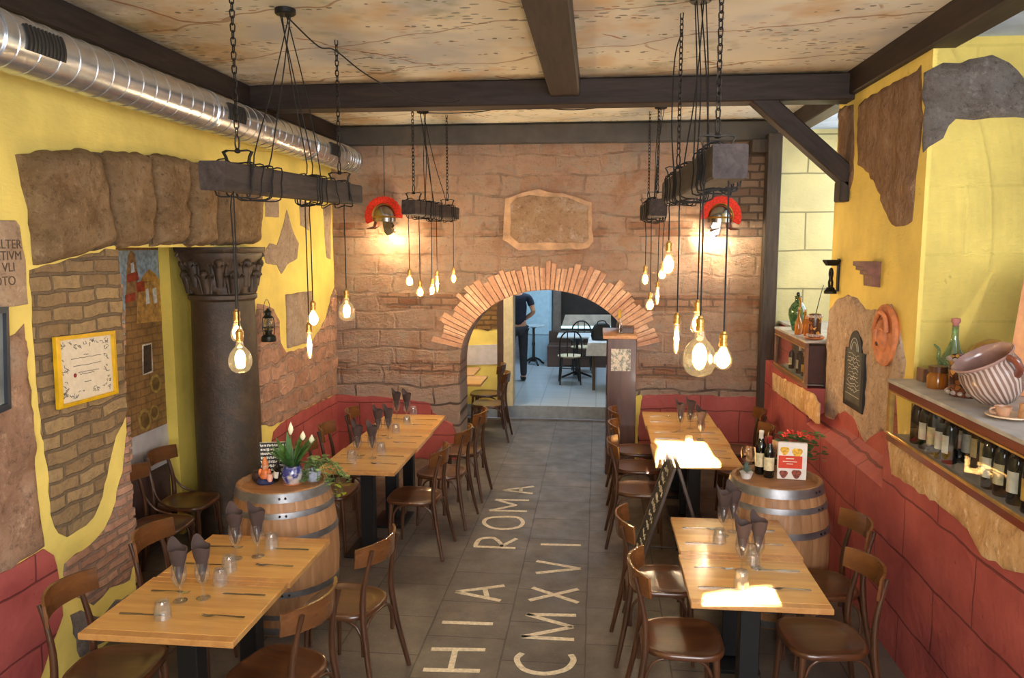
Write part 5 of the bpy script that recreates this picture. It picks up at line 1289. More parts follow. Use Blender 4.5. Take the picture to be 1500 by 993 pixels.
def bottle(label, cap, lab, loc, rz, sc, g):
    k = (cap, lab)
    if k not in SRC: SRC[k] = make_bottle(label, cap, lab, loc, rz, sc, g); return SRC[k]
    o = dup(SRC[k], loc, rz, label, g); o.scale = (sc, sc, sc); return o
CZ = 1.282 + 0.0365
front = [(3.44, 'gold', 'yellow'), (3.56, 'white', 'white'), (3.68, 'black', 'cream'), (3.79, 'red', 'white'), (4.22, 'black', 'white'), (4.31, 'orange', 'white'), (4.41, 'black', 'cream'), (4.52, 'red', 'white'), (4.64, 'black', None)]
for k, (y_, cap, lab) in enumerate(front):
    bottle('front row bottle in the long case, %s from the camera end, %s neck, %s' % (ordn[k], cap, (lab + ' label') if lab else 'no label'), cap, lab, (1.845, y_, CZ), r.uniform(-0.3, 0.3), 1.0, GB)
caps = ['red', 'black', 'orange', 'red', 'black', 'red', 'orange', 'black', 'red', 'black', 'white', 'black', 'red', 'black']
for k in range(14):
    bottle('back row bottle in the long case, %s from the camera end, %s neck' % (ordn[k], caps[k]), caps[k], 'cream' if k % 3 else 'white', (1.955, 3.36 + k * 0.098, CZ), r.uniform(-0.3, 0.3), 1.03, GB)
GS = 'bottles in the small glazed case'
for k, (y_, cap, lab, sc) in enumerate(((6.98, 'black', 'white', 0.8), (7.16, 'gold', 'yellow', 0.72), (7.32, 'white', 'white', 0.85), (7.62, 'orange', 'cream', 0.72))):
    bottle('bottle in the small case, %s from the pilaster, %s neck and %s label' % (ordn[k], cap, lab), cap, lab, (1.85, y_, 1.252 + 0.0365), r.uniform(-0.3, 0.3), sc, GS)
# --- on the small case
TZ = 1.640 + 0.018
M_GREENG = glassy('green bottle glass', (120, 160, 110), 0.14, 0.03, 0.35, (66, 110, 70))
M_AMBERG = glassy('amber oil glass', (226, 160, 50), 0.12, 0.03, 0.45, (190, 120, 30))
M_PALEG = glassy('pale green glass', (196, 226, 200), 0.16, 0.03, 0.12, (150, 190, 150))
M_CORKM = plain('cork', (176, 128, 84), 0.8, 0, 0.15, 40)
am = thing('green_jug', 'green and grey glass jug with a stopper at the back of the small case', 'jug', (1.87, 7.55, TZ))
MB().lathe([(0.001, 0), (0.040, 0), (0.048, 0.01), (0.062, 0.07), (0.082, 0.15), (0.080, 0.20), (0.055, 0.25), (0.030, 0.275), (0.028, 0.31), (0.036, 0.325), (0.001, 0.327)], 24).build('jug_body', M_GREENG, am, 60)
mb = MB()
for sg in (-1, 1): mb.tube(catmull([(0.0, 0.03 * sg, 0.30), (0, 0.075 * sg, 0.315), (0, 0.095 * sg, 0.27), (0, 0.076 * sg, 0.22)], 5), 0.008, 8)
mb.build('handle', M_AMBERG, am, 60)
MB().lathe([(0.014, 0.322), (0.02, 0.345), (0.012, 0.36), (0.001, 0.362)], 14).build('stopper', M_BOT, am, 60)
for k, (x_, y_, s_c, lab) in enumerate(((1.80, 7.22, 1.0, 'slim amber oil bottle standing in front of the green jug'), (1.87, 7.28, 0.9, 'slim amber oil bottle behind the other, beside the green jug'))):
    ob = thing('oil_bottle', lab, 'bottle', (x_, y_, TZ), 0, 'oil bottles on the small case'); ob.scale = (s_c,) * 3
    MB().lathe([(0.001, 0), (0.030, 0), (0.032, 0.008), (0.034, 0.08), (0.022, 0.13), (0.011, 0.16), (0.010, 0.215), (0.013, 0.225), (0.001, 0.226)], 16).build('bottle_body', M_AMBERG, ob, 60)
    MB().lathe([(0.009, 0.222), (0.011, 0.245), (0.001, 0.247)], 10).build('cork', M_CORKM, ob, 60)
oj = thing('oil_jar', 'orange oil jar between the slim bottles and the mosaic jar', 'jar', (1.85, 7.05, TZ))
MB().lathe([(0.001, 0), (0.042, 0), (0.046, 0.01), (0.046, 0.12), (0.034, 0.145), (0.034, 0.165), (0.001, 0.166)], 20).build('jar_body', M_AMBERG, oj, 60)
MB().lathe([(0.037, 0.16), (0.037, 0.182), (0.001, 0.184)], 16).build('jar_lid', M_CORKM, oj, 40)
s_ = NT('mosaic of amber and brown chips'); _v = s_.voro(34, 'F1', None, 'Color'); _e = s_.voro(34, 'DISTANCE_TO_EDGE')
_k = s_.sep(_v)[0]; _c = s_.ramp(_k, [(0.0, (74, 40, 26)), (0.35, (150, 92, 44)), (0.6, (206, 150, 70)), (0.8, (120, 66, 40)), (1.0, (188, 176, 168))], True)
M_MOS = s_.pbr(s_.mix(s_.math('LESS_THAN', _e, 0.05), _c, (60, 40, 34)), 0.25, 0, s_.bump(_e, 0.5, 0.004), 0.6)
def mosaic(label, loc, R_, H_):
    t = thing('mosaic_jar', label, 'jar', loc)
    MB().lathe([(0.001, 0), (R_ * 0.92, 0), (R_, 0.01), (R_, H_ - 0.012), (R_ * 0.96, H_), (R_ * 0.88, H_), (R_ * 0.86, H_ - 0.03), (0.001, H_ - 0.03)], 28).build('jar_body', M_MOS, t, 40)
    r2 = random.Random(4); pm = plain('pale pebbles', (176, 160, 154), 0.35, 0, 0.2, 50)
    for ring_z in (0.02, H_ - 0.02):
        mb = MB()
        for k in range(16): mb.ell(((R_ + 0.003) * math.cos(k * PI / 8), (R_ + 0.003) * math.sin(k * PI / 8), ring_z), (0.014, 0.014, 0.012), 7, 5)
        mb.build('pebble_band', pm, t, 50)
    return t
sa = tag(MB().lathe([(0.001, 0), (0.06, 0), (0.085, 0.016), (0.083, 0.022), (0.06, 0.010), (0.001, 0.010)], 28, (1.845, 6.86, TZ)).build('terracotta_saucer', M_TERRA), 'terracotta saucer under the mosaic jar on the small case', 'saucer')
mosaic('mosaic jar on a terracotta saucer at the front of the small case', (1.845, 6.86, TZ + 0.0165), 0.052, 0.20)
# --- on the long case
pr = thing('glass_oil_cruet', 'pale green long-spouted glass cruet with a pink stopper', 'cruet', (2.06, 4.74, TZ + 0.06))
MB().lathe([(0.001, 0), (0.070, 0), (0.085, 0.015), (0.082, 0.05), (0.060, 0.10), (0.034, 0.15), (0.020, 0.20), (0.018, 0.27), (0.022, 0.275)], 28, caps=False).build('cruet_body', M_PALEG, pr, 60)
MB().tube(catmull([(-0.05, -0.03, 0.04), (-0.10, -0.045, 0.08), (-0.105, -0.05, 0.14), (-0.135, -0.06, 0.17)], 6), [0.016 - 0.0006 * k for k in range(19)], 10).build('spout', M_PALEG, pr, 60)
MB().lathe([(0.014, 0.265), (0.017, 0.285), (0.026, 0.295), (0.024, 0.315), (0.001, 0.32)], 14).build('stopper', plain('pinkish stopper', (176, 112, 104), 0.6), pr, 60)
tag(MB().cbox((2.06, 4.74, TZ + 0.03), (0.20, 0.18, 0.06), 0.004).build('wooden_stand', M_CAB, None, 0), 'low brown wooden block under the green cruet', 'stand')
tag(MB().cbox((1.915, 4.77, TZ + 0.04), (0.05, 0.10, 0.08), 0.004).build('wooden_box', wood('brown little box', (96, 64, 44), (140, 100, 72), 'Z'), None, 0), 'little brown wooden box at the far end of the long case', 'box')
hj = thing('honey_jar', 'small squat amber honey jar on the long case', 'jar', (1.90, 4.55, TZ))
MB().lathe([(0.001, 0), (0.050, 0), (0.055, 0.008), (0.056, 0.07), (0.042, 0.088), (0.044, 0.095), (0.001, 0.096)], 24).build('jar_body', M_AMBERG, hj, 50)
MB().lathe([(0.050, 0.092), (0.050, 0.125), (0.001, 0.128)], 24).build('jar_lid', plain('brown jar lid', (92, 58, 34), 0.4, 0.3), hj, 40)
mosaic('large mosaic canister behind the striped bowl on the long case', (1.965, 4.33, TZ), 0.095, 0.215)
jg = thing('brown_jug', 'round brown jug standing against the yellow reveal behind the canister', 'jug', (2.16, 4.52, TZ))
MB().lathe([(0.001, 0), (0.07, 0), (0.10, 0.05), (0.12, 0.13), (0.115, 0.20), (0.08, 0.255), (0.03, 0.28), (0.001, 0.282)], 28).build('jug_body', plain('mottled brown glaze', (134, 98, 44), 0.4, 0, 0.3, 9), jg, 60)
# striped bowl lying on its side
s_ = NT('brown and cream striped glaze'); x_, y_, z_ = s_.sep()
_w = s_.n('ShaderNodeTexWave'); _a = s_.math('ARCTAN2', y_, x_); s_.l(s_.comb(_a, 0.0), _w.inputs['Vector']); _w.inputs['Scale'].default_value = 1.75; _w.inputs['Distortion'].default_value = 0.6
_c = s_.ramp(_w.outputs['Fac'], [(0.3, (120, 92, 80)), (0.5, (150, 120, 106)), (0.72, (184, 164, 152))])
M_STRIPE = s_.pbr(_c, 0.2, 0, None, 0.6, coat=0.5)
bo = thing('striped_bowl', 'big brown and cream striped ceramic bowl tipped on its side', 'bowl', (1.915, 3.985, TZ + 0.165))
ax = V(-0.50, -0.02, 0.86).normalized(); u_ = V(0, 0, 1).cross(ax).normalized(); MRb = Matrix((u_, ax.cross(u_), ax)).transposed()
prof = [(0.001, -0.145), (0.06, -0.14), (0.105, -0.10), (0.135, -0.03), (0.138, 0.03), (0.128, 0.075), (0.138, 0.092)]
prof2 = [(0.138, 0.092), (0.146, 0.102), (0.140, 0.108), (0.124, 0.09), (0.118, 0.06), (0.126, 0.02), (0.12, -0.04), (0.09, -0.09), (0.001, -0.12)]
def rib(r_, z_, a_): return (r_ + (0.003 * math.cos(22 * a_) if -0.12 < z_ < 0.06 else 0), z_)
_b = MB().lathe(prof, 88, (0, 0, 0), rib, caps=False).build('bowl_body', M_STRIPE, bo, 50); _b.matrix_local = MRb.to_4x4()
_b = MB().lathe(prof2, 60, caps=False).build('bowl_interior', plain('glazed rose-brown interior', (150, 116, 106), 0.18, 0, 0.15, 6, coat=0.5), bo, 50); _b.matrix_local = MRb.to_4x4()
_h = MB()
for q in (0.35, 2.6):
    _h = MB().tube(catmull([(0.142 * math.cos(q), 0.142 * math.sin(q), 0.095), (0.172 * math.cos(q), 0.172 * math.sin(q), 0.075), (0.172 * math.cos(q), 0.172 * math.sin(q), 0.03), (0.137 * math.cos(q), 0.137 * math.sin(q), 0.0)], 5), 0.013, 8, flat=1.5).build('handle', plain('brown glazed handle', (112, 58, 42), 0.25, 0, 0.15, coat=0.4) if q < 1 else bpy.data.materials['brown glazed handle'], bo, 50); _h.matrix_local = MRb.to_4x4()
pl = tag(MB().lathe([(0.001, 0), (0.06, 0), (0.10, 0.014), (0.098, 0.02), (0.06, 0.008), (0.001, 0.008)], 32, (1.90, 3.77, TZ)).build('small_plate', plain('beige glazed plate', (196, 166, 134), 0.3, 0, 0.1)), 'beige plate holding a cup at the near end of the long case', 'plate')
cu = thing('small_cup', 'small brown-rimmed cup on the beige plate', 'cup', (1.88, 3.79, TZ + 0.0085))
M_TERRAC = plain('dull brown cup glaze', (176, 134, 104), 0.35, 0, 0.12)
MB().lathe([(0.001, 0), (0.026, 0), (0.036, 0.03), (0.038, 0.045), (0.034, 0.045), (0.028, 0.01), (0.001, 0.008)], 20).build('cup_body', M_TERRAC, cu, 50)
MB().tube(catmull([(-0.033, 0, 0.038), (-0.055, 0, 0.032), (-0.052, 0, 0.015), (-0.03, 0, 0.012)], 4), 0.005, 6).build('cup_handle', M_TERRAC, cu, 50)
tag(MB().lathe([(0.001, 0), (0.022, 0), (0.024, 0.005), (0.024, 0.07), (0.001, 0.072)], 16, (1.945, 3.73, TZ + 0.0085)).build('cork_cylinder', M_CORKM), 'cork-coloured cylinder standing on the beige plate', 'stopper')
P = [PY(px, py, 4.35) for px, py in ((1472, 548), (1504, 384), (1600, 404), (1568, 560))]
P[0].z = P[3].z = TZ + 0.001
s_ = NT('orange printed board'); _n = s_.noise(5, 5, 0.7); M_OR = s_.pbr(s_.ramp(_n, [(0.35, (176, 106, 66)), (0.6, (206, 138, 80)), (0.75, (214, 160, 96))]), 0.5)
ob = tag(MB().prism(P, V(0.05, 0.03, 0.0)).build('orange_board', M_OR, None, 0), 'slanting orange board propped on the sill at the right edge', 'board')

# ================================================================ on the barrels
LEAF = plain('dark green leaf', (62, 104, 48), 0.45, 0, 0.25, 10); LEAFV = plain('variegated ivy leaf', (112, 138, 84), 0.5, 0, 0.3, 26); LEAFY = plain('yellow-green leaf', (158, 176, 52), 0.5, 0, 0.2)
M_SPATHE = plain('cream white spathe', (226, 226, 196), 0.5, 0, 0.06); M_STEM = plain('plant stem', (70, 100, 48), 0.6)
def leaf_mesh(mb, base, tip, w, droop=0.0, cup=0.15):
    base, tip = Vector(base), Vector(tip); d = tip - base; s_ = d.cross(V(0, 0, 1)); s_ = s_.normalized() if s_.length > 1e-4 else V(1, 0, 0); up_ = s_.cross(d).normalized()
    rings = []; n = 7
    for k in range(n + 1):
        t = k / n; c = base + d * t + V(0, 0, -droop * t * t); ww = max(0.0006, w * math.sin(PI * min(1, t ** 0.75 * 0.98 + 0.02)))
        rings.append([c - s_ * ww + up_ * ww * cup, c - up_ * 0.0008, c + s_ * ww + up_ * ww * cup, c + up_ * 0.0008])
    mb.loft(rings)
def pz(px, py, b=BT): return PZ(px, py, b)
# peace lily in a blue and white pot
pp = V(-1.975, 4.80, BT + 0.002); lil = thing('peace_lily', 'peace lily with white flowers in a blue and white pot on the left barrel', 'plant', pp)
s_ = NT('blue and white glaze'); _n = s_.noise(14, 3, 0.6); M_BW = s_.pbr(s_.ramp(_n, [(0.44, (50, 58, 128)), (0.52, (150, 150, 170)), (0.62, (206, 196, 180))]), 0.15, 0, None, 0.6, coat=0.5)
MB().lathe([(0.001, 0), (0.045, 0), (0.050, 0.006), (0.070, 0.05), (0.068, 0.09), (0.055, 0.115), (0.060, 0.125), (0.052, 0.125), (0.045, 0.10), (0.001, 0.10)], 28).build('pot', M_BW, lil, 50)
MB().lathe([(0.001, -0.0), (0.06, 0.0), (0.064, 0.006), (0.001, 0.007)], 24, (0, 0, -0.0)).build('pot_saucer', M_TERRA, lil, 50)
r = random.Random(31); mb = MB()
for k in range(27):
    a = r.uniform(0, 2 * PI); o = r.uniform(0.07, 0.21); h = r.uniform(0.07, 0.25)
    leaf_mesh(mb, (0.02 * math.cos(a), 0.02 * math.sin(a), 0.11), (o * math.cos(a), o * math.sin(a), 0.11 + h), r.uniform(0.014, 0.026), r.uniform(0.0, 0.09))
mb.build('foliage', LEAF, lil, 60)
def spathe(px, py, h):
    tip = PY(px, py, pp.y) - pp; b = MB(); b.tube(catmull([(0, 0, 0.10), (tip.x * 0.5, 0, 0.10 + (tip.z - 0.10) * 0.6), tip + V(0, 0, -h)], 5), 0.003, 6)
    f = b.build('flower_stem', M_STEM, lil, 60)
    m_ = MB(); m_.loft([[tip + V(w_ * math.cos(a) + 0.004 * t, (0.5 * w_) * math.sin(a), -h + h * t) for a in [2 * PI * j / 10 for j in range(10)]] for t, w_ in ((0, 0.004), (0.15, 0.013), (0.4, 0.019), (0.65, 0.014), (0.85, 0.006), (1.0, 0.001))])
    m_.build('spathe', M_SPATHE, f, 60)
spathe(425, 618, 0.085); spathe(443, 631, 0.062); spathe(456, 636, 0.065)
# trailing ivy in a small pot
ip = V(-1.86, 4.87, BT + 0.002); iv = thing('trailing_ivy', 'variegated ivy spilling from a small pale pot over the barrel edge', 'plant', ip)
MB().lathe([(0.001, 0), (0.036, 0), (0.040, 0.005), (0.050, 0.06), (0.054, 0.075), (0.046, 0.075), (0.040, 0.05), (0.001, 0.05)], 24).build('pot', plain('pale grey-blue pot', (176, 184, 200), 0.3, 0, 0.15, 20), iv, 50)
st = MB(); lv1, lv2 = MB(), MB()
for k in range(12):
    a = r.uniform(-1.2, 1.2) if k < 8 else r.uniform(1.2, 5.0); L = r.uniform(0.16, 0.27) if k < 8 else r.uniform(0.07, 0.12)
    P = catmull([(0.02 * math.cos(a), 0.02 * math.sin(a), 0.07), (L * 0.45 * math.cos(a), L * 0.45 * math.sin(a), 0.12 + r.uniform(0, 0.05)), (L * 0.8 * math.cos(a), L * 0.8 * math.sin(a), 0.08), (L * math.cos(a), L * math.sin(a), (-0.10 if k < 3 else 0.02))], 6)
    st.tube(P, 0.0018, 5)
    for j in range(3, len(P)):
        q = P[j]; b = r.uniform(0, 2 * PI); s_z = r.uniform(0.028, 0.045)
        leaf_mesh(lv2 if (k < 3 and j > len(P) - 5) else lv1, q, q + V(s_z * math.cos(b), s_z * math.sin(b), r.uniform(-0.01, 0.02)), s_z * 0.42)
st.build('stem', M_STEM, iv, 60); lv1.build('foliage', LEAFV, iv, 60); lv2.build('young_foliage', LEAFY, iv, 60)
# menu, bottle, gnome and dark pot
mp = V(-2.14, 4.88, BT + 0.002); me_ = thing('menu_book', 'thick menu with a black and white lettered cover on the left barrel', 'menu', mp + V(0, 0.03, 0), 0.28)
MB().cbox((0, 0.012, 0.12), (0.195, 0.032, 0.240), 0.002).build('pages', plain('white page edges', (226, 222, 212), 0.6), me_, 0)
MB().box((0, -0.0065, 0.121), (0.20, 0.003, 0.242)).build('cover', plain('black cover', (26, 26, 26), 0.4), me_, 0)
bl = MB(); r = random.Random(8)
for row in range(8):
    x = -0.09
    while x < 0.08:
        w = r.uniform(0.007, 0.018); bl.box((x + w / 2, -0.0085, 0.225 - row * 0.028), (w * 0.72, 0.001, r.uniform(0.010, 0.020)), 0, Matrix.Rotation(r.uniform(-0.5, 0.5), 3, 'Y')); x += w
bl.build('cover_lettering', plain('white cover print', (220, 218, 208), 0.6), me_, 0)
gp = V(-2.15, 4.77, BT + 0.002); gn = thing('gnome_figurine', 'little figurine in orange with a dark blue base on the left barrel', 'figurine', gp + V(-0.005, 0.02, 0))
MB().lathe([(0.001, 0), (0.055, 0), (0.06, 0.012), (0.05, 0.03), (0.03, 0.036), (0.001, 0.037)], 20).build('figurine_base', plain('dark blue glaze', (40, 48, 84), 0.3), gn, 50)
MB().lathe([(0.001, 0.03), (0.034, 0.035), (0.036, 0.06), (0.026, 0.085), (0.016, 0.095), (0.001, 0.096)], 20).ell((-0.03, -0.01, 0.07), (0.014, 0.014, 0.03), 10, 8).ell((0.03, -0.012, 0.07), (0.014, 0.014, 0.03), 10, 8).build('figurine_body', plain('orange glaze', (206, 112, 58), 0.4, 0, 0.2, 20), gn, 60)
MB().ell((0, 0, 0.11), (0.021, 0.022, 0.024), 16, 12).ell((0, -0.022, 0.108), (0.006, 0.007, 0.006), 8, 6).build('figurine_head', plain('figurine skin', (222, 160, 120), 0.5), gn, 60)
MB().lathe([(0.023, 0.122), (0.018, 0.145), (0.006, 0.172), (0.001, 0.175)], 16).build('figurine_hat', plain('orange hat glaze', (214, 126, 66), 0.4), gn, 60)
MB().lathe([(0.012, 0.0), (0.02, 0.02), (0.016, 0.05), (0.001, 0.052)], 10, (0.045, -0.035, 0.02)).build('figurine_apron', plain('pink and white glaze', (214, 160, 140), 0.4), gn, 60)
tag(MB().lathe([(0.001, 0), (0.03, 0), (0.04, 0.02), (0.038, 0.05), (0.026, 0.062), (0.028, 0.068), (0.001, 0.066)], 20, V(-2.228, 4.835, BT + 0.002)).build('dark_pot', plain('dark brown pot', (62, 42, 34), 0.4, 0, 0.15)), 'small dark brown pot at the left rim of the barrel', 'pot')
bo = make_bottle('dark bottle with a white label leaning back beside the lettered menu', 'black', 'white', V(-2.085, 4.79, BT + 0.003), 0.9, 0.55)
bo.rotation_euler = (0.35, -0.25, 1.3); bo.location.z += 0.02
# --- right barrel
bA = make_bottle('wine bottle with a white capsule on the right barrel', 'white', 'cream', V(1.125, 5.365, BT + 0.002), 1.35)
bB = make_bottle('wine bottle with a red capsule against the food book', 'red', 'cream', V(1.165, 5.285, BT + 0.002), 1.35, 0.94)
kp = V(1.305, 5.215, BT + 0.002); bk = thing('food_book', 'white food book with a red band standing on the right barrel', 'book', kp + V(0, 0.03, 0), -0.10)
M_BK = plain('white glossy cover', (226, 220, 212), 0.25, 0, 0.04)
MB().cbox((0.0, 0.016, 0.125), (0.185, 0.034, 0.25), 0.002).build('book_block', M_BK, bk, 0)
MB().box((-0.012, -0.0025, 0.118), (0.150, 0.002, 0.085)).build('red_band', plain('red cover band', (206, 66, 40), 0.3, 0, 0.06), bk, 0)
M_ORF = plain('printed orange food', (226, 156, 50), 0.3, 0, 0.3, 60); M_BRF = plain('printed dark food', (120, 60, 44), 0.3, 0, 0.4, 60)
for x_, z_, m_, rr in ((-0.05, 0.195, M_ORF, 0.028), (0.03, 0.185, M_ORF, 0.032), (-0.052, 0.035, M_BRF, 0.026), (0.03, 0.04, M_BRF, 0.030)):
    MB().lathe([(rr, 0.0), (rr, 0.0015), (0.001, 0.0015)], 18, (x_, -0.001, z_), lambda r_, z2, a_: (r_ * (1 + 0.15 * math.sin(3 * a_)), z2), Matrix.Rotation(PI / 2, 3, 'X')).build('cover_picture', m_, bk, 0)
tl = MB()
for zz, w in ((0.142, 0.05), (0.122, 0.09), (0.106, 0.04)): tl.box((-0.015, -0.0042, zz), (w, 0.001, 0.006))
tl.build('cover_title', plain('pale cover print', (236, 210, 190), 0.5), bk, 0)
ge = thing('geranium', 'red-flowering geranium behind the food book', 'plant', V(1.345, 5.335, BT + 0.002))
MB().lathe([(0.001, 0), (0.036, 0), (0.046, 0.09), (0.05, 0.10), (0.042, 0.10), (0.001, 0.085)], 24).build('pot', M_BW, ge, 50)
fo = MB(); fw_ = MB(); r = random.Random(17)
for k in range(150):
    a = r.uniform(0, 2 * PI); o = r.uniform(0.02, 0.17); z_ = r.uniform(0.10, 0.29); b = V(o * math.cos(a) + 0.05, abs(o * math.sin(a)) * 0.8 - 0.01, z_); b2 = r.uniform(0, 2 * PI)
    leaf_mesh(fo, b, b + V(0.04 * math.cos(b2), 0.04 * math.sin(b2), r.uniform(-0.015, 0.02)), 0.024)
for k in range(8): fo.tube([(0, 0, 0.08), (0.1 * math.cos(k), 0.08 * math.sin(k), 0.2)], 0.003, 5)
for cx_, cy_, cz_ in ((-0.08, 0, 0.285), (-0.03, 0.02, 0.30), (0.03, -0.01, 0.29), (0.09, 0.0, 0.27), (0.0, 0.06, 0.28)):
    for k in range(14): fw_.ell((cx_ + r.uniform(-0.025, 0.025), cy_ + r.uniform(-0.025, 0.025), cz_ + r.uniform(-0.012, 0.012)), (0.009, 0.009, 0.006), 6, 4)
fo.build('foliage', LEAF, ge, 60); fw_.build('blossom', plain('red blossom', (214, 66, 48), 0.6, 0, 0.2, 30), ge, 60)
# a big stemmed glass full of corks and a small pot
cg = thing('cork_glass', 'stemmed glass full of corks on the right barrel', 'glass', V(1.035, 5.335, BT + 0.002))
MB().lathe([(0.001, 0), (0.034, 0.0), (0.030, 0.005), (0.006, 0.012), (0.005, 0.06), (0.018, 0.075), (0.042, 0.11), (0.048, 0.15), (0.042, 0.19)], 24, caps=False).build('glass_bowl', M_CLEAR, cg, 60)
ck = MB(); r = random.Random(2)
for k in range(22):
    a = r.uniform(0, 6.28); q = r.uniform(0, 0.024); c0 = V(q * math.cos(a), q * math.sin(a), 0.10 + 0.004 * k); d = V(r.uniform(-1, 1), r.uniform(-1, 1), r.uniform(-0.6, 0.6)).normalized() * 0.015
    ck.tube([c0 - d, c0 + d], 0.009, 8)
ck.build('corks', M_CORKM, cg, 40)
sp_ = thing('succulent_pot', 'small white pot with a grey-green succulent on the left rim of the right barrel', 'plant', V(1.01, 5.24, BT + 0.002))
MB().lathe([(0.001, 0), (0.03, 0), (0.042, 0.04), (0.045, 0.045), (0.001, 0.04)], 20).build('pot', plain('white pot', (212, 208, 202), 0.4), sp_, 50)
sc = MB()
for k in range(22):
    a = k * 2.4; e = 0.3 + 0.9 * k / 22; leaf_mesh(sc, (0, 0, 0.04), (0.05 * math.cos(a) * (1.3 - e), 0.05 * math.sin(a) * (1.3 - e), 0.045 + 0.07 * e), 0.010, 0, 0.3)
sc.build('foliage', plain('grey-green succulent', (104, 124, 112), 0.5, 0, 0.2), sp_, 60)
# ================================================================ laid tables
M_NAP = plain('dark brown paper napkin', (70, 54, 50), 0.85, 0, 0.10, 9)
M_WGLASS = glassy('wine glass', (252, 253, 252), 0.11, 0.02, 0.02, (240, 240, 240), 0.65)
M_STEEL2 = plain('cutlery steel', (172, 170, 166), 0.25, 1.0, 0.05)
def make_goblet():
    t = MB().lathe([(0.0008, 0.002), (0.034, 0.0), (0.034, 0.0025), (0.012, 0.006), (0.0045, 0.014), (0.004, 0.062), (0.008, 0.070), (0.024, 0.088), (0.034, 0.115), (0.036, 0.145), (0.032, 0.185)], 26, caps=False).build('wine_glass', M_WGLASS); return t
def make_napkin():
    n = 26; rings = []
    for z, R_ in ((0.084, 0.005), (0.10, 0.009), (0.15, 0.021), (0.185, 0.027), (0.21, 0.035), (0.262, 0.043)):
        ring = []
        for k in range(n):
            a = 2 * PI * k / n; zz = z + (0.05 * max(0, math.cos(a)) ** 3 + 0.006 * math.sin(3 * a)) * ((z - 0.078) / 0.182) ** 2
            rr = R_ * (1 + 0.10 * math.sin(2 * a + 0.6))
            ring.append(V(rr * math.cos(a), rr * math.sin(a), zz))
        rings.append(ring)
    inner = [[V(p.x * 0.93, p.y * 0.93, p.z - 0.0005) for p in ring] for ring in reversed(rings)]
    return MB().loft(rings + inner).build('paper_napkin', M_NAP, None, 50)
def make_tumbler():
    def fn(r_, z_, a_): return (r_ + (0.0014 * math.cos(14 * a_) if 0.012 < z_ < 0.075 else 0), z_)
    mt = glassy('tumbler glass', (252, 253, 252), 0.06, 0.03, 0.045, (235, 235, 235), 0.45)
    return MB().lathe([(0.037, 0.0), (0.0385, 0.001), (0.037, 0.02), (0.0345, 0.05), (0.031, 0.078), (0.028, 0.085), (0.001, 0.083), (0.001, 0.074), (0.027, 0.074), (0.031, 0.05), (0.036, 0.0)], 56, (0, 0, 0), fn, caps=False).build('tumbler', mt, None, 50)
def make_knife():
    t = thing('table_knife', 'knife', 'knife')
    MB().loft([[V(x, w, 0.002 + h), V(x, -w, 0.002 + h), V(x, -w, 0.002 - h + 0.002), V(x, w, 0.002 - h + 0.002)] for x, w, h in ((-0.11, 0.006, 0.003), (-0.09, 0.0075, 0.003), (-0.02, 0.006, 0.003), (0.0, 0.005, 0.0025))]).build('handle', M_STEEL2, t, 40)
    MB().prism([V(0.0, -0.006, 0.0015), V(0.09, -0.008, 0.0015), V(0.105, -0.004, 0.0015), V(0.11, 0.004, 0.0015), V(0.10, 0.006, 0.0015), V(0.0, 0.006, 0.0015)], V(0, 0, 0.0015)).build('blade', M_STEEL2, t, 0)
    return t
def make_fork():
    t = thing('table_fork', 'fork', 'fork')
    MB().loft([[V(x, w, z + 0.0012), V(x, -w, z + 0.0012), V(x, -w, z - 0.0012), V(x, w, z - 0.0012)] for x, w, z in ((-0.105, 0.007, 0.0025), (-0.08, 0.0075, 0.003), (-0.02, 0.004, 0.006), (0.03, 0.0035, 0.008), (0.045, 0.008, 0.006))]).build('handle', M_STEEL2, t, 40)
    h = MB(); h.loft([[V(x, w, z + 0.001), V(x, -w, z + 0.001), V(x, -w, z - 0.001), V(x, w, z - 0.001)] for x, w, z in ((0.044, 0.009, 0.006), (0.058, 0.012, 0.0035))])
    for k in range(4): h.tube([(0.057, -0.0095 + 0.0063 * k, 0.0035), (0.075, -0.009 + 0.006 * k, 0.003), (0.098, -0.0085 + 0.0057 * k, 0.009)], 0.0016, 5)
    h.build('tines', M_STEEL2, t, 40); return t
TTZ = 0.7505
USED = {}
def put(kind, make, label, cat, loc, rz, group):
    loc = Vector(loc)
    if kind not in USED:
        o = make(); USED[kind] = o; tag(o, label, cat, group); o.location = loc; o.rotation_euler = (0, 0, rz); return o
    return dup(USED[kind], loc, rz, label, group)
def settle(rows):
    r = random.Random(41)
    for tname, px, py, which, kind in rows:
        loc = PZ(px, py, TTZ)
        if kind == 'g':
            put('wine_glass', make_goblet, 'wine glass, %s' % which, 'wine glass', loc, 0, 'wine glasses ' + tname)
            put('paper_napkin', make_napkin, 'napkin cone, %s' % which, 'napkin', loc + V(0, 0, 0.0005), PI - 0.5 + r.uniform(-0.5, 0.5), 'rolled napkins ' + tname)
        else:
            put('tumbler', make_tumbler, 'ribbed upside-down tumbler, %s' % which, 'tumbler', loc, r.uniform(0, 1), 'tumblers ' + tname)
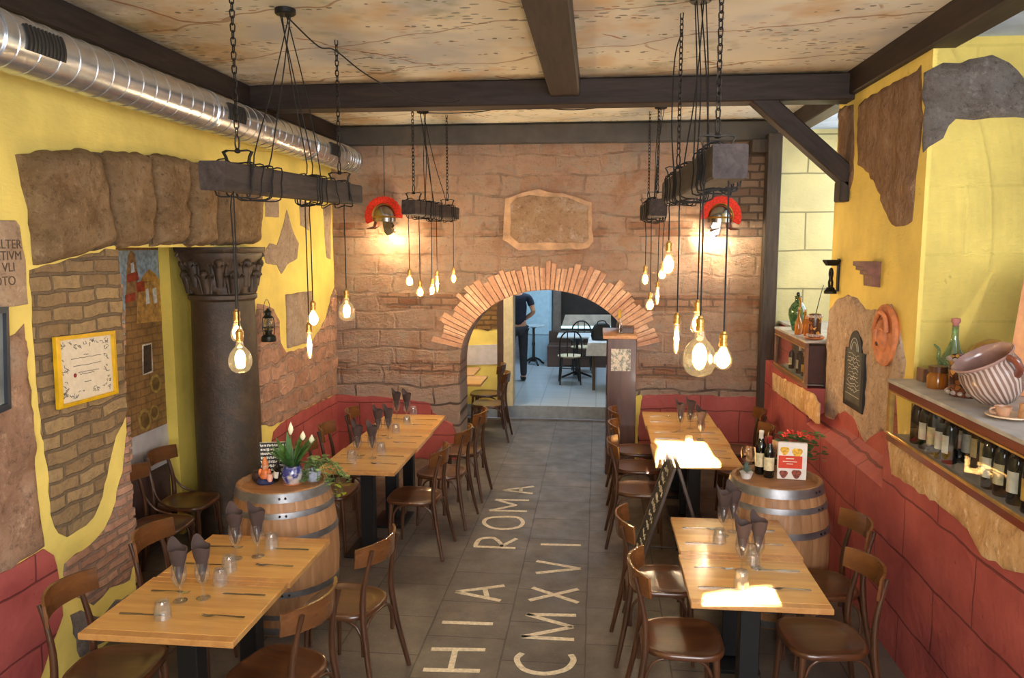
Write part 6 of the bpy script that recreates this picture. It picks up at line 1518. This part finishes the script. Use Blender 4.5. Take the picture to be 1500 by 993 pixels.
settle([
    ('near left', 264, 880, 'left one of the nearest pair on the near left table', 'g'), ('near left', 298, 876, 'right one of the nearest pair on the near left table', 'g'),
    ('near left', 346, 818, 'left one of the pair near the barrel on the near left table', 'g'), ('near left', 378, 815, 'right one of the pair near the barrel on the near left table', 'g'),
    ('near left', 238.5, 905, 'nearest the camera on the near left table', 't'), ('near left', 323, 856, 'standing beside the nearest napkin pair on the near left table', 't'),
    ('near left', 336, 836, 'in the middle of the near left table before the second napkin pair', 't'), ('near left', 398, 802, 'right of the pair near the barrel on the near left table', 't'),
    ('far left', 524, 671, 'left one of the nearest pair on the far left table', 'g'), ('far left', 545.5, 671, 'right one of the nearest pair on the far left table', 'g'),
    ('far left', 554, 643, 'left one of the middle pair on the far left table', 'g'), ('far left', 569, 642, 'right one of the middle pair on the far left table', 'g'),
    ('far left', 581, 613.5, 'left one of the last pair on the far left table by the wainscot', 'g'), ('far left', 596, 615, 'right one of the last pair on the far left table by the wainscot', 'g'),
    ('far left', 515, 675, 'at the near end of the far left table', 't'), ('far left', 558.5, 663, 'right of the nearest napkin pair on the far left table', 't'),
    ('far left', 580, 634, 'right of the middle napkin pair on the far left table', 't'), ('far left', 596, 622, 'just behind another tumbler in the middle of the far left table', 't'),
    ('far left', 605.5, 607, 'at the wainscot end of the far left table', 't'),
    ('near right', 1086, 836, 'left one of the nearest pair on the near right table', 'g'), ('near right', 1109, 832, 'right one of the nearest pair on the near right table', 'g'),
    ('near right', 1059, 785, 'left one of the pair before the right barrel', 'g'), ('near right', 1073, 779, 'right one of the pair before the right barrel', 'g'),
    ('near right', 1086, 862, 'nearest the sun patch on the near right table', 't'), ('near right', 1054, 795, 'left of the pair before the right barrel', 't'),
    ('near right', 1103, 826, 'half hidden behind the nearest napkin pair on the near right table', 't'),
    ('far right', 996, 632, 'standing at the left on the sunlit far right table', 'g'), ('far right', 1011, 628, 'middle one on the sunlit far right table', 'g'),
    ('far right', 1026, 645, 'right one catching the sun on the far right table', 'g'), ('far right', 1009, 652, 'nearest the chalkboard on the sunlit far right table', 't'),
])
def cutlery(tname, x0, x1, ys):
    for k, (yc, where) in enumerate(ys):
        # people on the left side have the knife nearest the camera; opposite, the other way round
        put('table_knife', make_knife, 'knife on the left side of the %s, %s' % (tname, where), 'knife', (x0, yc - 0.13, TTZ), 0.03, 'knives')
        put('table_fork', make_fork, 'fork on the left side of the %s, %s' % (tname, where), 'fork', (x0 + 0.005, yc + 0.11, TTZ), -0.02, 'forks')
        put('table_fork', make_fork, 'fork on the right side of the %s, %s' % (tname, where), 'fork', (x1, yc - 0.11, TTZ), PI + 0.03, 'forks')
        put('table_knife', make_knife, 'knife on the right side of the %s, %s' % (tname, where), 'knife', (x1 - 0.005, yc + 0.12, TTZ), PI, 'knives')
cutlery('near left table', -2.08, -1.70, [(3.37, 'nearest setting'), (3.95, 'setting by the barrel')])
cutlery('far left table', -1.97, -1.65, [(5.93, 'nearest setting'), (6.60, 'middle setting'), (7.28, 'setting by the wainscot')])
cutlery('near right table', 0.63, 0.97, [(3.95, 'nearest setting'), (4.54, 'setting by the barrel')])
cutlery('far right table', 0.64, 0.98, [(6.38, 'nearest setting'), (7.02, 'middle setting'), (7.70, 'setting by the wainscot')])

# ================================================================ the rooms beyond the arch
SZ = 0.18
struct('floor_back_room', MB().box((-0.5, 13.6, SZ / 2), (8.0, 5.3, SZ)), M_TILE)
struct('trim_3', MB().box((-0.5, 10.945, SZ / 2 + 0.0), (8.0, 0.012, SZ + 0.002)), plain('grey step riser', (150, 158, 166), 0.5, 0, 0.08))
struct('wall_passage_left', MB().box((-2.9, 10.0, 1.6), (0.2, 1.9, 3.2)), M_YL, smooth=0)
struct('wall_passage_right', MB().box((2.6, 10.0, 1.6), (0.2, 1.9, 3.2)), M_YL, smooth=0)
pe = struct('wall_passage_end', MB().box((-2.18, 11.04, 1.6), (1.58, 0.18, 3.2)).box((2.2, 11.04, 1.6), (2.6, 0.18, 3.2)).box((-0.3, 11.04, 2.9), (2.5, 0.18, 0.7)), m_yellow('yellow passage plaster', 'Y'), smooth=0)
px_patch('wall_passage_brick_patch', [(692, 481), (694, 462), (712, 452), (722, 440), (738, 434), (748, 432), (747, 470), (738, 480), (715, 484)], 'Y', 10.95, 0.01, m_brick('brown patch bricks', 'Y', 0.2, 0.07, (160, 124, 78), (128, 96, 60), (110, 86, 60)), 71, 0.012)
px_patch('wall_passage_white_panel', [(676, 506), (737, 504), (737, 533), (676, 535)], 'Y', 10.95, 0.012, M_WHITEP, 72, 0)
struct('door_frame_1', MB().cbox((-1.24, 11.0, SZ + 1.15), (0.14, 0.26, 2.3), 0.006), M_CREAM)
struct('trim_4', MB().cbox((-1.36, 10.93, 1.2), (0.09, 0.03, 2.4), 0.004), plain('dark brown door edge', (72, 50, 34), 0.5))
struct('ceiling_passage', MB().box((-0.5, 12.8, 3.2), (8.0, 7.2, 0.1)), plain('off-white ceiling', (196, 190, 178), 0.8))
struct('wall_back_room_end', MB().box((-0.5, 16.0, 1.7), (8.0, 0.2, 3.2)), plain('dark panelled wall', (58, 48, 44), 0.6, 0, 0.15, 3))
struct('wall_back_room_left', MB().box((-3.6, 13.6, 1.7), (0.2, 5.0, 3.2)), plain('pale blue-grey room wall', (188, 196, 204), 0.7))
struct('wall_back_room_right', MB().box((3.4, 13.6, 1.7), (0.2, 5.0, 3.2)), plain('beige room wall', (150, 136, 118), 0.7))
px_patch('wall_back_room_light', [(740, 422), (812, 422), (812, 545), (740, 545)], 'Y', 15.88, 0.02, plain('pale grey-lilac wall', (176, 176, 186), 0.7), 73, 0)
# glazed cold cabinet behind the waiter
fz = PY(789, 545, 15.4); x0 = PY(765, 500, 15.4).x; x1 = PY(808, 500, 15.4).x
fr = thing('glass_door_cooler', 'pale blue upright cooler behind the waiter in the back room', 'cooler', ((x0 + x1) / 2, 15.6, SZ))
W_ = x1 - x0
MB().cbox((0, 0, 0.98), (W_, 0.5, 1.96), 0.01).build('cooler_body', plain('pale blue enamel', (170, 206, 226), 0.3, 0, 0.04), fr, 0)
MB().cbox((0, -0.26, 1.02), (W_ - 0.06, 0.02, 0.98), 0.005).build('cooler_door', plain('light blue door', (186, 220, 238), 0.2, 0, 0.04), fr, 0)
MB().cbox((0, -0.26, 1.68), (W_ - 0.06, 0.02, 0.26), 0.004).build('cooler_grille', plain('blue-grey panel', (112, 140, 168), 0.3, 0, 0.25, 30), fr, 0)
# pedestal table with a pale top
M_THON = plain('black bentwood', (22, 20, 20), 0.3, 0, 0.1)
ptl = PZ(783, 531, SZ); pt = thing('pedestal_table', 'tall round-footed black pedestal table before the blue cooler', 'table', (ptl.x, ptl.y - 0.25, SZ))
MB().lathe([(0.001, 0.74), (0.21, 0.74), (0.22, 0.75), (0.22, 0.765), (0.001, 0.768)], 32).build('table_top', plain('pale blue-white top', (196, 216, 226), 0.3), pt, 40)
MB().lathe([(0.05, 0.06), (0.03, 0.12), (0.024, 0.35), (0.034, 0.40), (0.022, 0.45), (0.024, 0.70), (0.10, 0.74)], 16).build('pedestal', M_THON, pt, 40)
fe = MB()
for k in range(4):
    a = k * PI / 2 + 0.5; fe.tube(catmull([(0.03 * math.cos(a), 0.03 * math.sin(a), 0.13), (0.12 * math.cos(a), 0.12 * math.sin(a), 0.09), (0.17 * math.cos(a), 0.17 * math.sin(a), 0.04), (0.22 * math.cos(a), 0.22 * math.sin(a), 0.012)], 4), 0.02, 8)
fe.build('foot', M_THON, pt, 40)
# brown banquette, lit board above it
b0 = PZ(801, 538, SZ); bq = thing('banquette', 'dark brown banquette along the back room wall', 'bench', (1.0, b0.y + 0.35, SZ))
xb0 = b0.x - 1.0; xb1 = 1.6; Lb = xb1 - xb0; mxb = (xb0 + xb1) / 2
MB().cbox((mxb, 0, 0.20), (Lb, 0.55, 0.40), 0.01).build('bench_seat', wood('dark bench wood', (62, 44, 36), (92, 66, 52), 'X', 2, 0.5), bq, 0)
MB().cbox((mxb, 0.30, 0.31), (Lb, 0.10, 0.62), 0.01).build('bench_back', wood('dark bench back', (58, 42, 36), (88, 66, 54), 'X', 2, 0.5), bq, 0)
P = [PY(px, py, b0.y + 0.78) for px, py in ((823, 477), (828, 461), (895, 461), (895, 478))]
lb = thing('wall_board', 'long pale marbled board above the banquette with a bright strip below', 'board', (0, 0, 0))
MB().prism(P, V(0, 0.03, 0)).build('panel', plain('pale marbled panel', (206, 192, 176), 0.4, 0, 0.18, 3), lb, 0)
P2 = [PY(px, py, b0.y + 0.77) for px, py in ((822, 481), (822, 477.5), (895, 478), (895, 481.5))]
MB().prism(P2, V(0, 0.03, 0)).build('light_strip', glow('cool light strip', (190, 236, 246), 2.0), lb, 0)
struct('wall_back_room_column', MB().cbox(tuple(PY(816, 470, b0.y + 0.9) * 1.0), (0.16, 0.16, 3.0), 0.01), plain('grey-brown pillar', (118, 104, 96), 0.6))
# white-covered table with a bag
tp = PZ(838, 560, SZ); wt = thing('cloth_table', 'table under a white cloth in the back room', 'table', (0.46, 12.55, SZ))
MB().cbox((0.0, 0, 0.74), (1.15, 0.7, 0.03), 0.005).build('table_top', M_CHAIR, wt, 0)
cl = MB(); N_ = 48; rings = []
for z, e in ((0.765, 0.0), (0.757, 0.012), (0.66, 0.022), (0.56, 0.03)):
    ring = []
    for k in range(N_):
        a = 2 * PI * k / N_; sx = max(-1, min(1, 1.5 * math.cos(a))); sy = max(-1, min(1, 1.5 * math.sin(a)))
        wv = 0.014 * math.sin(k * 1.7) * (0.77 - z) / 0.2
        ring.append(V(0.0 + sx * (0.585 + e + wv), sy * (0.36 + e + wv), z))
    rings.append(ring)
tag(cl.loft(rings, True, False).build('tablecloth', plain('white tablecloth', (216, 218, 222), 0.7, 0, 0.06, 20), None, 60), 'white cloth hanging over the back room table', 'tablecloth').location = (0.46, 12.55, SZ)
cap_ = MB().prism([p for p in rings[0]], V(0, 0, 0.002)); cp2 = cap_.build('cloth_top', bpy.data.materials['white tablecloth'], bpy.data.objects['tablecloth'], 0)
for sx in (-1, 1):
    for sy in (-1, 1): MB().tube([(sx * 0.50, sy * 0.29, 0.73), (sx * 0.50, sy * 0.29, 0.0)], [0.032, 0.024], 8).build('leg', wood('table leg wood', (74, 54, 40), (104, 78, 58), 'Z'), wt, 40)
bg = thing('black_bag', 'soft black bag standing on the white-covered table', 'bag', (0.08, 12.55, SZ + 0.769))
MB().loft([[V(w * math.copysign(abs(math.cos(a)) ** 0.7, math.cos(a)), d_ * math.copysign(abs(math.sin(a)) ** 0.7, math.sin(a)), z) for a in [2 * PI * k / 24 for k in range(24)]] for z, w, d_ in ((0, 0.16, 0.09), (0.06, 0.175, 0.10), (0.16, 0.165, 0.085), (0.24, 0.12, 0.055), (0.275, 0.07, 0.03))]).build('bag_body', plain('black leather', (22, 21, 22), 0.5, 0, 0.2, 14, 0.3), bg, 60)
MB().tube(catmull([(-0.08, -0.03, 0.24), (-0.06, -0.05, 0.30), (0.04, -0.05, 0.31), (0.08, -0.03, 0.24)], 5), 0.009, 6).build('bag_strap', plain('black strap', (30, 28, 28), 0.5), bg, 60)
# bentwood cafe chairs with hoop backs
def cafe_chair(label):
    t = thing('cafe_chair', label, 'chair', (0, 0, 0), 0, 'cafe chairs in the back room')
    MB().lathe([(0.001, 0.445), (0.19, 0.445), (0.205, 0.452), (0.205, 0.468), (0.19, 0.474), (0.001, 0.470)], 32).build('seat', plain('pale cane seat', (206, 190, 156), 0.6, 0, 0.1), t, 40)
    hb = catmull([(-0.17, 0.175, 0.46), (-0.20, 0.180, 0.65), (-0.235, 0.155, 0.80), (-0.25, 0.08, 0.885), (-0.253, 0, 0.905), (-0.25, -0.08, 0.885), (-0.235, -0.155, 0.80), (-0.20, -0.180, 0.65), (-0.17, -0.175, 0.46)], 5)
    MB().tube(hb, 0.013, 8).build('back_hoop', M_THON, t, 50)
    for y_ in (-0.055, 0.055): MB().tube(catmull([(-0.18, y_ * 0.9, 0.46), (-0.215, y_, 0.68), (-0.247, y_ * 1.05, 0.885)], 5), 0.009, 6).build('back_spindle', M_THON, t, 50)
    for sx, sy in ((1, 1), (1, -1), (-1, 1), (-1, -1)): MB().tube([(0.14 * sx, 0.14 * sy, 0.45), (0.19 * sx, 0.17 * sy, 0.0)], [0.016, 0.012], 8).build('leg', M_THON, t, 50)
    MB().tube([(0.165 * math.cos(2 * PI * k / 28), 0.165 * math.sin(2 * PI * k / 28), 0.27) for k in range(28)], 0.008, 6, loop=True).build('ring_stretcher', M_THON, t, 50)
    return t
cc = cafe_chair('black hoop-backed cafe chair in front, its back to the camera'); cc.location = (-0.44, 12.85, SZ); cc.rotation_euler = (0, 0, PI / 2 + 0.1)
dup(cc, (-0.26, 14.02, SZ), -PI / 2 + 0.1, 'black hoop-backed cafe chair further back, facing the camera')
pd = thing('cafe_table', 'white-topped cafe table on a black spider foot between the hoop-backed chairs', 'table', (-0.34, 13.42, SZ))
MB().cbox((0, 0, 0.735), (0.66, 0.6, 0.03), 0.006).build('table_top', plain('white table top', (214, 222, 228), 0.3, 0, 0.03), pd, 0)
MB().lathe([(0.05, 0.05), (0.03, 0.12), (0.025, 0.6), (0.16, 0.70), (0.16, 0.72), (0.001, 0.72)], 14).build('pedestal', M_THON, pd, 40)
fe = MB()
for k in range(4):
    a = k * PI / 2 + 0.2; fe.tube([(0.03 * math.cos(a), 0.03 * math.sin(a), 0.10), (0.16 * math.cos(a), 0.16 * math.sin(a), 0.05), (0.26 * math.cos(a), 0.26 * math.sin(a), 0.012)], 0.018, 8)
fe.build('foot', M_THON, pd, 40)

# ---------------------------------------------------------------- the waiter, seen from behind beside the door frame
def skin_obj(name, joints, bones, m, parent, sub=2, root=0):
    me = bpy.data.meshes.new(name); me.from_pydata([j[0] for j in joints], bones, [])
    o = bpy.data.objects.new(name, me); C.objects.link(o); o.parent = parent
    sk = o.modifiers.new('skin', 'SKIN'); sk.use_smooth_shade = True
    for i, j in enumerate(joints):
        rr = j[1] if isinstance(j[1], tuple) else (j[1], j[1]); me.skin_vertices[0].data[i].radius = rr
        me.skin_vertices[0].data[i].use_root = (i == root)
    sb = o.modifiers.new('sub', 'SUBSURF'); sb.levels = sub; sb.render_levels = sub
    dg = bpy.context.evaluated_depsgraph_get(); dg.update(); m2 = bpy.data.meshes.new_from_object(o.evaluated_get(dg)); o.modifiers.clear(); o.data = m2
    bpy.data.meshes.remove(me); m2.materials.clear(); m2.materials.append(m); m2.polygons.foreach_set('use_smooth', [True] * len(m2.polygons)); return o
M_SKIN = plain('skin', (206, 156, 128), 0.5, 0, 0.05, 8)
wp = thing('person', 'person in a dark blue T-shirt, arm bent, half hidden by the cream door frame', 'person', (-1.33, 12.95, SZ), 0.25)
J = [((0, 0, 0.93), (0.14, 0.10)), ((0, 0.0, 1.10), (0.135, 0.095)), ((0, 0.01, 1.28), (0.165, 0.105)), ((0, 0.01, 1.42), (0.13, 0.08)), ((0, 0.0, 1.50), 0.055), ((0, 0.015, 1.60), (0.075, 0.09)), ((0, 0.02, 1.69), (0.072, 0.088)),
     ((0.20, 0.0, 1.41), 0.055), ((0.275, -0.05, 1.17), 0.043), ((0.14, 0.16, 1.02), 0.032), ((-0.20, 0.0, 1.41), 0.055), ((-0.26, 0.02, 1.14), 0.043), ((-0.16, 0.20, 1.04), 0.032),
     ((0.10, 0.0, 0.86), 0.085), ((0.11, 0.02, 0.48), 0.06), ((0.11, -0.02, 0.08), 0.042), ((0.115, 0.13, 0.03), 0.035),
     ((-0.10, 0.0, 0.86), 0.085), ((-0.11, 0.02, 0.48), 0.06), ((-0.11, -0.02, 0.08), 0.042), ((-0.115, 0.13, 0.03), 0.035)]
B = [(0, 1), (1, 2), (2, 3), (3, 4), (4, 5), (5, 6), (3, 7), (7, 8), (8, 9), (3, 10), (10, 11), (11, 12), (0, 13), (13, 14), (14, 15), (15, 16), (0, 17), (17, 18), (18, 19), (19, 20)]
bd = skin_obj('body', J, B, M_SKIN, wp)
def grow(jj, k=1.12, add=0.008): return [(p, (tuple(a * k + add for a in rr) if isinstance(rr, tuple) else rr * k + add)) for p, rr in jj]
elbow = lambda a, b, t: tuple(Vector(J[a][0]).lerp(Vector(J[b][0]), t))
TS = grow([((0, 0, 0.90), (0.14, 0.10)), J[1], J[2], J[3], J[7], (elbow(7, 8, 0.62), 0.05), J[10], (elbow(10, 11, 0.62), 0.05)])
skin_obj('tshirt', TS, [(0, 1), (1, 2), (2, 3), (3, 4), (4, 5), (3, 6), (6, 7)], plain('dark blue cotton', (28, 36, 58), 0.8, 0, 0.1), wp)
TR = grow([((0, 0, 0.95), (0.135, 0.10)), J[13], J[14], (J[15][0], 0.046), J[17], J[18], (J[19][0], 0.046)], 1.1, 0.008)
skin_obj('trousers', TR, [(0, 1), (1, 2), (2, 3), (0, 4), (4, 5), (5, 6)], plain('dark trousers', (40, 42, 52), 0.8, 0, 0.1), wp)
sh = MB()
for sx in (-1, 1): sh.ell((0.112 * sx, 0.05, 0.05), (0.048, 0.125, 0.05), 14, 8)
sh.build('shoes', plain('black shoes', (24, 22, 22), 0.4), wp, 60)
hh = MB().ell((0, -0.005, 1.70), (0.085, 0.098, 0.085), 20, 12); hh.build('hair', plain('dark hair', (40, 30, 24), 0.7, 0, 0.2, 40), wp, 60)
fcm = MB().ell((0, 0.118, 1.63), (0.014, 0.02, 0.022), 10, 8)
for sx in (-1, 1): fcm.ell((0.083 * sx, 0.01, 1.635), (0.012, 0.022, 0.032), 10, 8)
fcm.build('face_features', M_SKIN, wp, 60)
ey = MB()
for sx in (-1, 1): ey.ell((0.03 * sx, 0.098, 1.655), (0.010, 0.008, 0.007), 8, 6)
ey.build('eyes', plain('dark eyes', (40, 30, 26), 0.3), wp, 60)
MB().ell((0, 0.105, 1.585), (0.022, 0.008, 0.006), 10, 6).build('mouth', plain('lips', (160, 90, 80), 0.5), wp, 60)
for sx, wj in ((1, (0.14, 0.16, 1.02)), (-1, (-0.16, 0.20, 1.04))):
    w0 = Vector(wj); fd = V(-0.9 * sx, 0.5, -0.1).normalized(); sd = V(0, 0, -1)
    jn = [(tuple(w0), 0.026), (tuple(w0 + fd * 0.05), (0.036, 0.020)), (tuple(w0 + fd * 0.085), (0.036, 0.016))]; bn = [(0, 1), (1, 2)]
    for q in range(4):
        b0_ = w0 + fd * 0.09 + sd * (-0.030 + 0.020 * q); L_ = (0.062, 0.072, 0.068, 0.052)[q]; i0 = len(jn)
        jn += [(tuple(b0_), 0.0095), (tuple(b0_ + fd * L_ * 0.5 + V(0, 0, -0.008)), 0.0088), (tuple(b0_ + fd * L_ * 0.8 + V(0, -0.02, -0.02)), 0.0078)]; bn += [(2, i0), (i0, i0 + 1), (i0 + 1, i0 + 2)]
    i0 = len(jn); jn += [(tuple(w0 + fd * 0.035 + V(0, 0.01, 0.035)), 0.011), (tuple(w0 + fd * 0.07 + V(0, 0.015, 0.05)), 0.009)]; bn += [(1, i0), (i0, i0 + 1)]
    skin_obj('hand', jn, bn, M_SKIN, wp, 1)
ap = MB(); P = []
cloth = [[V(0.115 + 0.02 * math.sin(k * 1.3) + w, 0.13 + 0.015 * math.cos(k * 2.1), 0.98 - 0.045 * k) for w in (-0.06 + 0.003 * k, -0.02, 0.02, 0.06 - 0.006 * k)] for k in range(8)]
back = [[p + V(0, 0.012, 0) for p in rr[::-1]] for rr in cloth]
ap.loft([a + b for a, b in zip(cloth, back)]).build('hand_towel', plain('white towel', (216, 216, 218), 0.8), wp, 60)

# ================================================================ light
w = bpy.data.worlds.new('world'); S.world = w; w.use_nodes = True
w.node_tree.nodes['Background'].inputs[0].default_value = (0.72, 0.80, 1.0, 1); w.node_tree.nodes['Background'].inputs[1].default_value = 0.25
def area(name, loc, target, sx, sy, power, col):
    l = bpy.data.lights.new(name, 'AREA'); l.shape = 'RECTANGLE'; l.size = sx; l.size_y = sy; l.energy = power; l.color = col
    o = bpy.data.objects.new(name, l); C.objects.link(o); o.location = loc
    o.rotation_euler = (Vector(target) - Vector(loc)).to_track_quat('-Z', 'Y').to_euler(); return o
DAY = (0.86, 0.93, 1.0)
# daylight: the street windows behind the camera, the two deep windows on the right; added fill lights in the back rooms
area('street_window', (0.8, YF + 0.15, 2.4), (0.2, 6.0, 1.7), 2.8, 2.4, 290, (0.98, 0.98, 1.0))
area('right_window', (2.80, 1.6, 2.72), (0.0, 2.6, 1.9), 3.0, 1.7, 60, DAY)
area('right_window_rear', (2.80, 7.7, 2.72), (1.6, 7.75, 2.4), 1.6, 1.6, 30, DAY)
area('back_room_fill', (-0.2, 13.4, 3.1), (-0.2, 13.4, 0), 2.5, 2.5, 90, (0.62, 0.82, 1.0))  # cool fill added for the back room, not a real fixture
area('passage_fill', (-1.9, 9.95, 3.0), (-1.9, 9.95, 0), 0.8, 0.8, 50, (1.0, 0.86, 0.62))  # warm fill added to brighten the passage, not a real fixture
for p, warm, power, rad in LIGHTS:
    l = bpy.data.lights.new('bulb_light', 'POINT'); l.energy = power; l.color = (1.0, 0.79, 0.54) if warm else (1.0, 0.88, 0.72); l.shadow_soft_size = 0.03
    o = bpy.data.objects.new('bulb_light', l); C.objects.link(o); o.location = p
# low sun through made-up gaps, shaped to its patches on the right-hand tables
sd = V(0.0, 1.0, -0.36).normalized(); YW = YF - 0.1
sun = bpy.data.lights.new('sun', 'SUN'); sun.energy = 260; sun.angle = math.radians(0.25); sun.color = (1.0, 0.98, 0.95)
so = bpy.data.objects.new('sun', sun); C.objects.link(so); so.rotation_euler = sd.to_track_quat('-Z', 'Y').to_euler(); so.location = (0, -6, 6)
def back_to_front(P): return P - sd * ((P.y - YW) / sd.y)
holes = []
for pts in ([(1030, 886), (1032, 872), (1066, 866), (1090, 869), (1103, 861), (1131, 860), (1143, 885)],
            [(960, 682), (964, 655), (958, 641), (988, 640), (993, 628), (1012, 630), (1022, 642), (1034, 650), (1044, 668), (1054, 676), (1054, 683)]):
    holes.append([back_to_front(PZ(px, py, 0.75)) for px, py in pts])
# unseen wall added to mask the sun except at those two gaps: horizontal strips, each with the gaps left out
mb = MB(); zs_ = sorted(set([0.0, 5.2] + [round(p.z, 4) for h in holes for p in h]))
def span(h, z):
    xs = []
    for i in range(len(h)):
        a, b = h[i], h[(i + 1) % len(h)]
        if (a.z - z) * (b.z - z) < 0: xs.append(a.x + (b.x - a.x) * (z - a.z) / (b.z - a.z))
    return sorted(xs)
for a, b in zip(zs_[:-1], zs_[1:]):
    if b - a < 1e-4: continue
    cuts = []
    for h in holes:
        lo, hi = span(h, a + (b - a) * 0.02), span(h, b - (b - a) * 0.02)
        if len(lo) == len(hi):
            for k in range(0, len(lo) - 1, 2): cuts.append(((lo[k], lo[k + 1]), (hi[k], hi[k + 1])))
    cuts.sort(); L0, L1 = -4.2, -4.2
    for (l, h_) in cuts:
        mb.add([V(L0, YW, a), V(l[0], YW, a), V(h_[0], YW, b), V(L1, YW, b)], [(0, 1, 2, 3)]); L0, L1 = l[1], h_[1]
    mb.add([V(L0, YW, a), V(3.4, YW, a), V(3.4, YW, b), V(L1, YW, b)], [(0, 1, 2, 3)])
struct('wall_front_sun_mask', mb, plain('white sun mask wall', (200, 196, 188), 0.8), smooth=0)
S.view_settings.view_transform = 'Standard'; S.view_settings.look = 'None'
S.view_settings.exposure = 0.08; S.view_settings.gamma = 1.0; S.view_settings.use_curve_mapping = False
S.cycles.max_bounces = 8; S.cycles.diffuse_bounces = 4; S.cycles.glossy_bounces = 4; S.cycles.transparent_max_bounces = 16; S.cycles.transmission_bounces = 4
S.cycles.sample_clamp_indirect = 6.0; S.cycles.caustics_reflective = False; S.cycles.caustics_refractive = False
